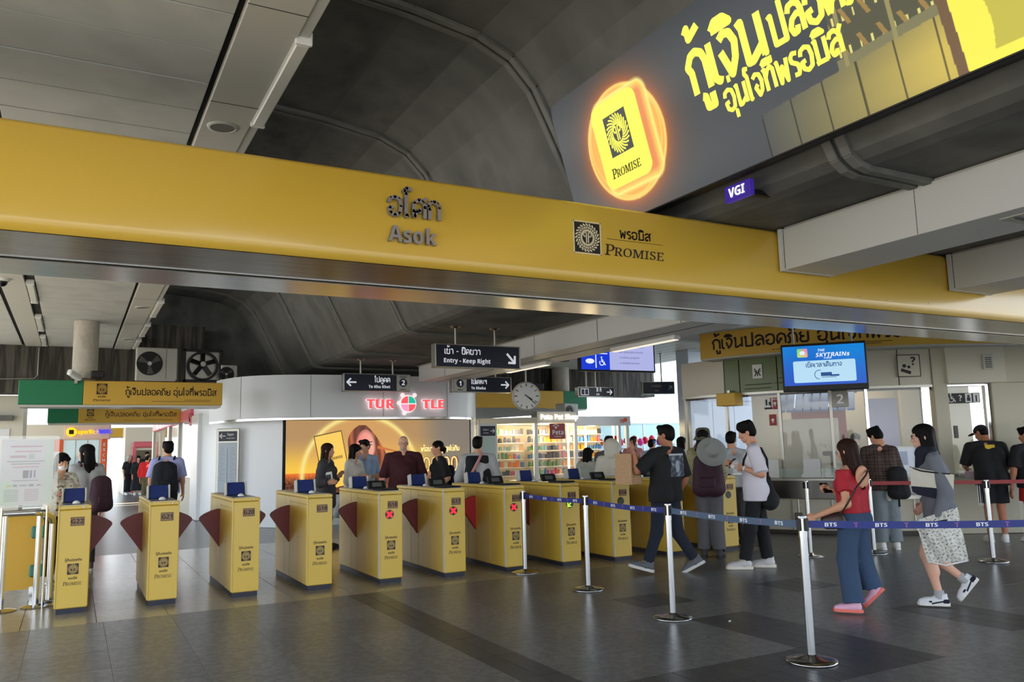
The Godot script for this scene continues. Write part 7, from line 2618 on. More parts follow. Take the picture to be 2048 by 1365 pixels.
# view frame of a person: +x is to the right as one looks from the camera, +z points at the camera
func person(s: Dictionary) -> Dictionary:
	var pos := P(s.at[0], 0, s.at[1])
	var to := CAM_AT - pos
	var root := thing("person", s.l, "person", pos, atan2(to.x, to.z), s.get("group", ""))
	var hgt: float = s.get("h", 1.7)
	var k := hgt / 1.7
	var f := deg_to_rad(s.get("f", 180.0))
	var fwd := Vector3(sin(f), 0, cos(f))
	var left := Vector3(cos(f), 0, -sin(f))
	var fem: bool = s.get("fem", false)
	var g: float = s.get("g", 1.0)
	var cell: float = s.get("cell", 0.016)
	var hip2: Vector2 = s.get("hip", Vector2.ZERO)
	var sh2: Vector2 = s.get("sh", hip2)
	var hip := Vector3(hip2.x, 0.94 * k - s.get("drop", 0.0), hip2.y)
	var sh := Vector3(sh2.x, 1.405 * k - s.get("drop", 0.0) - s.get("stoop", 0.0), sh2.y)
	var up := (sh - hip).normalized()
	var head_at: Vector3 = sh + up * 0.19 * k + fwd * s.get("crane", 0.03)
	var hr: Array = s.get("hd", [s.get("f", 180.0), 0.0])
	var HB := Basis(Vector3.UP, deg_to_rad(hr[0])) * Basis(Vector3.RIGHT, deg_to_rad(hr[1]))
	var sw: float = (0.165 if fem else 0.19) * k * s.get("wide", 1.0)
	var shl: Vector3 = sh + left * sw - up * 0.03 * k
	var shr: Vector3 = sh - left * sw - up * 0.03 * k
	var la: Array = s.get("la", [Vector3(0, -0.28, 0) + left * 0.05 - fwd * 0.02, Vector3(0, -0.53, 0) + left * 0.06 + fwd * 0.05])
	var ra: Array = s.get("ra", [Vector3(0, -0.28, 0) - left * 0.05 - fwd * 0.02, Vector3(0, -0.53, 0) - left * 0.06 + fwd * 0.05])
	var el: Vector3 = shl + la[0]
	var wl: Vector3 = shl + la[1]
	var er: Vector3 = shr + ra[0]
	var wr: Vector3 = shr + ra[1]
	var hl := hip + left * 0.085 * k
	var hrj := hip - left * 0.085 * k
	var fa: float = s.get("f", 180.0)
	var ll: Array = s.get("ll", [hl * Vector3(1, 0, 1) + Vector3(0, 0.49 * k, 0) + fwd * 0.015, hl * Vector3(1, 0, 1) + Vector3(0, 0.085, 0) + left * 0.015, fa + 8.0, 0.0])
	var rl: Array = s.get("rl", [hrj * Vector3(1, 0, 1) + Vector3(0, 0.49 * k, 0) + fwd * 0.015, hrj * Vector3(1, 0, 1) + Vector3(0, 0.085, 0) - left * 0.015, fa - 8.0, 0.0])
	var skin: Material = M[s.get("skin", "skin")]
	var st := hip.lerp(sh, 0.68)
	var wa := hip.lerp(sh, 0.33)
	var tors := func(o: float, gg: float) -> Array:
		var a := []
		for q in [left, -left]:
			a.append(["c", hip + q * 0.075 * k + Vector3(0, -0.02, 0), wa + q * 0.06 * k, 0.105 * k * gg + o, (0.092 if fem else 0.1) * k * gg + o])
			a.append(["c", wa + q * 0.06 * k, st + q * 0.08 * k, (0.09 if fem else 0.1) * k * gg + o, 0.1 * k * gg + o])
			a.append(["c", st + q * 0.08 * k, sh + q * (sw - 0.045) - up * 0.055 * k, 0.095 * k * gg + o, 0.056 * k + o * 0.7])
			a.append(["c", sh + q * (sw - 0.02) - up * 0.032 * k, sh + up * 0.045 * k + q * 0.025 * k, 0.048 * k + o * 0.6, 0.044 * k + o * 0.4])
			a.append(["e", hip + q * 0.07 * k - fwd * 0.055 * k - Vector3(0, 0.03, 0), Vector3.ONE * (0.085 * k * gg + o)])
			if fem:
				a.append(["e", st + q * 0.07 * k + fwd * 0.075 * k, Vector3.ONE * (0.062 * k + o)])
		if gg > 1.12:
			a.append(["e", wa + fwd * 0.1 * k, Vector3(0.14, 0.16, 0.12) * k * (gg - 0.1) + Vector3.ONE * o])
		return a
	var body: Array = tors.call(-0.004, g)
	body.append(["c", sh + up * 0.01, head_at - up * 0.06, 0.054 * k, 0.05 * k])
	for q in [[shl, el, wl], [shr, er, wr]]:
		body.append(["c", q[0], q[1], 0.05 * k * (0.86 if fem else 1.0), 0.039 * k])
		body.append(["c", q[1], q[2], 0.04 * k, 0.026 * k])
		body.append(["e", (q[1] as Vector3).lerp(q[2], 0.25), Vector3.ONE * 0.041 * k * (0.9 if fem else 1.0)])
	for q in [[hl, ll], [hrj, rl]]:
		var kn: Vector3 = q[1][0]
		var an: Vector3 = q[1][1]
		body.append(["c", q[0] + Vector3(0, -0.02, 0), kn, 0.088 * k * g, 0.054 * k])
		body.append(["c", kn, an, 0.052 * k, 0.034 * k])
		var back := Basis(Vector3.UP, deg_to_rad(q[1][2])) * Vector3(0, 0, -1)
		body.append(["c", kn.lerp(an, 0.2) + back * 0.02, kn.lerp(an, 0.42) + back * 0.022, 0.05 * k, 0.046 * k])
	var bm := MB.new()
	bm.add(blob(body, cell, 90.0))
	bm.add(head_template("female" if fem else "male"), Transform3D(HB * Basis.from_scale(Vector3.ONE * k), head_at))
	# hands
	var pose: Array = s.get("hands", ["relax", "relax"])
	for q in [[wl, el, pose[0], 1.0, s.get("lpalm", Vector3.ZERO)], [wr, er, pose[1], -1.0, s.get("rpalm", Vector3.ZERO)]]:
		var dirn: Vector3 = ((q[0] as Vector3) - q[1]).normalized()
		var palm: Vector3 = q[4] if q[4] != Vector3.ZERO else -left * q[3]
		var Y := -dirn
		var X := (palm - Y * palm.dot(Y)).normalized()
		var Z := X.cross(Y) 
		# the thumb points forward: z of the hand
		if Z.dot(fwd) < -0.2:
			Z = -Z
		bm.add(hand_template(q[2]), Transform3D(Basis(X, Y, Z) * Basis.from_scale(Vector3.ONE * k * (0.92 if fem else 1.0)), q[0]))
	part("body", bm.mesh(), skin, root)
	var hm: Material = M[s.get("hairm", "hair_black")]
	var head := Node3D.new()
	head.name = "face"
	root.add_child(head, true)
	head.transform = Transform3D(HB * Basis.from_scale(Vector3.ONE * k), head_at)
	if s.get("eyes", true):
		face_parts(head, hm, fem)
	for h in s.get("hair", ["short"]):
		part("hair" if h != "beard" else "beard", hair_mesh(h), hm if h != "beard" else M["hair_grey"], root, head_at, head.basis)
	# clothes
	if s.has("top"):
		var t: Array = s.top       # material, sleeve 0..2, hem height, looseness, neck cut
		var o: float = 0.012 + t[3]
		var c: Array = tors.call(o, g)
		for q in [left, -left]:
			c.append(["c", hip + q * 0.07 * k + Vector3(0, -0.2, 0), hip + q * 0.07 * k, 0.11 * k * g + o * 1.1, 0.105 * k * g + o])
		var neck: float = sh.y + s.get("collar", 0.066) * k
		var shirt := MB.new()
		for q in [[shl, el, wl], [shr, er, wr]]:
			var sl: float = t[1]
			if sl > 0.0:
				var e1: Vector3 = (q[0] as Vector3).lerp(q[1], minf(sl, 1.0))
				c.append(["c", q[0], e1, 0.052 * k + o * 0.75, 0.046 * k + o + (0.012 if sl < 1.0 else 0.0), 2 if sl <= 1.0 else 0])
			if sl > 1.0:
				c.append(["c", q[1], (q[1] as Vector3).lerp(q[2], sl - 1.0), 0.044 * k + o, 0.034 * k + o, 2])
		shirt.add(blob(c, cell, 100.0, t[2], neck))
		part(s.get("topname", "shirt"), shirt.mesh(), t[0], root)
	if s.has("bot"):
		var t: Array = s.bot       # material, length 0..2 along the leg, looseness at the knee, at the ankle, waist height
		var c := []
		for q in [left, -left]:
			c.append(["c", hip + q * 0.075 * k + Vector3(0, -0.03, 0), wa + q * 0.06 * k, 0.116 * k * g, 0.108 * k * g])
			c.append(["e", hip + q * 0.07 * k - fwd * 0.05 * k - Vector3(0, 0.03, 0), Vector3.ONE * 0.094 * k * g])
		for q in [[hl, ll], [hrj, rl]]:
			var kn: Vector3 = q[1][0]
			var an: Vector3 = q[1][1]
			var ln: float = t[1]
			var h0: Vector3 = q[0] + Vector3(0, -0.02, 0)
			c.append(["c", h0, h0.lerp(kn, minf(ln, 1.0)), 0.1 * k * g, lerpf(0.1 * k * g, 0.058 * k + t[2], minf(ln, 1.0)), 2 if ln <= 1.0 else 0])
			if ln > 1.0:
				c.append(["c", kn, kn.lerp(an, ln - 1.0) - Vector3(0, 0.02 if ln >= 2.0 else 0.0, 0), 0.06 * k + t[2], 0.042 * k + t[3], 2])
		part(s.get("botname", "trousers"), blob(c, cell, 100.0, -1.0, t[4] if t.size() > 4 else hip.y + 0.1), t[0], root)
	if s.has("skirt"):
		var t: Array = s.skirt     # material, hem height, flare
		var c := []
		for q in [left, -left]:
			c.append(["c", hip + q * 0.07 * k + Vector3(0, 0.06, 0), hip + q * (0.07 + t[2]) * k + Vector3(0, t[1] - hip.y, 0), 0.112 * k * g, (0.12 + t[2]) * k * g])
			c.append(["e", hip + q * 0.07 * k - fwd * 0.05 * k - Vector3(0, 0.03, 0), Vector3.ONE * 0.094 * k * g])
		part("skirt", blob(c, cell, 60.0, t[1], hip.y + 0.1), t[0], root)
	if not s.has("shoe"):
		s.shoe = [M["c_charcoal"], M["black"]]
	if true:
		for q in [ll, rl]:
			var an: Vector3 = q[1]
			var B := Basis(Vector3.UP, deg_to_rad(q[2])) * Basis(Vector3.RIGHT, deg_to_rad(q[3]))
			var sc := Basis.from_scale(Vector3.ONE * k * s.get("foot", 1.0))
			var sp := part("shoe", shoe_template()[0], s.shoe[0], root, an + B * (Vector3(0, -0.085, 0.015) * k), B * sc)
			part("sole", shoe_template()[1], s.shoe[1], sp)
			part("laces", shoe_template()[2], s.shoe[1], sp)
	return {"root": root, "head": head_at, "HB": HB, "sh": sh, "hip": hip, "left": left, "fwd": fwd, "wl": wl, "wr": wr, "el": el, "er": er, "k": k, "shl": shl, "shr": shr}


# something a person wears or holds: a top-level thing that stands in that person's frame, with its base at 'at'
func held(p: Dictionary, called: String, label: String, category: String, at: Vector3) -> Node3D:
	var root: Node3D = p.root
	var o := thing(called, label, category, root.position + root.basis * at, root.rotation.y)
	return o


func backpack(p: Dictionary, label: String, m: Material, size: Vector3, drop := 0.0, back := 0.0, side := 0.0, straps := true) -> Node3D:
	var fwd: Vector3 = p.fwd
	var left: Vector3 = p.left
	var c: Vector3 = p.sh.lerp(p.hip, 0.5) - fwd * (0.13 + size.z / 2 + back) + left * side + Vector3(0, -drop, 0)
	var base := c - Vector3(0, size.y / 2, 0)
	var o := held(p, "backpack", label, "backpack", base)
	var B := Basis(left, Vector3.UP, -fwd)
	B.x = B.y.cross(B.z)
	var q := []
	var hx := size.x / 2 - 0.05
	var hy := size.y / 2
	for sx in [-1.0, 1.0]:
		q.append(["c", B * Vector3(sx * hx, hy * 0.22, 0.0) , B * Vector3(sx * hx * 0.86, hy * 1.62, -0.01), size.z * 0.5, size.z * 0.4])
		q.append(["c", B * Vector3(sx * hx * 0.5, hy * 0.2, 0.02), B * Vector3(sx * hx * 0.4, hy * 1.75, 0.0), size.z * 0.52, size.z * 0.4])
	q.append(["c", B * Vector3(-hx * 0.8, hy * 0.3, size.z * 0.28), B * Vector3(hx * 0.8, hy * 0.3, size.z * 0.28), size.z * 0.34, size.z * 0.34])
	part("sack", blob(q, 0.016, 60.0), m, o)
	var pk := []
	pk.append(["c", B * Vector3(-hx * 0.6, hy * 0.42, size.z * 0.5), B * Vector3(hx * 0.6, hy * 0.42, size.z * 0.5), size.z * 0.24, size.z * 0.24])
	pk.append(["c", B * Vector3(-hx * 0.6, hy * 0.7, size.z * 0.46), B * Vector3(hx * 0.6, hy * 0.7, size.z * 0.46), size.z * 0.2, size.z * 0.2])
	part("front_pocket", blob(pk, 0.016, 60.0), m, o)
	var z := MB.new()
	var arc_ := []
	for i in 11:
		var a := PI * i / 10.0
		arc_.append(B * Vector3(cos(a) * hx * 1.0, hy * 1.2 + sin(a) * hy * 0.55, size.z * 0.46 - 0.01))
	z.tube(arc_, 0.006, 6)
	part("zip", z.mesh(), M["black"], o)
	if straps:
		var st := MB.new()
		for e in [p.shl, p.shr]:
			var inn: Vector3 = (e as Vector3).lerp(p.sh, 0.4) - base
			var path := [inn - fwd * 0.1 + Vector3(0, 0.035, 0), inn + Vector3(0, 0.085, 0), inn + fwd * 0.09 + Vector3(0, 0.02, 0), inn + fwd * 0.13 + Vector3(0, -0.14, 0), inn + fwd * 0.06 + Vector3(0, -0.3, 0) + (e - p.sh) * 0.4, inn - fwd * 0.1 + Vector3(0, -0.36, 0) + (e - p.sh) * 0.3]
			st.tube(path, 0.017, 8)
		part("strap", st.mesh(), m, o)
	return o


func pattern(key: String, im: Image, scale: float, rough := 0.8) -> StandardMaterial3D:
	var m := mat(key, Color.WHITE, rough)
	m.albedo_texture = ImageTexture.create_from_image(im)
	m.uv1_triplanar = true
	m.uv1_scale = Vector3.ONE * scale
	return m


func cloth(key: String, c: Color, rough := 0.85, weave := 0.0) -> StandardMaterial3D:
	var m := mat(key, c, rough)
	m.rim_enabled = true
	m.rim = 0.15
	m.normal_enabled = true
	if not T.has("folds"):
		T["folds"] = noise_tex(77, 0.012, [], 256, 3, FastNoiseLite.TYPE_SIMPLEX_SMOOTH, true, 9.0)
	m.normal_texture = T["folds"]
	m.normal_scale = 0.55
	m.uv1_triplanar = true
	m.uv1_scale = Vector3(2.2, 1.1, 2.2)
	return m


func make_cloths() -> void:
	cloth("c_black", rgb(22, 22, 25))
	cloth("c_ink", rgb(17, 19, 27))
	cloth("c_white", rgb(226, 222, 234))
	cloth("c_offwhite", rgb(216, 212, 204))
	cloth("c_grey", rgb(112, 116, 126))
	cloth("c_midgrey", rgb(98, 96, 100))
	cloth("c_charcoal", rgb(64, 62, 66))
	cloth("c_palegrey", rgb(176, 178, 180))
	cloth("c_navy", rgb(24, 28, 46))
	cloth("c_red", rgb(176, 26, 44), 0.7)
	cloth("c_bright_red", rgb(206, 32, 36))
	cloth("c_shorts_red", rgb(176, 26, 30))
	cloth("c_maroon", rgb(70, 26, 34))
	cloth("c_jeans", rgb(56, 78, 108), 0.9)
	cloth("c_jeans_pale", rgb(124, 134, 140), 0.9)
	cloth("c_jeans_dark", rgb(26, 34, 50), 0.9)
	cloth("c_lightblue", rgb(150, 176, 206))
	cloth("c_uniform", rgb(168, 174, 222))
	cloth("c_cream", rgb(214, 210, 196))
	cloth("c_olive", rgb(92, 92, 70))
	cloth("c_purple", rgb(60, 30, 46), 0.7)
	cloth("c_denim_black", rgb(20, 22, 28))
	# plaid
	var im := Image.create(96, 96, false, Image.FORMAT_RGB8)
	for y in 96:
		for x in 96:
			var v := Color(0.16, 0.12, 0.11)
			var a := 1.0 if x % 48 < 20 else 0.0
			var b := 1.0 if y % 48 < 20 else 0.0
			v = v.lerp(Color(0.40, 0.30, 0.26), (a + b) * 0.35)
			if x % 48 == 34 or x % 48 == 35 or y % 48 == 34 or y % 48 == 35:
				v = v.lerp(Color(0.70, 0.62, 0.54), 0.5)
			im.set_pixel(x, y, v)
	pattern("c_plaid", im, 5.2)
	im = Image.create(64, 64, false, Image.FORMAT_RGB8)
	for y in 64:
		for x in 64:
			im.set_pixel(x, y, Color(0.14, 0.14, 0.16) if y % 16 < 6 else Color(0.82, 0.83, 0.84))
	pattern("c_stripes", im, 10.0)
	im = Image.create(128, 128, false, Image.FORMAT_RGB8)
	im.fill(Color(0.62, 0.60, 0.45))
	var r2 := RandomNumberGenerator.new()
	r2.seed = 3
	for i in 34:
		var c := Vector2(r2.randf() * 128, r2.randf() * 128)
		var rad := 2.0 + r2.randf() * 2.0
		for y in range(int(c.y - 5), int(c.y + 6)):
			for x in range(int(c.x - 5), int(c.x + 6)):
				if Vector2(x, y).distance_to(c) < rad:
					im.set_pixel(posmod(x, 128), posmod(y, 128), Color(0.34, 0.32, 0.22))
	pattern("c_dots", im, 3.2)
	im = Image.create(128, 128, false, Image.FORMAT_RGB8)
	im.fill(Color(0.88, 0.86, 0.80))
	for i in 30:
		var c := Vector2(r2.randf() * 128, r2.randf() * 128)
		var rad := 5.0 + r2.randf() * 5.0
		var gap := r2.randf() * TAU
		for y in range(int(c.y - 12), int(c.y + 13)):
			for x in range(int(c.x - 12), int(c.x + 13)):
				var dd := Vector2((x - c.x) * 1.2, y - c.y)
				var l := dd.length()
				if absf(l - rad * 0.75) < 2.2 and absf(wrapf(dd.angle() - gap, -PI, PI)) > 0.6:
					im.set_pixel(posmod(x, 128), posmod(y, 128), Color(0.08, 0.07, 0.07))
				elif l < rad * 0.5:
					im.set_pixel(posmod(x, 128), posmod(y, 128), Color(0.66, 0.52, 0.36))
	pattern("c_leopard", im, 3.6)
	im = Image.create(160, 160, false, Image.FORMAT_RGB8)
	im.fill(Color(0.86, 0.86, 0.83))
	for i in 10:
		for j in 10:
			var c := Vector2(i * 16 + 8 + 4 * sin(j * 2.1), j * 16 + 8 + 4 * cos(i * 1.7))
			var dark := Color(0.12, 0.14, 0.2) if (i + j) % 3 else Color(0.5, 0.52, 0.54)
			var kind := (i * 7 + j * 3) % 4
			for y in range(-6, 7):
				for x in range(-6, 7):
					var on := false
					match kind:
						0: on = absf(x + y) < 3 and absf(x - y) < 9
						1: on = absf(Vector2(x, y).length() - 3.5) < 1.2
						2: on = absf(x - y) < 2 and absf(x + y) < 10
						3: on = absi(x) + absi(y) < 4
					if on:
						im.set_pixel(posmod(int(c.x) + x, 160), posmod(int(c.y) + y, 160), dark)
	var pb := pattern("bag_print", im, 3.0, 0.3)
	pb.clearcoat_enabled = true
	pb.clearcoat = 0.6


func glasses(p: Dictionary, label: String, m: Material) -> void:
	var k: float = p.k
	var HB: Basis = p.HB
	var o := held(p, "eyeglasses", label, "eyeglasses", p.head)
	var b := MB.new()
	for s in [-1.0, 1.0]:
		var ring := []
		for i in 17:
			var a := TAU * i / 16.0
			ring.append(HB * (Vector3(s * 0.033 + cos(a) * 0.024, 0.003 + sin(a) * 0.02, 0.097) * k))
		b.tube(ring, 0.0016 * k, 6)
		b.tube([HB * (Vector3(s * 0.057, 0.01, 0.096) * k), HB * (Vector3(s * 0.074, 0.01, 0.06) * k), HB * (Vector3(s * 0.08, 0.008, -0.005) * k)], 0.0016 * k, 6)
	b.tube([HB * (Vector3(-0.009, 0.008, 0.099) * k), HB * (Vector3(0.009, 0.008, 0.099) * k)], 0.0016 * k, 6)
	part("frame", b.mesh(), m, o)


func phone(p: Dictionary, label: String, at: Vector3, B: Basis) -> void:
	var o := held(p, "phone", label, "phone", at)
	part("body", mbox(Vector3.ZERO, Vector3(0.074, 0.15, 0.009), 0.003, B), M["black_gloss"], o)
	part("lens_plate", mbox(B * Vector3(-0.018, 0.05, -0.006), Vector3(0.03, 0.034, 0.004), 0.001, B), M["plinth"], o)


func build_people() -> void:
	make_cloths()
	var white_sole: Material = M["white"]
	var V := func(x: float, y: float, z: float) -> Vector3: return Vector3(x, y, z)
	# --- woman with glasses, walking left
	var p := person({"l": "young woman in glasses and grey sweater walking left with a patterned plastic bag", "at": [7.0, 4.78], "h": 1.62, "f": -86.0, "fem": true, "skin": "skin_pale", "hd": [-84.0, 2.0], "hip": Vector2(0.0, 0.0), "sh": Vector2(-0.01, 0.0), "crane": 0.06,
		"hair": ["verylong"], "cell": 0.013,
		"la": [Vector3(0.07, -0.29, 0.06), Vector3(-0.02, -0.53, 0.1)], "ra": [Vector3(0.02, -0.28, -0.06), Vector3(-0.1, -0.42, 0.0)], "hands": ["grip", "relax"],
		"ll": [Vector3(-0.13, 0.46, 0.07), Vector3(-0.05, 0.095, 0.07), -86.0, 0.0], "rl": [Vector3(-0.13, 0.47, -0.08), Vector3(0.165, 0.225, -0.08), -92.0, 52.0],
		"top": [M["c_grey"], 1.95, 0.76, 0.008], "bot": [M["c_black"], 0.42, 0.03, 0.0], "shoe": [mat("sneaker_white", rgb(226, 228, 236), 0.5), M["white"]], "foot": 1.0})
	var sc := MB.new()
	sc.add(blob([["c", p.sh + Vector3(-0.07, 0.04, 0.06), p.sh + Vector3(-0.12, -0.28, 0.05), 0.06, 0.05], ["c", p.sh + Vector3(-0.08, 0.03, -0.05), p.sh + Vector3(-0.12, -0.26, -0.03), 0.06, 0.05], ["c", p.sh + Vector3(0.0, 0.05, 0.09), p.sh + Vector3(-0.09, 0.03, 0.03), 0.045, 0.05]], 0.013, 70.0))
	part("scarf", sc.mesh(), M["c_navy"], p.root)
	for e in [[Vector3(-0.055, 0.095, 0.07), -86.0, 0.0], [Vector3(0.165, 0.225, -0.08), -92.0, 52.0]]:
		var SB := Basis(Vector3.UP, deg_to_rad(e[1])) * Basis(Vector3.RIGHT, deg_to_rad(e[2]))
		var b := MB.new()
		b.cyl(e[0] + SB * Vector3(0, -0.02, 0.0), e[0] + SB * Vector3(0, 0.055, 0.0), 0.045, 0.042, 18)
		part("sock", b.mesh(), M["c_palegrey"], p.root)
		b = MB.new()
		for s in [-1.0, 1.0]:
			b.box(e[0] + SB * Vector3(s * 0.035, -0.038, -0.05), Vector3(0.012, 0.035, 0.05), 0.004, SB)
			b.box(e[0] + SB * Vector3(s * 0.033, -0.045, 0.09), Vector3(0.014, 0.02, 0.055), 0.004, SB)
			b.box(e[0] + SB * Vector3(s * 0.041, -0.05, 0.02), Vector3(0.006, 0.012, 0.1), 0.002, SB * Basis(Vector3.RIGHT, 0.25))
		part("shoe_patch", b.mesh(), M["c_navy"], p.root)
	glasses(p, "thin dark rimmed eyeglasses on the woman in the grey sweater", M["black_gloss"])
	var o := held(p, "tote_bag", "cream and navy tote bag clamped under the sweatered woman's arm", "bag", Vector3(-0.03, 0.98, 0.235))
	var tp := PackedVector2Array([Vector2(-0.17, 0.03), Vector2(-0.06, -0.02), Vector2(0.14, -0.03), Vector2(0.16, 0.05), Vector2(0.17, 0.2), Vector2(-0.16, 0.27)])
	var tb := MB.new()
	tb.prism(PackedVector2Array([Vector2(-0.17, 0.1), Vector2(0.165, 0.06), Vector2(0.18, 0.2), Vector2(-0.17, 0.27)]), 0.07)
	part("upper_canvas", tb.mesh(), M["c_cream"], o)
	tb = MB.new()
	tb.prism(PackedVector2Array([Vector2(-0.17, 0.1), Vector2(-0.165, 0.05), Vector2(-0.12, 0.02), Vector2(0.1, -0.03), Vector2(0.15, -0.02), Vector2(0.165, 0.06), Vector2(0.0, 0.085)]), 0.072, Transform3D(Basis(), Vector3(0, 0, 0.001)))
	part("lower_canvas", tb.mesh(), M["c_navy"], o)
	tb = MB.new()
	tb.tube([Vector3(-0.17, 0.27, -0.01), Vector3(-0.08, 0.235, 0.006), Vector3(0.05, 0.215, 0.006), Vector3(0.18, 0.2, -0.01)], 0.007, 8)
	part("edge_cord", tb.mesh(), M["black"], o)
	var pbg := held(p, "plastic_bag", "white plastic carrier bag with small dark printed motifs in the walking woman's hand", "bag", Vector3(0.02, 0.41, 0.29))
	var pts := []
	var bagm := MB.new()
	var rows := 9
	var cols := 10
	for s in [1.0, -1.0]:
		for i in rows:
			for j in cols:
				var q := []
				for e in [[i, j], [i, j + 1], [i + 1, j + 1], [i + 1, j]]:
					var t := float(e[0]) / rows
					var u := float(e[1]) / cols
					var xl := lerpf(-0.14, -0.21, t)
					var xr := lerpf(0.18, 0.13, t)
					var y := t * lerpf(0.37, 0.46, u) + 0.03 * u
					var bulge := sin(PI * u) * sin(PI * clampf(t * 0.9 + 0.08, 0, 1)) * 0.055 + 0.006 * sin(u * 19.0 + t * 7.0)
					q.append(Vector3(lerpf(xl, xr, u), y, bulge * s))
				bagm.quad(q[0], q[1], q[2], q[3], Vector3(0, 0, s))
	part("sheet", bagm.mesh(), M["bag_print"], pbg)
	bagm = MB.new()
	bagm.tube([Vector3(-0.13, 0.02, 0.03), Vector3(0.0, -0.005, 0.05), Vector3(0.17, 0.04, 0.03)], 0.008, 8)
	part("bottom_fold", bagm.mesh(), M["white_gloss"], pbg)
	part("grip_slot", mbox(Vector3(-0.0, 0.37, 0.02), Vector3(0.09, 0.016, 0.03), 0.006, Basis(Vector3.BACK, 0.2)), M["black"], pbg)

	# --- woman in red, walking left, seen from behind
	p = person({"l": "woman in red top and wide blue jeans walking left with a phone", "at": [6.12, 5.06], "h": 1.5, "f": -122.0, "fem": true, "skin": "skin", "hairm": "hair_brown", "hd": [-118.0, 6.0], "hip": Vector2(0.05, 0.0), "sh": Vector2(0.06, 0.0), "crane": 0.03, "collar": 0.015,
		"hair": ["long"], "cell": 0.013, "g": 1.08,
		"la": [Vector3(0.02, -0.26, 0.08), Vector3(-0.24, -0.37, 0.08)], "ra": [Vector3(-0.06, -0.26, -0.06), Vector3(-0.26, -0.16, -0.04)], "hands": ["relax", "grip"],
		"ll": [Vector3(-0.03, 0.46, 0.07), Vector3(0.0, 0.09, 0.07), -95.0, 0.0], "rl": [Vector3(0.1, 0.44, -0.05), Vector3(0.16, 0.2, -0.06), -100.0, 45.0],
		"top": [M["c_red"], 0.62, 0.86, 0.0], "bot": [M["c_jeans"], 1.98, 0.03, 0.052, 0.93], "shoe": [mat("sneaker_pink", rgb(228, 176, 204), 0.55), mat("sole_coral", rgb(240, 118, 104), 0.5)]})
	phone(p, "black phone in the right hand of the woman in red", p.wr + Vector3(-0.04, 0.02, 0.0), Basis(Vector3.UP, 0.4) * Basis(Vector3.RIGHT, -1.0))
	var back := MB.new()
	var ob: Vector3 = p.sh - p.fwd * 0.105 + Vector3(0, -0.06, 0)
	back.ball(ob + Vector3(0.0, 0.0, 0.0), Vector3(0.1, 0.1, 0.03), 18, 10, Basis(Vector3.UP.cross(-p.fwd), Vector3.UP, -p.fwd))
	part("bare_back", back.mesh(), M["skin"], p.root)
	o = held(p, "shoulder_bag", "small dark brown shoulder bag at the hip of the woman in red", "bag", Vector3(-0.12, 0.74, 0.16))
	part("pouch", blob([["c", Vector3(-0.05, 0.04, 0), Vector3(0.06, 0.05, 0.02), 0.05, 0.055], ["c", Vector3(-0.05, 0.08, 0), Vector3(0.05, 0.1, 0.02), 0.045, 0.045]], 0.012, 70.0), mat("leather_brown", rgb(52, 34, 28), 0.4), o)
	tb = MB.new()
	tb.tube([Vector3(0.06, 0.12, 0.04), Vector3(0.13, 0.22, 0.09), Vector3(0.2, 0.34, 0.1), Vector3(0.3, 0.46, -0.02), Vector3(0.32, 0.5, -0.12)], 0.009, 8)
	part("strap", tb.mesh(), M["leather_brown"], o)
	tb = MB.new()
	tb.ball(Vector3(0.06, 0.1, 0.06), Vector3(0.012, 0.012, 0.008), 10, 6)
	part("clasp", tb.mesh(), mat("brass", rgb(206, 172, 96), 0.25, 1.0), o)

	# --- man in white shirt
	p = person({"l": "young man in white short sleeved shirt and black trousers looking at his hands", "at": [7.25, 7.5], "h": 1.74, "f": -88.0, "skin": "skin", "hd": [-88.0, 16.0], "hip": Vector2(0.14, 0.0), "sh": Vector2(0.15, 0.0), "crane": 0.07,
		"hair": ["mop"], "cell": 0.014, "la": [Vector3(0.07, -0.28, 0.08), Vector3(-0.15, -0.2, 0.02)], "ra": [Vector3(-0.02, -0.28, -0.04), Vector3(-0.24, -0.17, 0.08)], "hands": ["grip", "grip"],
		"ll": [Vector3(0.06, 0.48, 0.1), Vector3(-0.03, 0.09, 0.1), -84.0, 0.0], "rl": [Vector3(0.2, 0.49, -0.09), Vector3(0.24, 0.09, -0.09), -92.0, 0.0],
		"top": [M["c_white"], 0.95, 0.8, 0.016], "bot": [M["c_denim_black"], 1.95, 0.018, 0.03], "shoe": [mat("sneaker_silver", rgb(206, 204, 206), 0.4), mat("sole_cream", rgb(232, 226, 214), 0.5)], "foot": 1.12})
	var wb := MB.new()
	wb.cyl(p.wl + (p.el - p.wl).normalized() * 0.015, p.wl + (p.el - p.wl).normalized() * 0.035, 0.033, 0.034, 16)
	part("wristwatch", wb.mesh(), M["white_gloss"], p.root)
	phone(p, "phone held low in both hands by the man in the white shirt", p.wr + Vector3(-0.03, 0.03, 0.03), Basis(Vector3.UP, -1.2) * Basis(Vector3.RIGHT, -0.9))
	o = held(p, "drink_cup", "clear plastic drink cup and tissue in the white shirted man's hands", "cup", p.wl + Vector3(-0.08, 0.0, 0.05))
	tb = MB.new()
	tb.lathe([Vector2(0.0, -0.06), Vector2(0.03, -0.06), Vector2(0.042, 0.05), Vector2(0.044, 0.055), Vector2(0.03, 0.085), Vector2(0.0, 0.09)], 18)
	part("cup", tb.mesh(), M["acrylic"], o)
	part("tissue", blob([["e", Vector3(0.02, -0.07, 0.02), Vector3(0.06, 0.02, 0.035)], ["e", Vector3(-0.03, 0.02, 0.0), Vector3(0.03, 0.03, 0.03)]], 0.011, 90.0), M["white"], o)
	o = held(p, "sling_bag", "big black sling bag hanging behind the man in the white shirt", "bag", Vector3(0.3, 0.68, 0.04))
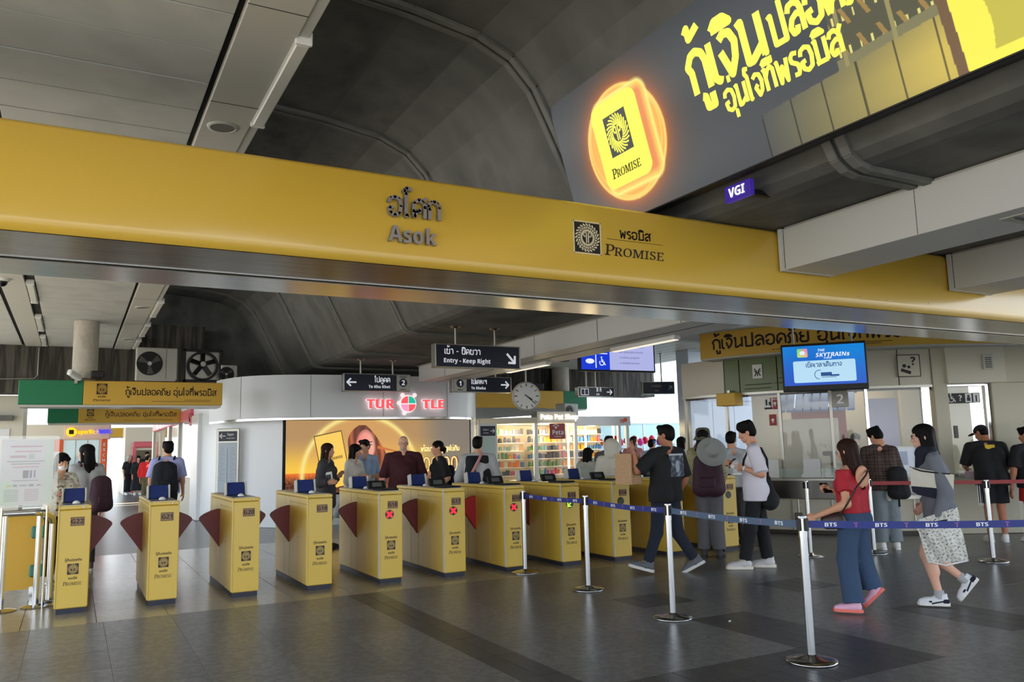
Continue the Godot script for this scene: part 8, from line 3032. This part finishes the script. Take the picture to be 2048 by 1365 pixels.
	part("sack", blob([["c", Vector3(0.0, 0.1, 0.02), Vector3(0.03, 0.14, -0.06), 0.09, 0.09], ["c", Vector3(0.02, 0.12, 0), Vector3(0.0, 0.4, 0.0), 0.085, 0.03]], 0.014, 60.0), M["c_black"], o)
	tb = MB.new()
	tb.tube([Vector3(0.0, 0.4, 0.02), Vector3(0.0, 0.62, 0.06), Vector3(-0.06, 0.755, 0.08), Vector3(-0.2, 0.74, 0.12), Vector3(-0.27, 0.62, 0.12), Vector3(-0.29, 0.5, 0.06)], 0.014, 8)
	part("strap", tb.mesh(), M["c_black"], o)

	# --- man in black T-shirt, striding left
	p = person({"l": "man in black T-shirt with a photo print striding left, arm raised with phone", "at": [6.22, 7.75], "h": 1.72, "f": -140.0, "skin": "skin_tan", "hd": [-112.0, 4.0], "hip": Vector2(0.02, 0.0), "sh": Vector2(0.06, 0.0),
		"hair": ["short"], "cell": 0.014, "la": [Vector3(-0.2, -0.19, 0.08), Vector3(-0.24, 0.05, 0.1)], "ra": [Vector3(0.06, -0.29, -0.04), Vector3(-0.03, -0.5, -0.1)], "hands": ["grip", "relax"],
		"ll": [Vector3(-0.1, 0.48, 0.06), Vector3(-0.22, 0.125, 0.06), -95.0, -14.0], "rl": [Vector3(0.15, 0.45, -0.08), Vector3(0.33, 0.15, -0.1), -100.0, 28.0],
		"top": [M["c_black"], 0.95, 0.83, 0.02], "bot": [M["c_jeans_dark"], 1.95, 0.012, 0.02], "shoe": [mat("sneaker_grey", rgb(92, 96, 104), 0.6), mat("sole_grey", rgb(206, 206, 204), 0.5)], "foot": 1.1})
	phone(p, "dark phone held up by the man in the black T-shirt", p.wl + Vector3(0.03, 0.07, 0.0), Basis(Vector3.UP, 1.2) * Basis(Vector3.BACK, 0.4))
	var Bb := Basis(p.left, Vector3.UP, -p.fwd)
	Bb.x = Bb.y.cross(Bb.z)
	var W := 96
	var im := Image.create(W, 112, false, Image.FORMAT_RGB8)
	for y in 112:
		for x in W:
			var n := 0.5 + 0.5 * sin(x * 0.13 + 2.0 * sin(y * 0.07)) * cos(y * 0.11 + x * 0.03)
			var c := Color(0.2, 0.23, 0.28).lerp(Color(0.55, 0.6, 0.64), n * n)
			if y < 9:
				c = Color(0.72, 0.74, 0.77)
			if Vector2((x - 45.0) / 13.0, (y - 62.0) / 30.0).length() < 1.0:
				c = Color(0.6, 0.64, 0.68)
			im.set_pixel(x, y, c)
	var pr := PlaneMesh.new()
	var q2: Vector3 = p.sh.lerp(p.hip, 0.33) - p.fwd * 0.148 - p.left * 0.06
	var curved := MB.new()
	for i in 8:
		var a0 := -0.11 + 0.22 * i / 8.0
		var a1 := -0.11 + 0.22 * (i + 1) / 8.0
		var kk := curved.v.size()
		curved.quad(Bb * Vector3(a0, -0.14, -a0 * a0 * 2.0), Bb * Vector3(a1, -0.14, -a1 * a1 * 2.0), Bb * Vector3(a1, 0.13, -a1 * a1 * 2.0 - 0.012), Bb * Vector3(a0, 0.13, -a0 * a0 * 2.0 - 0.012), Bb.z)
		for j in 4:
			curved.uv[kk + j].x = (float(i) + curved.uv[kk + j].x) / 8.0
	part("shirt_print", curved.mesh(), printed("shirt_print", im, 0.7), p.root, q2)
	o = held(p, "paper_bag", "brown paper carrier bag hanging from the black shirted man's raised hand", "bag", Vector3(-0.4, 1.05, 0.12))
	o.rotation.y -= 0.62
	tb = MB.new()
	var bw := 0.24
	var bh := 0.36
	tb.quad(Vector3(-bw / 2, 0, 0.1), Vector3(bw / 2, 0, 0.1), Vector3(bw / 2, bh, 0.09), Vector3(-bw / 2, bh, 0.09), Vector3.BACK)
	tb.quad(Vector3(-bw / 2, 0, -0.1), Vector3(bw / 2, 0, -0.1), Vector3(bw / 2, bh, -0.09), Vector3(-bw / 2, bh, -0.09), Vector3.FORWARD)
	for s in [-1.0, 1.0]:
		tb.quad(Vector3(s * bw / 2, 0, -0.1), Vector3(s * (bw / 2 - 0.02), 0, 0.0), Vector3(s * (bw / 2 - 0.04), bh, 0.0), Vector3(s * bw / 2, bh, -0.09), Vector3(s, 0, 0))
		tb.quad(Vector3(s * bw / 2, 0, 0.1), Vector3(s * (bw / 2 - 0.02), 0, 0.0), Vector3(s * (bw / 2 - 0.04), bh, 0.0), Vector3(s * bw / 2, bh, 0.09), Vector3(s, 0, 0))
	tb.quad(Vector3(-bw / 2, 0, -0.1), Vector3(bw / 2, 0, -0.1), Vector3(bw / 2, 0, 0.1), Vector3(-bw / 2, 0, 0.1), Vector3.DOWN)
	part("paper", tb.mesh(), noisy("kraft", [rgb(176, 140, 104), rgb(190, 154, 118)], 88, 0.03, Vector3.ONE * 3, 0.75, 0.0, 3, 1.0, false), o)
	tb = MB.new()
	for z in [-0.09, 0.09]:
		tb.tube([Vector3(-0.06, bh, z), Vector3(-0.04, bh + 0.06, z * 0.5), Vector3(0.04, bh + 0.06, z * 0.5), Vector3(0.06, bh, z)], 0.005, 6)
	part("handle", tb.mesh(), M["kraft"], o)

	# --- woman with bucket hat and maroon backpack
	p = person({"l": "person in olive dotted shirt and bucket hat with maroon backpack at the gates", "at": [7.55, 8.45], "h": 1.7, "f": 172.0, "fem": true, "skin": "skin_tan", "hd": [178.0, 6.0], "hip": Vector2(0.0, 0.0), "sh": Vector2(-0.03, 0.0), "hair": ["bob"], "cell": 0.015, "g": 1.08,
		"la": [Vector3(-0.04, -0.28, 0.0), Vector3(-0.02, -0.42, -0.22)], "ra": [Vector3(0.04, -0.28, 0.0), Vector3(0.02, -0.42, -0.22)],
		"top": [M["c_dots"], 1.9, 0.86, 0.022], "bot": [M["c_midgrey"], 1.95, 0.03, 0.045], "shoe": [M["c_charcoal"], M["black"]]})
	backpack(p, "plump maroon backpack on the person in the bucket hat", M["c_purple"], Vector3(0.34, 0.5, 0.2), 0.06, 0.0, -0.05)
	o = held(p, "bucket_hat", "dark olive bucket hat on the person with the maroon backpack", "hat", p.head + Vector3(0, 0.02, 0))
	tb = MB.new()
	tb.lathe([Vector2(0.135, -0.06), Vector2(0.125, -0.045), Vector2(0.1, 0.0), Vector2(0.097, 0.06), Vector2(0.085, 0.095), Vector2(0.05, 0.11), Vector2(0.0, 0.112)], 28)
	part("crown", tb.mesh(), M["c_olive"], o)
	o = held(p, "sun_hat", "wide brimmed pale grey sun hat hanging on the back of the person with maroon backpack", "hat", p.sh + Vector3(0.1, 0.0, 0.33))
	var hb := Basis(Vector3.BACK, -0.5) * Basis(Vector3.RIGHT, 1.15)
	tb = MB.new()
	tb.lathe([Vector2(0.2, -0.02), Vector2(0.17, 0.0), Vector2(0.1, 0.012), Vector2(0.095, 0.05), Vector2(0.08, 0.09), Vector2(0.0, 0.1)], 32, Transform3D(hb, Vector3.ZERO))
	part("brim", tb.mesh(), cloth("c_hat_grey", rgb(150, 154, 150)), o)

	# --- behind: black haired person in pale shirt
	person({"l": "black haired person in pale grey shirt half hidden behind the maroon backpack", "at": [8.78, 9.25], "h": 1.66, "f": -150.0, "skin": "skin", "hd": [170.0, 8.0], "hair": ["short"], "cell": 0.019, "top": [M["c_palegrey"], 0.9, 0.84, 0.012], "bot": [M["c_charcoal"], 1.95, 0.012, 0.02], "shoe": [M["black"], M["black"]]})

	# --- ticket office queue
	p = person({"l": "curly haired man in brown checked shirt leaning to the ticket counter", "at": [9.93, 7.62], "h": 1.66, "f": -160.0, "skin": "skin", "hd": [-128.0, 26.0], "hip": Vector2(0.06, 0.0), "sh": Vector2(0.02, -0.1), "hair": ["mop"], "cell": 0.016,
		"la": [Vector3(-0.02, -0.28, -0.06), Vector3(-0.02, -0.3, -0.3)], "ra": [Vector3(0.06, -0.28, 0.0), Vector3(0.04, -0.42, -0.2)],
		"top": [M["c_plaid"], 1.9, 0.8, 0.018], "bot": [M["c_jeans_pale"], 1.97, 0.035, 0.045], "shoe": [M["white"], M["white"]]})
	backpack(p, "slack black backpack slung low on the checked shirt man's right shoulder", M["c_black"], Vector3(0.26, 0.4, 0.14), 0.22, 0.0, -0.13, false)
	tb = MB.new()
	var bp: Vector3 = p.sh - p.left * 0.13
	o = held(p, "bag_strap", "hanging black straps of the checked shirt man's backpack", "strap", bp + Vector3(0.02, -0.85, 0.16))
	tb.span(Vector3(-0.012, 0.0, 0), Vector3(0.012, 0.3, 0.006))
	tb.span(Vector3(0.05, 0.06, 0), Vector3(0.075, 0.3, 0.006))
	part("strap", tb.mesh(), M["c_black"], o)
	var tz := held(p, "bag_charm", "pale ribbon charm on the checked shirt man's backpack", "charm", bp + Vector3(-0.05, -0.62, 0.2))
	part("ribbon", blob([["e", Vector3(0, 0, 0), Vector3(0.03, 0.05, 0.02)], ["e", Vector3(0.01, -0.05, 0), Vector3(0.025, 0.04, 0.02)]], 0.012, 80.0), M["c_cream"], tz)
	p = person({"l": "staff member with dark hair and a face mask behind the ticket glass", "at": [11.7, 9.38], "h": 1.6, "f": -10.0, "fem": true, "hd": [10.0, 18.0], "hair": ["short"], "cell": 0.02, "skin": "skin_pale", "top": [M["c_palegrey"], 1.0, 0.84, 0.012], "bot": [M["c_charcoal"], 1.95, 0.012, 0.02]})
	face_mask(p, "white face mask on the staff member behind the ticket glass", M["white"])
	p = person({"l": "man in black cap and black T-shirt with a yellow label at the right window", "at": [11.85, 7.2], "h": 1.68, "f": -165.0, "skin": "skin_tan", "hd": [-120.0, 24.0], "hip": Vector2(0.0, 0.0), "sh": Vector2(-0.05, -0.12), "wide": 1.12, "g": 1.12, "crane": 0.07, "hair": ["crop"], "cell": 0.016,
		"la": [Vector3(-0.08, -0.26, -0.05), Vector3(-0.06, -0.36, -0.3)], "ra": [Vector3(0.06, -0.28, -0.05), Vector3(0.0, -0.38, -0.26)],
		"top": [M["c_black"], 1.0, 0.8, 0.024], "bot": [M["c_ink"], 0.85, 0.06, 0.0], "botname": "shorts", "shoe": [M["white"], M["white"]]})
	var Bc := Basis(p.left, Vector3.UP, -p.fwd)
	Bc.x = Bc.y.cross(Bc.z)
	var lb := MB.new()
	lb.box(Vector3.ZERO, Vector3(0.13, 0.075, 0.006), 0.002, Bc * Basis(Vector3.RIGHT, -0.35))
	var lab := part("shirt_label", lb.mesh(), mat("label_yellow", rgb(226, 186, 54), 0.6), p.root, p.sh - p.fwd * 0.125 + Vector3(0.03, -0.03, 0.0))
	lb = MB.new()
	latin(lb, "NCG", 0.035, 0.002, Transform3D(Bc * Basis(Vector3.RIGHT, -0.35), Bc * Vector3(0, -0.017, 0.008)))
	part("label_letters", lb.mesh(), M["black"], lab)
	lb = MB.new()
	for i in 3:
		lb.span(Vector3(-0.2 + i * 0.025, 0.52, 0.1), Vector3(-0.19 + i * 0.025, 0.84, 0.107))
	part("shorts_stripe", lb.mesh(), M["white"], p.root)
	var cap := held(p, "cap", "black baseball cap on the man with the yellow shirt label", "hat", p.head)
	var HC: Basis = p.HB
	lb = MB.new()
	lb.ball(HC * Vector3(0, 0.035, -0.012), Vector3(0.086, 0.085, 0.106), 24, 10, HC, -0.05)
	part("crown", lb.mesh(), M["c_black"], cap)
	part("peak", blob([["e", HC * Vector3(0, 0.035, 0.12), Vector3(0.07, 0.012, 0.075), HC]], 0.008, 150.0), M["c_black"], cap)
	o = held(p, "ticket_leaflet", "pale pink leaflet lying on the ledge of the right window", "leaflet", Vector3(-0.27, 0.95, -0.28))
	part("sheet", mbox(Vector3.ZERO, Vector3(0.16, 0.13, 0.004), 0.0, Basis(Vector3.RIGHT, 0.7)), mat("pink_paper", rgb(222, 196, 206), 0.6), o)
	person({"l": "person in black T-shirt and red shorts at the right edge", "at": [12.12, 6.95], "h": 1.62, "f": -150.0, "skin": "skin_tan", "hd": [-110.0, 10.0], "hip": Vector2(0.14, 0.0), "hair": ["short"], "cell": 0.016, "ra": [Vector3(0.05, -0.28, 0.0), Vector3(0.02, -0.52, 0.05)], "la": [Vector3(-0.05, -0.28, 0.05), Vector3(-0.1, -0.54, 0.1)],
		"top": [M["c_black"], 0.9, 0.76, 0.02], "bot": [M["c_shorts_red"], 0.75, 0.06, 0.0], "botname": "shorts", "shoe": [M["white"], M["white"]]})
	person({"l": "dark haired person whose head shows above the red shorted one", "at": [12.9, 7.1], "h": 1.74, "f": -120.0, "hd": [-100.0, 10.0], "skin": "skin_tan", "hair": ["short"], "cell": 0.022, "top": [M["c_ink"], 0.9, 0.84, 0.012], "bot": [M["c_charcoal"], 1.95, 0.012, 0.02]})

	# --- beyond the gates
	p = person({"l": "woman with very long dark hair and grey cardigan holding a leaflet", "at": [3.58, 12.91], "h": 1.64, "f": 70.0, "fem": true, "hd": [72.0, 0.0], "hair": ["verylong"], "hairm": "hair_brown", "cell": 0.017, "skin": "skin", "la": [Vector3(0.06, -0.27, -0.02), Vector3(0.14, -0.2, 0.02)], "ra": [Vector3(-0.05, -0.28, 0.04), Vector3(0.1, -0.28, 0.1)],
		"top": [M["c_charcoal"], 1.9, 0.62, 0.02], "topname": "cardigan", "bot": [M["c_black"], 1.95, 0.01, 0.02]})
	o = held(p, "leaflet", "white printed leaflet in the long haired woman's hands", "leaflet", Vector3(0.03, 1.1, 0.2))
	part("sheet", mbox(Vector3.ZERO, Vector3(0.15, 0.2, 0.006), 0.0, Basis(Vector3.BACK, 0.15)), M["white"], o)
	part("picture", mbox(Vector3(0.0, 0.02, 0.005), Vector3(0.1, 0.08, 0.004), 0.0, Basis(Vector3.BACK, 0.15)), M["navy"], o)
	person({"l": "woman in white blouse and striped skirt with short dark hair before the screen", "at": [4.15, 13.27], "h": 1.62, "f": 60.0, "fem": true, "hd": [75.0, 8.0], "hair": ["bob"], "cell": 0.018, "skin": "skin", "la": [Vector3(0.08, -0.26, -0.02), Vector3(0.26, -0.22, 0.0)], "ra": [Vector3(-0.02, -0.28, 0.05), Vector3(0.18, -0.22, 0.1)],
		"top": [M["c_offwhite"], 1.8, 0.84, 0.014], "topname": "blouse", "skirt": [M["c_stripes"], 0.45, 0.14]})
	person({"l": "person in light blue shirt standing behind the white bloused woman", "at": [4.55, 13.95], "h": 1.7, "f": 20.0, "hd": [-30.0, 8.0], "hair": ["short"], "cell": 0.02, "skin": "skin", "top": [M["c_lightblue"], 0.9, 0.84, 0.012], "bot": [M["c_charcoal"], 1.95, 0.012, 0.02]})
	p = person({"l": "bald man with grey beard and glasses in a maroon pullover facing the gates", "at": [4.82, 12.72], "h": 1.74, "f": 4.0, "wide": 1.22, "g": 1.3, "hd": [4.0, 8.0], "hair": ["beard"], "hairm": "hair_grey", "cell": 0.016, "skin": "skin_pale", "la": [Vector3(0.08, -0.28, 0.0), Vector3(0.1, -0.54, 0.04)], "ra": [Vector3(-0.08, -0.28, 0.0), Vector3(-0.1, -0.54, 0.04)],
		"top": [M["c_maroon"], 1.15, 0.8, 0.018], "topname": "pullover", "bot": [M["c_charcoal"], 1.95, 0.012, 0.02]})
	glasses(p, "dark rimmed eyeglasses on the bald bearded man", M["black_gloss"])
	p = person({"l": "woman in black with a low hair bun looking left by the screen figures", "at": [5.29, 12.31], "h": 1.64, "f": -70.0, "fem": true, "hd": [-75.0, 4.0], "hair": ["bun"], "cell": 0.017, "skin": "skin", "la": [Vector3(0.08, -0.27, 0.05), Vector3(-0.06, -0.4, 0.1)], "ra": [Vector3(-0.02, -0.28, 0.0), Vector3(-0.14, -0.36, 0.05)], "top": [M["c_black"], 0.95, 0.8, 0.008], "bot": [M["c_ink"], 1.95, 0.02, 0.03]})
	backpack(p, "small black backpack on the woman with the hair bun", M["c_navy"], Vector3(0.24, 0.36, 0.12), 0.06, 0.0, 0.0, false)
	p = person({"l": "person in dark vest over grey shirt with a pink bag strap, seen from behind", "at": [5.51, 11.33], "h": 1.68, "f": 175.0, "wide": 1.12, "g": 1.08, "hd": [172.0, 4.0], "hair": ["short"], "cell": 0.016, "skin": "skin", "la": [Vector3(-0.08, -0.28, 0.0), Vector3(-0.1, -0.46, -0.16)], "ra": [Vector3(0.08, -0.28, 0.0), Vector3(0.1, -0.46, -0.16)],
		"top": [M["c_palegrey"], 1.9, 0.84, 0.02], "bot": [M["c_charcoal"], 1.95, 0.02, 0.03]})
	part("vest", blob([["c", p.sh + Vector3(-0.09, -0.05, 0.03), p.hip + Vector3(-0.09, 0.0, 0.03), 0.105, 0.13], ["c", p.sh + Vector3(0.09, -0.05, 0.03), p.hip + Vector3(0.09, 0.0, 0.03), 0.105, 0.13]], 0.016, 60.0, 0.8, 1.42), M["c_ink"], p.root)
	tb = MB.new()
	tb.tube([p.sh + Vector3(0.06, 0.05, 0.08), p.sh + Vector3(0.02, -0.04, 0.155), p.sh + Vector3(-0.09, -0.24, 0.165), p.sh + Vector3(-0.2, -0.42, 0.1)], 0.022, 8)
	o = held(p, "bag_strap", "broad pink bag strap across the dark vest's back", "strap", Vector3.ZERO)
	part("strap", tb.mesh(), cloth("c_pink", rgb(196, 142, 140)), o)
	p = person({"l": "person in cream hooded jacket with black straps at gate G14, seen from behind", "at": [7.63, 10.77], "h": 1.58, "f": 176.0, "fem": true, "hd": [176.0, 16.0], "hair": ["bob"], "hairm": "hair_brown", "cell": 0.016, "skin": "skin", "wide": 1.1, "g": 1.1, "top": [M["c_cream"], 1.9, 0.72, 0.03], "topname": "jacket", "bot": [M["c_charcoal"], 1.95, 0.02, 0.03]})
	part("hood", blob([["e", p.head + Vector3(0, 0.02, 0.02), Vector3(0.125, 0.13, 0.135)], ["e", p.head + Vector3(0, -0.1, 0.03), Vector3(0.12, 0.1, 0.12)], ["-", p.head + Vector3(0, 0.0, -0.13), Vector3(0.085, 0.12, 0.1)]], 0.013, 70.0), M["c_cream"], p.root)
	tb = MB.new()
	tb.tube([Vector3(0.2, 1.12, 0.16), Vector3(0.1, 0.98, 0.19), Vector3(0.0, 0.84, 0.17)], 0.02, 8)
	tb.tube([Vector3(-0.22, 1.1, 0.12), Vector3(-0.23, 0.95, 0.13), Vector3(-0.2, 0.82, 0.14)], 0.024, 8)
	o = held(p, "bag_strap", "black bag straps over the cream hooded jacket", "strap", Vector3.ZERO)
	part("strap", tb.mesh(), M["c_black"], o)
	person({"l": "person with reddish brown cap of hair behind the cream hooded jacket", "at": [8.17, 11.61], "h": 1.66, "f": 170.0, "hd": [170.0, 0.0], "hair": ["short"], "hairm": "hair_brown", "cell": 0.022, "skin": "skin_tan", "top": [M["c_midgrey"], 1.0, 0.84, 0.012], "bot": [M["c_charcoal"], 1.95, 0.012, 0.02]})
	person({"l": "short dark haired person in pale green jacket left of the cream hood", "at": [7.6, 11.43], "h": 1.47, "f": 150.0, "fem": true, "hd": [140.0, 6.0], "hair": ["bob"], "cell": 0.02, "skin": "skin", "top": [cloth("c_sage", rgb(178, 184, 172)), 1.9, 0.7, 0.02], "topname": "jacket", "bot": [M["c_charcoal"], 1.95, 0.012, 0.02]})
	# left passage
	p = person({"l": "woman in leopard print top and white face mask touching her phone", "at": [-0.12, 11.6], "h": 1.56, "f": 30.0, "fem": true, "hd": [22.0, 14.0], "hair": ["bob"], "cell": 0.016, "skin": "skin", "la": [Vector3(0.06, -0.26, 0.05), Vector3(-0.06, -0.2, 0.22)], "ra": [Vector3(-0.03, -0.24, 0.08), Vector3(0.0, 0.0, 0.16)], "hands": ["relax", "grip"], "top": [M["c_leopard"], 0.6, 0.8, 0.016], "bot": [M["c_black"], 1.95, 0.02, 0.03], "shoe": [M["c_palegrey"], M["white"]]})
	face_mask(p, "white face mask on the woman in the leopard top", M["white"])
	phone(p, "phone held to her cheek by the woman in the leopard top", p.wr + Vector3(0.0, 0.07, 0.02), Basis(Vector3.UP, 0.9))
	p = person({"l": "dark haired person in pale grey long sleeved top with dark backpack, left passage", "at": [0.18, 12.6], "h": 1.68, "f": 200.0, "fem": true, "hd": [-120.0, 0.0], "hair": ["long"], "cell": 0.016, "skin": "skin", "la": [Vector3(-0.06, -0.27, 0.06), Vector3(-0.16, -0.3, 0.02)], "top": [M["c_palegrey"], 1.9, 0.92, 0.018], "bot": [M["c_charcoal"], 1.95, 0.012, 0.02], "shoe": [M["c_midgrey"], M["white"]]})
	backpack(p, "dark backpack with red side on the person in pale grey, left passage", M["c_purple"], Vector3(0.26, 0.44, 0.15), 0.12, 0.0, -0.13, true)
	p = person({"l": "student in lilac-blue shirt seen from behind with a black backpack, left passage", "at": [1.47, 15.43], "h": 1.74, "f": 172.0, "hd": [-160.0, 0.0], "hair": ["mop"], "cell": 0.017, "skin": "skin", "wide": 1.05, "g": 1.05, "top": [M["c_uniform"], 0.95, 0.86, 0.018], "bot": [M["c_ink"], 1.95, 0.012, 0.02], "shoe": [M["black"], M["black"]]})
	backpack(p, "boxy black backpack on the student in the lilac-blue shirt", M["c_ink"], Vector3(0.36, 0.52, 0.2), 0.05, 0.0, 0.0)
	# far down the passage
	person({"l": "blonde haired woman in black far down the passage, left of the trio", "at": [2.06, 36.94], "h": 1.58, "f": 30.0, "fem": true, "hd": [40.0, 8.0], "hair": ["long"], "hairm": "hair_grey", "cell": 0.03, "eyes": false, "top": [M["c_black"], 0.9, 0.84, 0.012], "bot": [M["c_ink"], 1.9, 0.03, 0.04], "shoe": [M["white"], M["white"]]})
	person({"l": "dark haired woman in black far down the passage, middle of the trio", "at": [2.36, 36.2], "h": 1.56, "f": 10.0, "fem": true, "hd": [0.0, 8.0], "hair": ["bob"], "cell": 0.03, "eyes": false, "top": [M["c_black"], 1.9, 0.84, 0.012], "skirt": [M["c_ink"], 0.2, 0.05], "shoe": [M["white"], M["white"]]})
	person({"l": "man in black raising his hand far down the passage, right of the trio", "at": [2.72, 36.7], "h": 1.7, "f": 0.0, "hd": [0.0, 0.0], "hair": ["short"], "cell": 0.03, "eyes": false, "la": [Vector3(0.14, -0.2, 0.1), Vector3(0.04, -0.02, 0.2)], "top": [M["c_black"], 0.9, 0.84, 0.012], "bot": [M["c_ink"], 1.9, 0.03, 0.04], "shoe": [M["black"], M["black"]]})
	person({"l": "person in bright red jacket far down the passage by the pink arch", "at": [2.3, 31.0], "h": 1.56, "f": 160.0, "hd": [150.0, 0.0], "hair": ["short"], "cell": 0.03, "eyes": false, "top": [M["c_bright_red"], 1.9, 0.82, 0.02], "topname": "jacket", "bot": [M["c_olive"], 1.9, 0.02, 0.03], "shoe": [M["black"], M["black"]]})
	# right opening
	p = person({"l": "person in blue cap and pale blue shirt far off behind the raised phone", "at": [11.72, 14.96], "h": 1.62, "f": 150.0, "hd": [140.0, 0.0], "hair": ["short"], "cell": 0.022, "eyes": false, "top": [M["c_lightblue"], 0.9, 0.84, 0.012], "bot": [M["c_charcoal"], 1.95, 0.012, 0.02]})
	lb = MB.new()
	lb.ball(Vector3(0, 0.035, 0), Vector3(0.09, 0.085, 0.1), 16, 8, p.HB, -0.05)
	var c2 := held(p, "cap", "blue cap on the distant person in pale blue", "hat", p.head)
	part("crown", lb.mesh(), mat("cap_blue", rgb(50, 84, 150), 0.7), c2)
	backpack(p, "teal backpack on the distant person in pale blue", mat("teal_cloth", rgb(60, 96, 110), 0.8), Vector3(0.24, 0.36, 0.12), 0.02, 0.0, 0.0, false)
	person({"l": "dark haired person in pale patterned top beside the striding man's shoulder", "at": [10.94, 13.01], "h": 1.64, "f": 100.0, "hd": [120.0, 0.0], "hair": ["bob"], "cell": 0.022, "eyes": false, "top": [M["c_palegrey"], 0.9, 0.84, 0.012], "bot": [M["c_charcoal"], 1.95, 0.012, 0.02]})
	person({"l": "distant person in a reddish top left of the raised phone", "at": [11.98, 16.01], "h": 1.7, "f": 20.0, "hd": [20.0, 0.0], "hair": ["short"], "hairm": "hair_brown", "cell": 0.026, "eyes": false, "top": [cloth("c_rose", rgb(196, 120, 124)), 0.9, 0.84, 0.012], "bot": [M["c_charcoal"], 1.95, 0.012, 0.02]})


func face_mask(p: Dictionary, label: String, m: Material) -> void:
	var HB: Basis = p.HB
	var k: float = p.k
	var o := held(p, "face_mask", label, "face mask", p.head)
	part("cloth", blob([["e", HB * (Vector3(0, -0.055, 0.052) * k), Vector3(0.058, 0.05, 0.056) * k, HB]], 0.009, 120.0), m, o)
